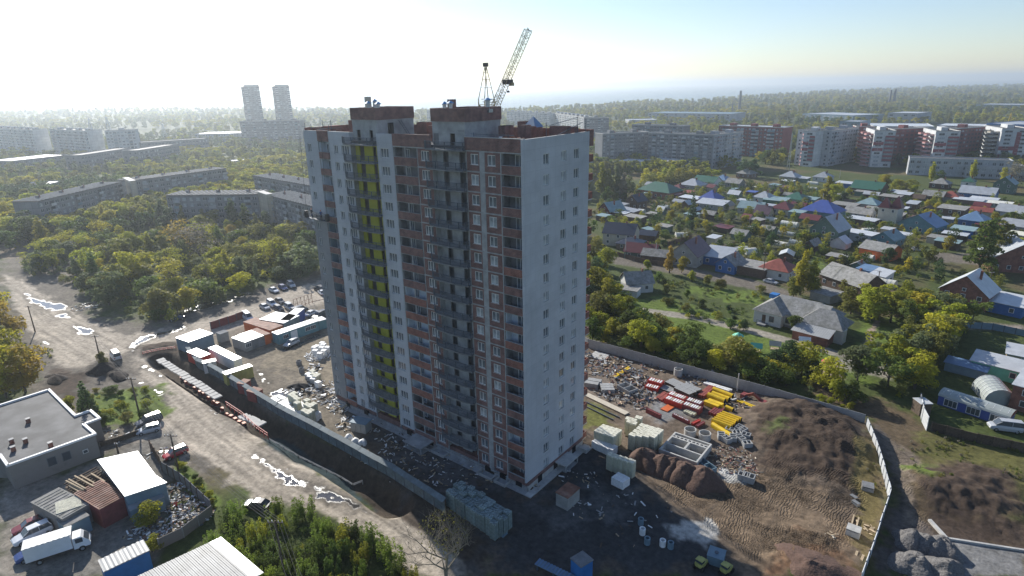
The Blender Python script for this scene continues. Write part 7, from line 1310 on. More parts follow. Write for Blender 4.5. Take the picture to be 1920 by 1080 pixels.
bars('yellow_form', 'ribbed stack of six yellow rounded forms', 'steel form', (1352, 771), (1388, 784), .72, 1.3, 6, 'yellow_paint', .02, rnd=True, group=Y); bars('yellow_form', 'long single yellow form lying by the concrete ring', 'steel form', (1334, 793), (1369, 815), .9, .9, 1, 'yellow_paint', rnd=True, group=Y); bars('yellow_form', 'short yellow block between the two big yellow stacks', 'steel form', (1360, 761), (1374, 767), .8, .8, 1, 'yellow_paint', rnd=True, group=Y)
bars('yellow_form', 'thin yellow beam toward the dark soil, upper one', 'steel form', (1385, 750), (1414, 762), .4, .4, 2, 'yellow_paint', group=Y); bars('yellow_form', 'thin yellow beam toward the dark soil, lower one', 'steel form', (1406, 771), (1436, 785), .4, .5, 2, 'yellow_paint', group=Y); bars('timber_beam', 'yellowish timber beam standing out of the scrap near the fence', 'beam', (1152, 705), (1180, 688), .35, .4, 2, 'yellow_paint')
RC = 'red crates and maroon frames on the site'
def crate(px0, px1, n, lab, m='red_paint', w_=1.6, h=1.1, z=0):
    a, b = G(*px0, h), G(*px1, h); L = float(np.linalg.norm(b-a)); an = atan2(b[1]-a[1], b[0]-a[0]); t = thing('steel_crate', lab, 'crate', (a[0], a[1], 0), an, RC)
    mb = MB(); mb.box(0, L, -w_, 0, 0, h*.92, m); mb.build('box', t); mb = MB()
    for a_ in ((0, L, -.1, 0), (0, L, -w_, -w_+.1), (0, .1, -w_+.1, -.1), (L-.1, L, -w_+.1, -.1)): mb.box(*a_, h*.92, h, m)
    mb.build('rim', t)
    for k in range(n): x = .15+(L-.3)*(k+.15)/n; mb = MB(); mb.box(x, x+(L-.3)*.6/n, -w_+.2, -.2, h*.92, h*1.04, 'white_wrap' if k % 4 != 2 else 'plaster_cream'); mb.build('load', t)
crate((1220, 707), (1246, 714), 5, 'red crate with white loads, farthest up by the fence'); crate((1214, 718), (1238, 724), 5, 'second red crate, just below the farthest one', h=.7); crate((1253, 741), (1286, 753), 7, 'big red crate with white loads in the middle'); crate((1259, 733), (1290, 744), 7, 'red crate behind the big middle one', h=1.2); crate((1286, 752), (1318, 763), 7, 'big maroon crate with white loads, right of the middle one', 'maroon_paint'); crate((1292, 744), (1320, 753), 6, 'maroon crate behind the right one', 'maroon_paint', h=1.2)
crate((1214, 764), (1241, 777), 0, 'long maroon frame lying alone near the dirt track', 'maroon_paint', .5, .9); crate((1264, 774), (1294, 788), 9, 'long maroon slotted frame beside the orange board', 'maroon_paint', .6, .7); crate((1296, 792), (1310, 785), 0, 'short bright red beam by the concrete ring', 'red_paint', .5, .5); crate((1304, 797), (1318, 789), 0, 'short maroon beam by the concrete ring', 'maroon_paint', .5, .5)
SB = 'stacks of boards and slabs on the site'
bars('board_stack', 'stack of grey-brown boards right of the farthest red crate', 'board stack', (1259, 713), (1284, 725), .4, .4, 6, 'timber_dark', .03, group=SB, layers=2, top='concrete'); bars('board_stack', 'wide stack of grey-brown boards nearest the yellow forms', 'board stack', (1284, 722), (1313, 735), .4, .5, 9, 'timber_dark', .03, group=SB, layers=2, top='concrete'); bars('board_stack', 'low stack of grey-brown boards behind the middle crates', 'board stack', (1243, 722), (1273, 732), .4, .3, 5, 'timber_dark', .03, group=SB, top='concrete')
bars('board_stack', 'pink steel tubes between boards and yellow forms', 'tube stack', (1312, 740), (1334, 722), .4, .7, 3, 'red_rust_roof', .05, group=SB); bars('board_stack', 'cream beams beside the orange board', 'beam stack', (1284, 772), (1297, 762), .35, .5, 5, 'foam_block', .1, group=SB); bars('board_stack', 'maroon and grey beams near the right concrete ring', 'beam stack', (1332, 773), (1346, 762), .35, .6, 4, 'maroon_paint', .1, group=SB)
bars('slab_stack', 'grey concrete slabs leaning at the tower edge of the yard', 'slab stack', (1113, 661), (1140, 668), 1.1, .3, 3, 'concrete_light', .1, group=SB); bars('slab_stack', 'dark slab box below the tower edge of the yard', 'slab stack', (1100, 712), (1125, 716), 1.2, 1.0, 2, 'concrete', .2, group=SB); bars('slab_stack', 'pale slabs piled left of the grey troughs', 'slab stack', (1126, 722), (1150, 722), .9, .8, 3, 'concrete', .1, group=SB)
bars('slab_stack', 'long orange-pink road slabs beside the rail track', 'slab row', (1096, 741), (1172, 778), 1.3, .2, 1, 'plaster_cream', .1, group=SB); bars('rails', 'pair of dark rails beside the road slabs', 'rails', (1096, 752), (1160, 782), .15, .2, 2, 'dark_metal', 1.2); bars('slab_stack', 'white slabs along the concrete fence behind the yellow forms', 'slab row', (1322, 716), (1370, 731), .5, .4, 2, 'white_wrap', .1, group=SB)
bars('steel_board', 'orange-topped board by the maroon frames', 'board', (1252, 771), (1266, 762), 1.5, .25, 1, 'orange_paint'); bars('steel_plate', 'flat red plates left of the big red crate', 'plate stack', (1235, 747), (1250, 736), .7, .4, 2, 'red_rust_roof')
def trough(px, py, L, D, H, rot, lab, m='concrete'):
    g = G(px, py); t = thing('concrete_trough', lab, 'trough', (g[0], g[1], 0), radians(rot)); w_ = .12
    for a in ((-L/2, L/2, -D/2, -D/2+w_), (-L/2, L/2, D/2-w_, D/2), (-L/2, -L/2+w_, -D/2+w_, D/2-w_), (L/2-w_, L/2, -D/2+w_, D/2-w_), (-.06, .06, -D/2+w_, D/2-w_)): mb = MB(); mb.box(*a, 0, H, m); mb.build('side', t)
    mb = MB(); mb.box(-L/2+.05, L/2-.05, -D/2+.05, D/2-.05, .02, .12, m); mb.build('bottom', t)
trough(1176, 733, 3.6, 2.4, 1.0, -20, 'large grey concrete trough among the scrap'); trough(1324, 878, 3.2, 1.4, .9, -25, 'grey-blue trough behind the last sand heap', 'blue_grey'); trough(1404, 902, 1.6, 1.4, 1.1, 5, 'open concrete box beside the white lime spill'); trough(1392, 898, 1.4, 1.2, 1.0, 10, 'second open concrete box, left of the other')
for i, (px, py) in enumerate(((1368, 812), (1380, 818), (1392, 812), (1374, 826), (1388, 828), (1398, 822), (1400, 838), (1386, 808), (1352, 822), (1362, 829))): trough(px, py, 1.5, 1.2, 1.0, i*37, 'grey concrete box in the jumble below the yellow forms'); COL.objects[-1]
for o in COL.objects:
    if o.get('label') == 'grey concrete box in the jumble below the yellow forms': o['group'] = 'concrete boxes below the yellow forms'
def heap(name, label, px, py, r, n, size, mats, h=.8, seed=0, z=0, long=3):
    g = G(px, py); q = random.Random(seed); mb = MB()
    for k in range(n):
        a = q.uniform(0, 6.28); d = r*sqrt(q.random()); s = q.uniform(*size); c = Vector((d*cos(a), d*sin(a), max(.03, h*(1-d/r)*q.random()+.05))); T = Matrix.Translation(c) @ Matrix.Rotation(q.uniform(0, 6.28), 4, 'Z') @ Matrix.Rotation(q.uniform(-.5, .5), 4, 'X') @ Matrix.Rotation(q.uniform(-.4, .4), 4, 'Y')
        mb.box(-s*q.uniform(.5, long), s, -s*.4, s*.4, -s*.15, s*.2, q.choice(mats), T)
    o = mb.build(name, None, (g[0], g[1], max(0, ZG(*g)))); o['kind'] = 'stuff'; return o
SC_ = ('concrete', 'timber', 'timber_dark', 'dark_metal', 'concrete_light', 'rust_sheet', 'concrete_dark')
for i, a in enumerate(((1120, 690, 4, 90), (1150, 682, 4, 90), (1175, 705, 4.5, 130), (1195, 715, 3, 60), (1140, 735, 3, 60), (1165, 748, 3, 50), (1205, 742, 3, 70), (1225, 690, 3, 40), (1300, 710, 3, 50), (1340, 712, 3, 40), (1115, 672, 3, 50), (1195, 755, 2.6, 40), (1385, 757, 3, 50))): heap('scrap_heap', '', a[0], a[1], a[2], a[3], (.15, .45), SC_, .9, i)
heap('rubble_heap', '', 1372, 862, 4.2, 260, (.08, .24), ('brick_bright', 'soil_brown', 'timber', 'concrete', 'brick_red', 'plaster_cream', 'soil_brown'), 1.0, 31); heap('rubble_heap', '', 1390, 875, 3, 90, (.1, .3), ('brick_bright', 'concrete_dark', 'plaster_cream'), .8, 32)
for i, a in enumerate(((600, 725, 3, 60), (612, 742, 3, 80), (630, 752, 3, 80), (572, 735, 2.5, 60), (640, 765, 2.5, 50), (545, 735, 2, 30), (590, 690, 2, 30), (655, 795, 2.5, 60))): heap('scrap_heap', '', a[0], a[1], a[2], a[3], (.12, .4), ('white_wrap', 'timber', 'timber_dark', 'concrete_light', 'dark_metal', 'white_wrap'), .8, 40+i)
heap('scrap_heap', '', 595, 668, 3, 160, (.1, .3), ('white_wrap', 'white_wrap', 'concrete_light'), 1.3, 60)
for i, a in enumerate(((700, 845, 4, 60), (780, 885, 5, 50), (740, 825, 3, 50), (850, 890, 4, 40), (1100, 940, 4, 20), (1200, 950, 5, 16), (760, 860, 4, 50), (800, 850, 5, 50), (820, 875, 4, 24), (1060, 890, 2, 16), (1110, 900, 2, 20), (690, 800, 3, 40), (1000, 915, 1.5, 20), (1150, 985, 6, 20), (900, 905, 3, 20))): heap('litter', '', a[0], a[1], a[2], a[3], (.08, .28), ('timber', 'concrete', 'white_wrap', 'timber_dark'), .25, 70+i)
t = thing('block_hut', 'small cabin-like stack with blue sheet on top, by the tower foot', 'stack', (*G(678, 806), 0), .3); mb = MB(); [mb.box(-1.6+k*1.1, -.6+k*1.1, -1, 1, 0, 1.9, 'plaster_grey') for k in range(3)]; mb.build('blocks', t); mb = MB(); mb.box(-1.7, 1.8, -1.15, 1.15, 1.92, 2.0, 'blue_grey'); mb.build('sheet', t)
for i, a in enumerate(((654, 823, 'white tied bag at the hoarding, leftmost of three'), (667, 830, 'white tied bag at the hoarding, middle of three'), (680, 832, 'white tied bag at the hoarding, rightmost of three'))): mound('builders_bag', a[2], 'bag', a[0], a[1], .8, 1.0, 'white_wrap', 50+i, peak=.4)
for a in ((560, 676, 'round dark bin standing on the open site'), (565, 690, 'square dark bin below the round one')): ring(a[0], a[1], .6, 1.0, a[2], 'concrete_dark', 'bin', name='bin')
g = G(735, 905); 
# right-hand bits: concrete panels, posts, kerb logs
def slab1(name, label, cat, px, py, L, D, H, rot, m, z=0): g = G(px, py); t = thing(name, label, cat, (g[0], g[1], z), radians(rot)); mb = MB(); mb.box(-L/2, L/2, -D/2, D/2, 0, H, m); mb.build('body', t); mb = MB(); mb.box(-L/2, L/2, -D/2, D/2, H+.1, H+.2, m); mb.box(-L/2, -L/2+.15, -D/2, D/2, H, H+.1, 'timber'); mb.box(L/2-.15, L/2, -D/2, D/2, H, H+.1, 'timber'); mb.build('top_slab', t)
slab1('panel_stack', 'dark panel stack standing at the inside of the white fence', 'stack', 1626, 918, 1.6, 1.6, .7, 10, 'concrete_dark'); slab1('panel_stack', 'pale block crate with two beams behind it', 'stack', 1599, 1002, 1.7, 1.5, .9, 0, 'concrete_light'); slab1('panel_stack', 'small dark block left of the dark panel stack', 'stack', 1600, 935, 1.0, .6, .3, -30, 'concrete_dark'); slab1('panel_stack', 'second small dark block, nearest the ruts', 'stack', 1604, 946, 1.1, .6, .3, -30, 'concrete_dark')
bars('timber_beam', 'two pale beams sticking up behind the block crate', 'beam', (1598, 985), (1603, 966), .2, .25, 2, 'timber', .4); bars('timber_beam', 'long pale beams at the foot of the edge-on fence', 'beam', (1598, 1068), (1610, 1035), .3, .3, 2, 'timber', .4)
bars('kerb_beam', 'long concrete beam lying beside the gravel, near piece', 'kerb', (1741, 974), (1772, 1008), .45, .4, 1, 'concrete_light'); bars('kerb_beam', 'long concrete beam running right along the gravel', 'kerb', (1775, 1009), (1925, 1033), .3, .3, 1, 'concrete_light')
heap('litter', '', 1553, 1010, 1.6, 26, (.08, .3), ('timber', 'plaster_cream'), .2, 91); heap('litter', '', 1620, 990, 1.4, 12, (.1, .3), ('timber',), .2, 92)
def machine(px, py, rot, lab):  # yellow body painted darker to stand for the tower's shade
    g = G(px, py); t = thing('compactor', lab, 'machine', (g[0], g[1], 0), radians(rot)); t.scale = (.7,)*3; mb = MB(); mb.box(-1.1, 1.1, -.7, .7, .7, 1.5, 'olive_paint'); mb.box(-.9, .1, -.6, .6, 1.5, 2.1, 'glass'); mb.box(-1, .2, -.7, .7, 2.1, 2.2, 'olive_paint'); mb.build('body', t); 
    for x in (-.9, .9):
        for y in (-.75, .75): mb = MB(); mb.tube((x, y-.15, .5), (x, y+.15, .5), .5, 'tyre', 12); mb.build('wheel', t)
machine(1314, 1064, 80, 'yellow machine in the shadow at the bottom, left one'); machine(1361, 1074, 80, 'yellow machine in the shadow at the bottom, right one')
t = thing('steel_tank', 'square blue tank between the two yellow machines', 'tank', (*G(1342, 1052), 0), .15); mb = MB(); mb.box(-1, 1, -1, 1, 0, 1.3, 'blue_grey'); mb.build('body', t); mb = MB(); mb.box(-1.05, 1.05, -1.05, 1.05, 1.3, 1.36, 'blue_grey'); mb.tube((0, 0, 1.36), (0, 0, 1.5), .25, 'dark_metal', 10); mb.build('lid', t)
t = thing('excavator_bucket', 'dark red machine frame lying by the concrete fence', 'machine frame', (*G(1412, 752), 0), -.2); mb = MB(); mb.beam((-2, 0, .4), (0, 0, 1.6), .5, 'red_rust_roof'); mb.beam((0, 0, 1.6), (2, 0, .5), .5, 'red_rust_roof'); mb.build('arm', t); mb = MB(); mb.box(-2.4, -1.5, -.7, .7, 0, .9, 'maroon_paint'); mb.box(1.4, 2.5, -.7, .7, 0, .8, 'maroon_paint'); mb.build('frame', t)
# ================================================================ garage yard, scrap yard, vehicles, poles
ZR = 4.5
pts = [G(a, b, ZR) for a, b in ((14, 872), (178, 813), (156.5, 795), (186.5, 784), (169, 769), (141, 779), (91.5, 730), (-60, 778), (-90, 830), (-60, 850), (0, 852))]
t = thing('garage', 'flat-roofed garage with dark felt roof and white parapet', 'garage', (0, 0, 0)); mb = MB(); mb.prism([tuple(p) for p in pts], -.2, ZR-.25, 'old_wall', 'asphalt_roof'); mb.build('wall', t)
mb = MB(); n = len(pts)
for k in range(n):
    a, b = pts[k], pts[(k+1) % n]; d = (b-a)/np.linalg.norm(b-a); mb.beam((a[0], a[1], ZR-.08), (b[0]+d[0]*.2, b[1]+d[1]*.2, ZR-.08), .42, 'white_paint', .34)
mb.build('parapet', t)
a, b = pts[0], pts[1]; d = (b-a)/np.linalg.norm(b-a); nn = np.array([d[1], -d[0]]); an = atan2(d[1], d[0])
for f, w_, h in ((.45, 1.3, 1.6), (.62, 1.3, 1.6), (.84, .8, .7)):
    p = a+(b-a)*f+nn*.03; o = MB().box(-w_/2, w_/2, -.05, .05, 0, h, 'white_frame' if w_ < 1 else 'concrete_dark').build('window', t, (p[0], p[1], 1.6)); o.rotation_euler[2] = an; MB().box(-w_/2+.1, w_/2-.1, -.08, -.05, .1, h-.1, 'glass').build('pane', o)
for px, py in ((53, 790), (48, 828), (25, 843), (22, 829), (95, 835)): p = G(px, py, ZR); mb = MB(); mb.box(-.3, .3, -.3, .3, 0, .8, 'brick_house'); mb.box(-.36, .36, -.36, .36, .8, .88, 'dark_metal'); mb.build('chimney', t, (p[0], p[1], ZR-.26))
W = [G(a, b, 4.2) for a, b in ((183, 862), (258, 846), (291, 890), (312, 904), (234, 930))]; c = sum(W)/5; W = [p-c for p in W]; t = thing('workshop', 'workshop under one glaring white sheet roof', 'workshop', (c[0], c[1], 0))
mb = MB(); mb.prism([tuple(p*.97) for p in W], -.1, 4.05, 'blue_grey'); mb.build('wall', t); mb = MB(); mb.prism([tuple(p*1.02) for p in W], 4.06, 4.2, 'white_metal_roof'); mb.build('roof', t)
t = roofbox('shed', 'shed with rusty red corrugated roof joined to the white-roofed workshop', 'shed', [(150, 918), (196, 898), (229, 929), (175, 962)], 3.4, 'maroon_paint', 'rust_sheet', lambda t, L, D, z: [MB().beam((-L/2+.1, -D/2+.3+k*.55, z+.03), (L/2-.1, -D/2+.3+k*.55, z+.03), .1, 'rust_sheet').build('roof_rib', t) for k in range(int(D/.55))])
t = roofbox('shed', 'old shed with grey slate roof behind the parked cars', 'shed', [(67, 939), (119, 908), (160, 950), (108, 975)], 3.1, 'old_wall', 'slate', lambda t, L, D, z: [MB().beam((-L/2+.1, -D/2+.3+k*.8, z+.03), (L/2-.1, -D/2+.3+k*.8, z+.03), .07, 'slate').build('roof_batten', t) for k in range(int(D/.8))])
# open roof frame with joists between the sheds
A, B, C, D_ = [G(*p, 3.3) for p in ((119, 905), (180, 873), (212, 896), (150, 925))]; c = (A+B+C+D_)/4; t = thing('roof_frame', 'open roof frame with loose pale joists between the sheds', 'roof frame', (c[0], c[1], 0)); rr = random.Random(12); mb = MB(); W = [p-c for p in (A, B, C, D_)]; mb.prism([tuple(p) for p in W], 0, 2.5, 'old_wall', 'timber_dark'); mb.build('wall', t)
for k in range(9): f = k/8; p = W[0]*(1-f)+W[3]*f; q = W[1]*(1-f)+W[2]*f; mb = MB(); mb.beam((p[0], p[1], 3.0), (q[0], q[1], 3.0), .16, 'timber_dark'); mb.build('joist', t)
for k in range(9): f = rr.random(); p = W[0]*(1-f)+W[1]*f; q = W[3]*(1-f-.1*rr.random())+W[2]*(f+.1*rr.random()); s = rr.uniform(0, .4); p = p+(q-p)*s; mb = MB(); mb.beam((p[0], p[1], 3.2+.05*k), (q[0], q[1], 3.2+.05*k), .2, 'timber'); mb.build('loose_plank', t)
A, B = G(103, 944, 3.2), G(150, 928, 3.2); t = thing('plank_stack', 'fresh yellow planks laid on the slate shed roof', 'plank stack', (A[0], A[1], 3.12), atan2(*(B-A)[::-1])); L = float(np.linalg.norm(B-A))
for k in range(11): mb = MB(); mb.box(0, L, -k*.3, -k*.3+.17, 0, .09, 'foam_block_top'); mb.build('plank', t)
roofbox('container_shed', 'blue container with pale corrugated roof at the bottom left', 'container', [(183, 1052), (266, 1013), (281, 1031), (197, 1070)], 2.9, 'blue_paint', 'metal_sheet', lambda t, L, D, z: [MB().box(-L/2+k*.62, -L/2+k*.62+.3, -D/2-.1, D/2+.1, z, z+.05, 'metal_sheet').build('roof_rib', t) for k in range(int(L/.62))])
A_, B_, C_, Dd = [G(*p, 4.2) for p in ((257, 1080), (415, 1006), (489, 1080), (330, 1160))]; c = (A_+B_+C_+Dd)/4
t = thing('warehouse', 'large shed roof of grey corrugated sheets with a white end strip at the bottom edge', 'warehouse', (c[0], c[1], 0)); W = [p-c for p in (A_, B_, C_, Dd)]; mb = MB(); mb.prism([tuple(p*.99) for p in W], -.1, 4.1, 'old_wall', 'metal_sheet'); mb.build('wall', t)
e = (W[1]-W[0]); f_ = (W[3]-W[0]); L = np.linalg.norm(e)
for k in range(40):
    s0, s1 = k/40, (k+1)/40-.004; q = [W[0]+e*s0, W[0]+e*s1, W[0]+e*s1+f_, W[0]+e*s0+f_]; mb = MB(); mb.prism([tuple(v) for v in q], 4.12, 4.18+(k % 2)*.03, 'white_metal_roof' if k > 33 else 'sheet_plain'); mb.build('roof_sheet', t)
mb = MB(); mb.box(-.5, .5, -.5, .5, 0, .1, 'timber_dark'); 
roofbox('shed', 'low lean-to with blue-grey wall under the white workshop roof', 'shed', [(236, 940), (300, 918), (306, 930), (244, 958)], 2.4, 'blue_grey', 'grey_metal')
roofbox('shed', 'junk-covered low shed behind the white truck', 'shed', [(108, 972), (150, 952), (166, 966), (120, 990)], 2.6, 'blue_grey', 'slate')
panel_fence('scrapyard_fence', 'dark sheet fence around the scrap yard along the lane', [(305, 884), (340, 905), (372, 935), (398, 958)], 2.0, 2.0, 'concrete_dark', post='timber_dark')
panel_fence('scrapyard_fence', 'grey wall along the lower side of the scrap yard', [(300, 1030), (345, 1008), (400, 965)], 1.8, 2.2, 'old_wall', post='concrete')
panel_fence('scrapyard_fence', 'short board fence at the bushes by the red car', [(283, 842), (302, 872)], 1.8, 1.8, 'wood_brown', post='timber_dark')
panel_fence('garage_fence', 'thin rail fence from the garage to the parked silver cars', [(190, 838), (225, 828), (262, 815)], 1.1, 2.2, 'timber_dark', post='timber_dark')
SM = ('white_wrap', 'timber', 'concrete_light', 'dark_metal', 'rust_sheet', 'concrete_dark', 'white_paint', 'timber_dark')
for i, a in enumerate(((325, 925, 2.6, 130), (335, 945, 2.4, 110), (350, 960, 2.4, 110), (370, 950, 2.2, 90), (340, 980, 2.4, 100), (300, 990, 2.2, 90), (270, 995, 2.0, 60), (365, 975, 2, 70), (285, 1010, 2, 60), (320, 1005, 2, 60), (385, 965, 1.5, 40), (250, 1000, 1.3, 30))): heap('scrap_heap', '', a[0], a[1], a[2], a[3], (.10, .32), SM, 1.0, 120+i, long=2.2)
for i, a in enumerate(((205, 815, 1.6, 20), (222, 822, 1.6, 20), (300, 850, 2, 14), (110, 960, 1.5, 20))): heap('litter', '', a[0], a[1], a[2], a[3], (.1, .35), SM, .3, 150+i)
heap('rubble_heap', '', 160, 575, 4, 60, (.1, .4), SM, .4, 160); heap('rubble_heap', '', 175, 470, 6, 90, (.15, .5), ('white_wrap', 'rust_sheet', 'timber', 'concrete_light'), .7, 161); heap('rubble_heap', '', 350, 560, 5, 50, (.1, .4), SM, .4, 162)
# ---------------------------------------------------------------- vehicles
def loft(mb, st, m, close=True):
    """st: list of (x, [(y,z)...]) sections"""
    i0 = len(mb.v); n = len(st[0][1]); k = mb.mi(m)
    for x, P in st: mb.v += [(x, y, z) for y, z in P]
    for a in range(len(st)-1):
        for j in range(n): mb.f.append((i0+a*n+j, i0+a*n+(j+1) % n, i0+(a+1)*n+(j+1) % n, i0+(a+1)*n+j)); mb.m.append(k)
    mb.f.append(tuple(i0+j for j in range(n-1, -1, -1))); mb.m.append(k); mb.f.append(tuple(i0+(len(st)-1)*n+j for j in range(n))); mb.m.append(k)
def sec(w, z0, z1): h = w/2; return [(-h, z0+.12), (-h*.94, z0), (h*.94, z0), (h, z0+.12), (h*1.0, z0+(z1-z0)*.6), (h*.88, z1), (-h*.88, z1), (-h*1.0, z0+(z1-z0)*.6)]
CARS = {}
def car_parts(style):
    if style in CARS: return CARS[style]
    S = dict(sedan=(4.4, 1.72, .92, .52, 1.42, ((-1.75, .1), (-1.05, 1), (.25, 1), (1.0, .05))), hatch=(4.0, 1.7, .95, .55, 1.5, ((-1.95, .3), (-1.6, 1), (.25, 1), (1.0, .05))), suv=(4.7, 1.86, 1.08, .6, 1.78, ((-2.25, .3), (-2.0, 1), (.4, 1), (1.1, .05))), van=(4.9, 1.9, 1.2, .6, 2.05, ((-2.4, .5), (-2.3, 1), (.9, 1), (1.7, .05))))[style]
    L, W, hb, _, ht, cab = S; b = MB(); h = L/2
    loft(b, [(-h, sec(W*.82, .45, hb*.85)), (-h+.12, sec(W*.94, .32, hb*.97)), (-h*.6, sec(W, .25, hb)), (0, sec(W, .25, hb)), (h*.42, sec(W, .25, hb)), (h*.8, sec(W*.97, .28, hb*.86)), (h-.12, sec(W*.9, .32, hb*.76)), (h, sec(W*.78, .4, hb*.66))], 'car_dark'); bm = b
    g = MB(); loft(g, [(x, [(-W*.44*(1-.12*f), hb-.04), (W*.44*(1-.12*f), hb-.04), (W*.44*(1-.2*f)*(.8 if f > .5 else .97), hb+(ht-hb)*f*.97), (-W*.44*(1-.2*f)*(.8 if f > .5 else .97), hb+(ht-hb)*f*.97)]) for x, f in cab], 'glass')
    r = MB(); x0, x1 = cab[1][0], cab[2][0]; wr = W*.35; loft(r, [(x0-.05, [(-wr*.95, ht-.05), (wr*.95, ht-.05), (wr*.9, ht), (-wr*.9, ht)]), ((x0+x1)/2, [(-wr, ht-.04), (wr, ht-.04), (wr*.92, ht+.03), (-wr*.92, ht+.03)]), (x1+.03, [(-wr*.95, ht-.06), (wr*.95, ht-.06), (wr*.9, ht-.01), (-wr*.9, ht-.01)])], 'car_dark')
    for s in (-1, 1):
        for xa, fa, xb, fb in ((cab[0][0], cab[0][1], x0, 1), (x1, 1, cab[3][0], cab[3][1])): r.beam((xa, s*W*.43, hb+(ht-hb)*fa*.9), (xb, s*wr, hb+(ht-hb)*fb*.94), .07, 'car_dark')
        r.beam(((x0+x1)/2, s*W*.44, hb), ((x0+x1)/2, s*wr, ht-.06), .07, 'car_dark')
    w = MB(); w.tube((0, -.11, 0), (0, .11, 0), .33, 'tyre', 14); hb_ = MB(); hb_.tube((0, -.125, 0), (0, .125, 0), .2, 'galvanised', 10)
    hl = MB(); hl.box(-.05, .05, -.17, .17, -.08, .08, 'white_paint'); tl = MB(); tl.box(-.04, .04, -.12, .12, -.12, .12, 'red_paint')
    CARS[style] = (L, W, hb, b.mesh('body'), g.mesh('windows'), r.mesh('roof'), w.mesh('wheel'), hb_.mesh('rim'), hl.mesh('headlight'), tl.mesh('tail_light')); return CARS[style]
def slot(o, m): o.material_slots[0].link = 'OBJECT'; o.material_slots[0].material = M[m]
def car(style, col, label, p, q, cat='car', group=None):
    """p: pixel under the tail, q: under the nose"""
    a, b = G(*p, .4), G(*q, .4); c = (a+b)/2; an = atan2(b[1]-a[1], b[0]-a[0]); L, W, hb, bo, gl, ro, wh, rim, hl, tl = car_parts(style); t = thing('parked_'+('van' if style == 'van' else 'car'), label, cat, (c[0], c[1], max(-.05, ZG(*c))), an, group)
    slot(put('body', bo, t), col); put('windows', gl, t); slot(put('roof', ro, t), col)
    for x in (-L*.31, L*.32):
        for y in (-W*.44, W*.44): w_ = put('wheel', wh, t, (x, y, .33)); put('rim', rim, w_)
    for y in (-W*.33, W*.33): put('headlight', hl, t, (L/2-.03, y, hb*.56)); put('tail_light', tl, t, (-L/2+.02, y, hb*.7))
    return t
car('suv', 'car_dark', 'dark estate car with shining roof, upper of the two by the green corner', (300, 783), (258, 798)); car('hatch', 'car_silver', 'silver hatchback, lower of the two by the green corner', (301, 801), (257, 812)); car('hatch', 'car_red', 'bright red hatchback beside the power pole', (347, 843), (311, 858)); car('sedan', 'car_dark', 'dark car with shining roof at the scrub edge', (503, 951), (462, 946)); car('van', 'car_white', 'white minibus with dark rear on the lane', (222, 675), (212, 662), 'van')
car('sedan', 'car_maroon', 'maroon pickup-like car, topmost of the row by the slate shed', (86, 975), (28, 998)); car('suv', 'car_white', 'white off-roader with black sides, second of the row by the slate shed', (92, 990), (30, 1018)); car('suv', 'car_blue', 'dark blue off-roader next to the white truck', (92, 1024), (42, 1046))
car('sedan', 'car_white', 'white sedan nearest the thicket, in the shade', (504, 541), (523, 549)); car('hatch', 'car_blue', 'dark blue car behind the white sedan at the thicket', (524, 537), (538, 544)); car('suv', 'car_silver', 'grey off-roader behind the dark blue car at the thicket', (540, 530), (553, 541))
car('sedan', 'car_silver', 'silver sedan with white roof, leftmost on the sunny lot', (487, 572), (506, 581)); car('suv', 'car_white', 'white car, second from the left on the sunny lot', (501, 565), (519, 577)); car('sedan', 'car_dark', 'dark sedan, third from the left on the sunny lot', (515, 560), (535, 571)); car('hatch', 'car_dark', 'dark hatchback partly hidden by the ribbed shed roof', (516, 576), (530, 583)); car('suv', 'car_silver', 'silver off-roader right of the ribbed shed', (536, 573), (551, 582)); car('van', 'car_white', 'white van behind the rusty-roofed shed', (459, 592), (470, 600), 'van')
car('sedan', 'car_white', 'white car at the end of the lot, left of the dark off-roader', (577, 592), (593, 584)); car('suv', 'car_dark', 'dark off-roader with white bonnet beside the long cabin row', (610, 588), (588, 598)); car('hatch', 'car_silver', 'pale hatchback parked before the long blue cabins', (560, 638), (533, 650)); car('suv', 'car_dark', 'dark off-roader at the tower edge by the rusty frame', (606, 545), (592, 540)); car('sedan', 'car_white', 'white car half hidden at the tower edge', (607, 552), (600, 546)); car('sedan', 'car_dark', 'dark car in the shade below the leafless tree', (345, 595), (318, 600))
car('sedan', 'car_silver', 'silver sedan on the lane beside the rusty hip-roofed house', (1433, 526), (1457, 532)); car('hatch', 'car_white', 'white car in the village yard behind the broad olive tree', (1713, 468), (1729, 468)); car('van', 'car_silver', 'silver-white minivan on the lawn at the right edge', (1908, 806), (1860, 800), 'van'); car('sedan', 'car_silver', 'small silver car before the dark gabled house', (1165, 374), (1155, 377)); car('van', 'car_dark', 'dark van at the left end of the sunny lot, behind the shed roofs', (556, 586), (568, 582), 'van')
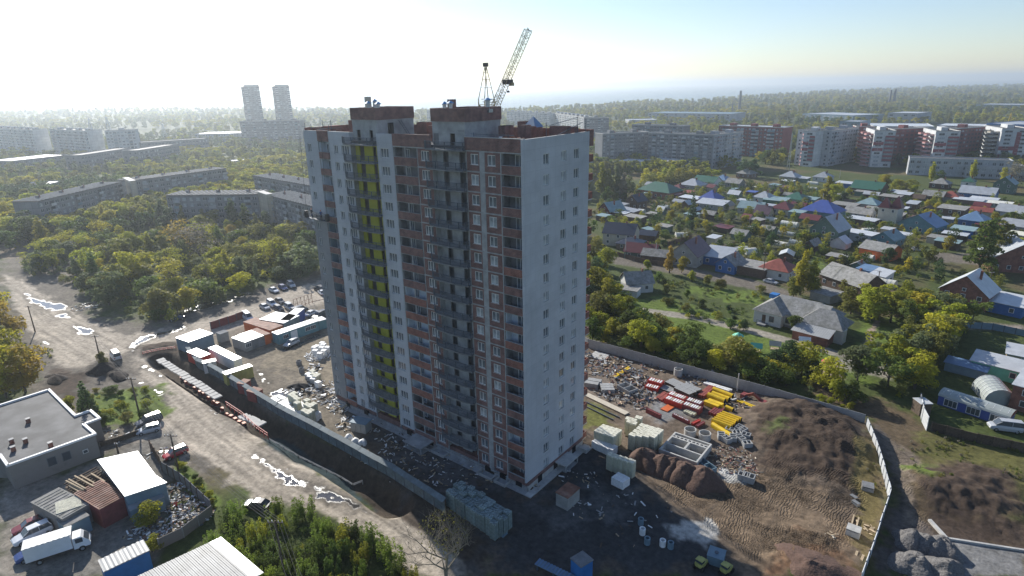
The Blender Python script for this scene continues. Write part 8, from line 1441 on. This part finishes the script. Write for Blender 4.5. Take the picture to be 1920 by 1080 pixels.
# truck
a, b = G(66, 1048, .5), G(158, 1018, .5); c = (a+b)/2; t = thing('box_truck', 'white box truck with ribbed cargo box, parked nose to the right', 'truck', (c[0], c[1], 0), atan2(*(b-a)[::-1])); L = 7.2
mb = MB(); mb.box(-L/2, L/2-2.0, -1.1, 1.1, .95, 3.05, 'white_paint'); mb.box(-L/2-.03, L/2-1.97, -1.13, 1.13, 3.05, 3.13, 'white_metal_roof'); o = mb.build('cargo_box', t)
for k in range(9): x = -L/2+.3+k*.6; MB().box(x, x+.28, -1.1, 1.1, 3.13, 3.16, 'white_metal_roof').build('roof_rib', o)
mb = MB(); loft(mb, [(L/2-1.9, [(-1, .6), (1, .6), (.95, 2.25), (-.95, 2.25)]), (L/2-.9, [(-1, .6), (1, .6), (.92, 2.3), (-.92, 2.3)]), (L/2-.1, [(-.98, .6), (.98, .6), (.9, 1.35), (-.9, 1.35)]), (L/2, [(-.95, .65), (.95, .65), (.88, 1.2), (-.88, 1.2)])], 'white_paint'); o = mb.build('cab', t)
mb = MB(); mb.poly([(L/2-.88, -.85, 2.24), (L/2-.88, .85, 2.24), (L/2-.1, .82, 1.42), (L/2-.1, -.82, 1.42)][::-1], 'glass'); mb.box(L/2-1.6, L/2-.75, -1.0, -.9, 1.45, 2.1, 'glass'); mb.box(L/2-1.6, L/2-.75, .9, 1.0, 1.45, 2.1, 'glass'); mb.build('windows', o)
mb = MB(); mb.box(-L/2, L/2-.4, -.45, .45, .6, .9, 'dark_metal'); mb.build('chassis', t)
for x in (-L/2+1.4, L/2-1.0):
    for y in (-.9, .9): w_ = MB().tube((x, y-.16, .42), (x, y+.16, .42), .42, 'tyre', 14).build('wheel', t); MB().tube((x, y-.175, .42), (x, y+.175, .42), .22, 'galvanised', 10).build('rim', w_)
for y in (-.7, .7): MB().box(L/2-.04, L/2+.04, y-.15, y+.15, .8, 1.0, 'white_paint').build('headlight', t)
# poles and lines
PO = {}
def pole(key, top, base, lab, arm=.0, m='timber_dark', rot=.6):
    g = G(*base); z = 2.0
    while PJ(g[0], g[1], z)[1] > top[1] and z < 14: z += .1
    t = thing('power_pole', lab, 'power pole', (g[0], g[1], ZG(*g)-.1), rot); mb = MB(); mb.tube((0, 0, 0), (0, 0, z), .17, m, 8, .11); mb.build('shaft', t)
    if arm: mb = MB(); mb.beam((-arm, 0, z-.3), (arm, 0, z-.3), .1, m); mb.build('crossarm', t); [MB().tube((x, 0, z-.25), (x, 0, z), .05, 'white_paint', 6).build('insulator', t) for x in (-arm*.9, -arm*.4, arm*.4, arm*.9)]
    PO[key] = (g[0], g[1], z, rot, arm or .1); return t
pole('a', (59, 573), (66, 622), 'pole with lamp arm at the bend of the lane, left', .9); pole('b', (181, 630), (190, 680), 'pole at the lane fork beside the olive bush', .9); pole('c', (249, 708), (262, 780), 'pole on the green corner above the two parked cars', 1.0); pole('d', (320, 814), (334, 880), 'pole beside the red hatchback', 1.1); pole('e', (516, 975), (535, 1090), 'pole rising out of the scrub at the bottom', 1.0)
pole('f', (1173, 443), (1172, 484), 'pale concrete pole on the lane before the navy roofs', 0, 'concrete_light'); pole('g', (1228, 455), (1229, 489), 'pale pole left of the orange-yellow tree', 0, 'concrete_light'); pole('h', (1434, 474), (1430, 522), 'dark pole beside the rusty hip-roofed house', .8); pole('i', (1438, 360), (1437, 382), 'pale pole between the pale teal roofs', 0, 'concrete_light'); pole('j', (1541, 362), (1541, 386), 'pale pole at the lone yellow tree', 0, 'concrete_light'); pole('k', (1382, 700), (1382, 733), 'thin pole at the concrete site fence', 0, 'concrete_light'); pole('l', (1645, 508), (1643, 545), 'thin pole behind the autumn trees', .6); pole('m', (1850, 510), (1852, 545), 'leaning pole behind the brick gabled house', .6); pole('n', (1574, 318), (1574, 334), 'thin pole on the playing field', 0, 'concrete_light'); pole('o', (213, 830), (222, 850), 'short lamp post at the garage corner', .3)
def line(A, B, lab, offs, sag=.8):
    a = PO[A]; t = None; mb = MB(); b = PO[B] if isinstance(B, str) else B
    for o_ in offs:
        P = Vector((a[0]+cos(a[3])*o_, a[1]+sin(a[3])*o_, a[2]-.05)); Q = Vector((b[0]+cos(b[3])*o_, b[1]+sin(b[3])*o_, b[2]-.05)); prev = P
        for k in range(1, 13): f = k/12; q = P.lerp(Q, f); q.z -= sag*4*f*(1-f); mb.beam(prev, q, .022, 'wire'); prev = q
    o = mb.build('power_line'); tag(o, lab, 'power line')
line('b', 'c', 'wires from the lane fork pole to the green corner pole', (-.9, -.3, .4, .9)); line('c', 'd', 'wires from the green corner pole to the one by the red car', (-.9, -.3, .4, .9)); g = G(470, 960); line('d', 'e', 'wires crossing the lane from the red car pole to the scrub pole', (-.9, -.3, .4, .9)); line('a', 'b', 'wires between the two upper lane poles', (-.6, .6))
g = G(700, 1150); line('e', (g[0]+10, g[1]-12, 8, .6, 1), 'wires leaving the scrub pole to the lower right', (-.9, -.3, .4, .9)); line('d', 'o', 'wire from the red car pole to the garage lamp post', (0,))
line('h', 'l', 'wires over the kindergarten from the rusty-roofed house', (-.5, 0, .5))
# people and play things
person((*G(333, 958), .1), 1.2, 'person in a red top standing in the scrap yard', 'red_paint', 'cloth_dark', helmet='cloth_dark', sc=1.0)
def play(px, py, lab, m, kind):
    g = G(px, py); t = thing('play_'+kind, lab, 'playground', (g[0], g[1], 0), .3); mb = MB()
    for x in (-1, 1):
        for y in (-.8, .8): mb.beam((x, y, 0), (x, y, 1.5), .1, 'timber')
    mb.build('posts', t); mb = MB()
    if kind == 'house': mb.poly([(-1.3, -1.1, 1.4), (1.3, -1.1, 1.4), (1.3, 0, 2.3), (-1.3, 0, 2.3)], m); mb.poly([(-1.3, 1.1, 1.4), (-1.3, 0, 2.3), (1.3, 0, 2.3), (1.3, 1.1, 1.4)], m)
    else: mb.tube((0, 0, 1.5), (0, 0, 2.3), 1.4, m, 8, .1)
    mb.build('roof', t); mb = MB(); mb.box(-.9, .9, -.7, .7, .3, .4, 'timber'); mb.build('bench', t)
play(1383, 640, 'round green playground canopy left of the kindergarten bush', 'mint_paint', 'canopy'); play(1417, 660, 'small green-roofed play house by the path', 'mint_paint', 'house'); play(1507, 648, 'white and green gabled play house under the kindergarten', 'white_wrap', 'house'); play(1452, 656, 'cream play house roof in the bushes', 'plaster_cream', 'house'); play(1551, 690, 'play house with red pointed roof on the sandy patch', 'red_paint', 'canopy')
a, b = G(1633, 672, 2), G(1678, 672, 2.2); c = (a+b)/2; t = thing('slide', 'long turquoise slide on the kindergarten lawn', 'slide', (a[0], a[1], 0), atan2(*(b-a)[::-1])); L = float(np.linalg.norm(b-a)); mb = MB(); mb.beam((0, 0, .6), (L*.75, 0, 1.9), .7, 'wood_teal', .1); mb.beam((0, .35, .75), (L*.75, .35, 2.05), .08, 'mint_paint'); mb.beam((0, -.35, .75), (L*.75, -.35, 2.05), .08, 'mint_paint'); mb.build('chute', t); mb = MB(); mb.box(L*.75, L, -.5, .5, 1.85, 2.0, 'wood_teal'); [mb.beam((x, y, 0), (x, y, 2.6), .09, 'blue_paint') for x in (L*.77, L*.98) for y in (-.45, .45)]; mb.build('platform', t)
A, B = G(1522, 706), G(1578, 716); t = thing('picket_fence', 'yellowish picket fence below the red-roofed play house', 'fence', (A[0], A[1], 0), atan2(*(B-A)[::-1])); L = float(np.linalg.norm(B-A)); me = MB().box(-.1, .1, -.02, .02, 0, 1.1, 'timber').mesh('picket'); [put('picket', me, t, (k*.33, 0, 0)) for k in range(int(L/.33))]; MB().box(0, L, .02, .06, .7, .8, 'timber').build('rail', t)
A, B = G(1790, 692), G(1828, 696)
# low plants that nobody could count
def scatter(name, polys, n, sizes, kinds, seed, mind=0, hmul=1.0):
    r = np.random.default_rng(seed); X = []; Y = []
    for poly in polys:
        P = np.array(GP(poly)); b0, b1 = P.min(0), P.max(0); ar = abs(sum(P[i][0]*P[(i+1) % len(P)][1]-P[(i+1) % len(P)][0]*P[i][1] for i in range(len(P))))/2; k = int(n*ar*(b1-b0).prod()/ar/100); x = r.uniform(b0[0], b1[0], k); y = r.uniform(b0[1], b1[1], k); s = sdist(x, y, P)+2*(fbm(x/4, y/4, 3)-.5) > 0; X.append(x[s]); Y.append(y[s])
    x = np.concatenate(X); y = np.concatenate(Y); keep = fbm(x/5+seed, y/5, 3) > .42
    for c in FOOT: keep &= ~((np.abs((x-c[0])*cos(c[2])+(y-c[1])*sin(c[2])) < c[3]) & (np.abs(-(x-c[0])*sin(c[2])+(y-c[1])*cos(c[2])) < c[4]))
    x, y = x[keep], y[keep]; d = np.hypot(x-CP[0], y-CP[1]); z = far_height(x, y); nn = d < 420; z[nn] += ground_height(x[nn], y[nn])
    coll = bpy.data.collections.new(name+'_kinds')
    for i, (kd, lf, nl, ls) in enumerate(kinds): me = leafcloud(500+seed*9+i, blobs(kd, 70+i), nl, ls, mname=lf); coll.objects.link(bpy.data.objects.new(name+'_%c' % (97+i), me))
    me = bpy.data.meshes.new(name); me.vertices.add(len(x)); me.vertices.foreach_set('co', np.stack([x, y, z-.05], 1).astype('f').ravel()); sc = r.uniform(*sizes, len(x))/10
    for nm, tp, v in (('size', 'FLOAT', sc), ('kind_index', 'INT', r.integers(0, len(kinds), len(x))), ('turn', 'FLOAT', r.uniform(0, 6.28, len(x)))): a = me.attributes.new(nm, tp, 'POINT'); a.data.foreach_set('value', v.astype('f' if tp == 'FLOAT' else 'i'))
    o = put(name, me); o['kind'] = 'stuff'; ng = bpy.data.node_groups['woods'].copy(); [setattr(nd.inputs['Collection'], 'default_value', coll) for nd in ng.nodes if nd.type == 'COLLECTION_INFO']; md = o.modifiers.new('plants', 'NODES'); md.node_group = ng; print(name, len(x))
BK = [('bush', 'leaf_olive', 260, .5), ('bush', 'leaf_lime', 260, .5), ('bush', 'leaf_green', 260, .5), ('bush', 'leaf_willow', 240, .5)]
scatter('undergrowth', [[(60, 475), (180, 458), (330, 440), (590, 425), (600, 512), (480, 545), (400, 575), (300, 612), (215, 595), (170, 555), (40, 508)]], 8, (2, 5.5), BK, 1)
scatter('undergrowth', [[(0, 405), (80, 425), (300, 405), (590, 400), (590, 425), (300, 440), (60, 468), (0, 465)], [(1104, 642), (1104, 545), (1150, 555), (1190, 600), (1300, 650), (1400, 688), (1500, 700), (1600, 745), (1660, 768), (1560, 755), (1400, 715), (1250, 675), (1130, 645)]], 5, (1.5, 3.5), BK, 2)
VG = [[(1120, 395), (1270, 400), (1500, 385), (1640, 430), (1640, 505), (1440, 510), (1320, 480), (1130, 450)], [(1200, 345), (1450, 345), (1600, 360), (1920, 380), (1920, 450), (1700, 460), (1450, 385), (1250, 400), (1110, 400)], [(1640, 480), (1870, 520), (1880, 560), (1760, 530), (1650, 520)], [(1250, 560), (1400, 580), (1400, 620), (1260, 600)], [(1240, 525), (1500, 565), (1560, 560), (1700, 560), (1600, 575), (1400, 570), (1240, 545)]]
scatter('garden_plants', VG, 16, (.8, 2.6), BK, 3)
scatter('garden_trees', VG[:3], 3.2, (2.8, 6), [('round', 'leaf_olive', 500, .42), ('round', 'leaf_lime', 500, .42), ('spread', 'leaf_green', 500, .42), ('round', 'leaf_yellow', 450, .42), ('round', 'leaf_dark', 500, .42)], 6)
scatter('undergrowth', [[(1590, 585), (1700, 580), (1830, 600), (1800, 640), (1760, 700), (1700, 745), (1640, 740), (1600, 715), (1670, 690), (1690, 620)]], 6, (1.5, 4), BK, 7)
scatter('weeds', [[(1700, 800), (1920, 845), (1920, 930), (1840, 905), (1700, 860)], [(1700, 880), (1760, 880), (1795, 915), (1740, 915)], [(1630, 830), (1655, 860), (1660, 930), (1630, 960)], [(1700, 880), (1760, 880), (1795, 915), (1740, 915)]], 90, (.3, .9), [('bush', 'leaf_olive', 60, .9), ('bush', 'grass_blades', 60, .9), ('bush', 'leaf_grey', 60, .9)], 4)
scatter('undergrowth', [[(405, 978), (480, 962), (590, 972), (690, 1022), (770, 1085), (790, 1180), (520, 1200), (430, 1180), (400, 1050)]], 34, (1.2, 2.6), [('bush', 'leaf_bush', 420, .3), ('bush', 'leaf_lime', 420, .3), ('bush', 'leaf_green', 420, .3)], 8)
scatter('garden_trees', [[(610, 340), (1112, 340), (1104, 630), (1000, 560), (700, 500), (620, 450)]], 1.6, (5, 10), [('round', 'leaf_olive', 500, .42), ('round', 'leaf_lime', 500, .42), ('spread', 'leaf_green', 500, .42)], 12)
scatter('weeds', [[(120, 745), (180, 735), (260, 728), (306, 748), (316, 772), (262, 800), (170, 805), (150, 790)], [(330, 855), (380, 905), (418, 945), (398, 955), (330, 885)], [(80, 640), (95, 660), (90, 690), (78, 680)]], 60, (.4, 1.1), [('bush', 'leaf_olive', 60, .9), ('bush', 'leaf_lime', 60, .9), ('bush', 'leaf_green', 60, .9)], 5)

FR = random.Random(9)
for i in range(26):
    px, py = FR.uniform(1150, 1880), FR.uniform(372, 470); a = G(px, py); an = VA+(0 if FR.random() < .5 else pi/2); Lf = FR.uniform(10, 24); b = a+np.array([cos(an), sin(an)])*Lf
    if any((a[0]+(b[0]-a[0])*f-c[0])**2+(a[1]+(b[1]-a[1])*f-c[1])**2 < (min(c[3], c[4])+1)**2 for f in (0, .25, .5, .75, 1) for c in FOOT): continue
    m_, w_ = FR.choice((('timber_dark', 'dark board'), ('wood_brown', 'brown board'), ('plaster_grey', 'grey'), ('timber', 'pale board'))); f = panel_fence('plot_fence', f'{w_} fence between village garden plots', None, 1.5, 2.6, m_, post='timber_dark', wpts=[a, b]); f['group'] = 'fences between village garden plots'
# ================================================================ last: tell look-alikes apart by their order in their group
ORD = ['first', 'second', 'third', 'fourth', 'fifth', 'sixth', 'seventh', 'eighth', 'ninth', 'tenth', 'eleventh', 'twelfth', 'thirteenth', 'fourteenth', 'fifteenth', 'sixteenth', 'seventeenth', 'eighteenth', 'nineteenth', 'twentieth']+['twenty-'+a for a in ('first', 'second', 'third', 'fourth', 'fifth', 'sixth', 'seventh', 'eighth', 'ninth')]+['thirtieth']+['thirty-'+a for a in ('first', 'second', 'third', 'fourth', 'fifth', 'sixth', 'seventh', 'eighth', 'ninth')]
by = {}
for o in COL.objects:
    if o.parent is None and o.get('label'): by.setdefault(o['label'], []).append(o)
for lab, L in by.items():
    if len(L) < 2: continue
    L.sort(key=lambda o: PJ(*o.location)[0])
    for k, o in enumerate(L):
        s = 'leftmost' if k == 0 else ('rightmost' if k == len(L)-1 else (ORD[k]+' from left' if k <= len(L)/2 or len(L)-1-k >= len(ORD) else ORD[len(L)-1-k]+' from right'))
        o['label'] = lab+', '+s
for o in COL.objects:
    if o.parent is None and o.get('category') and not o.get('kind'): o['kind'] = 'thing'
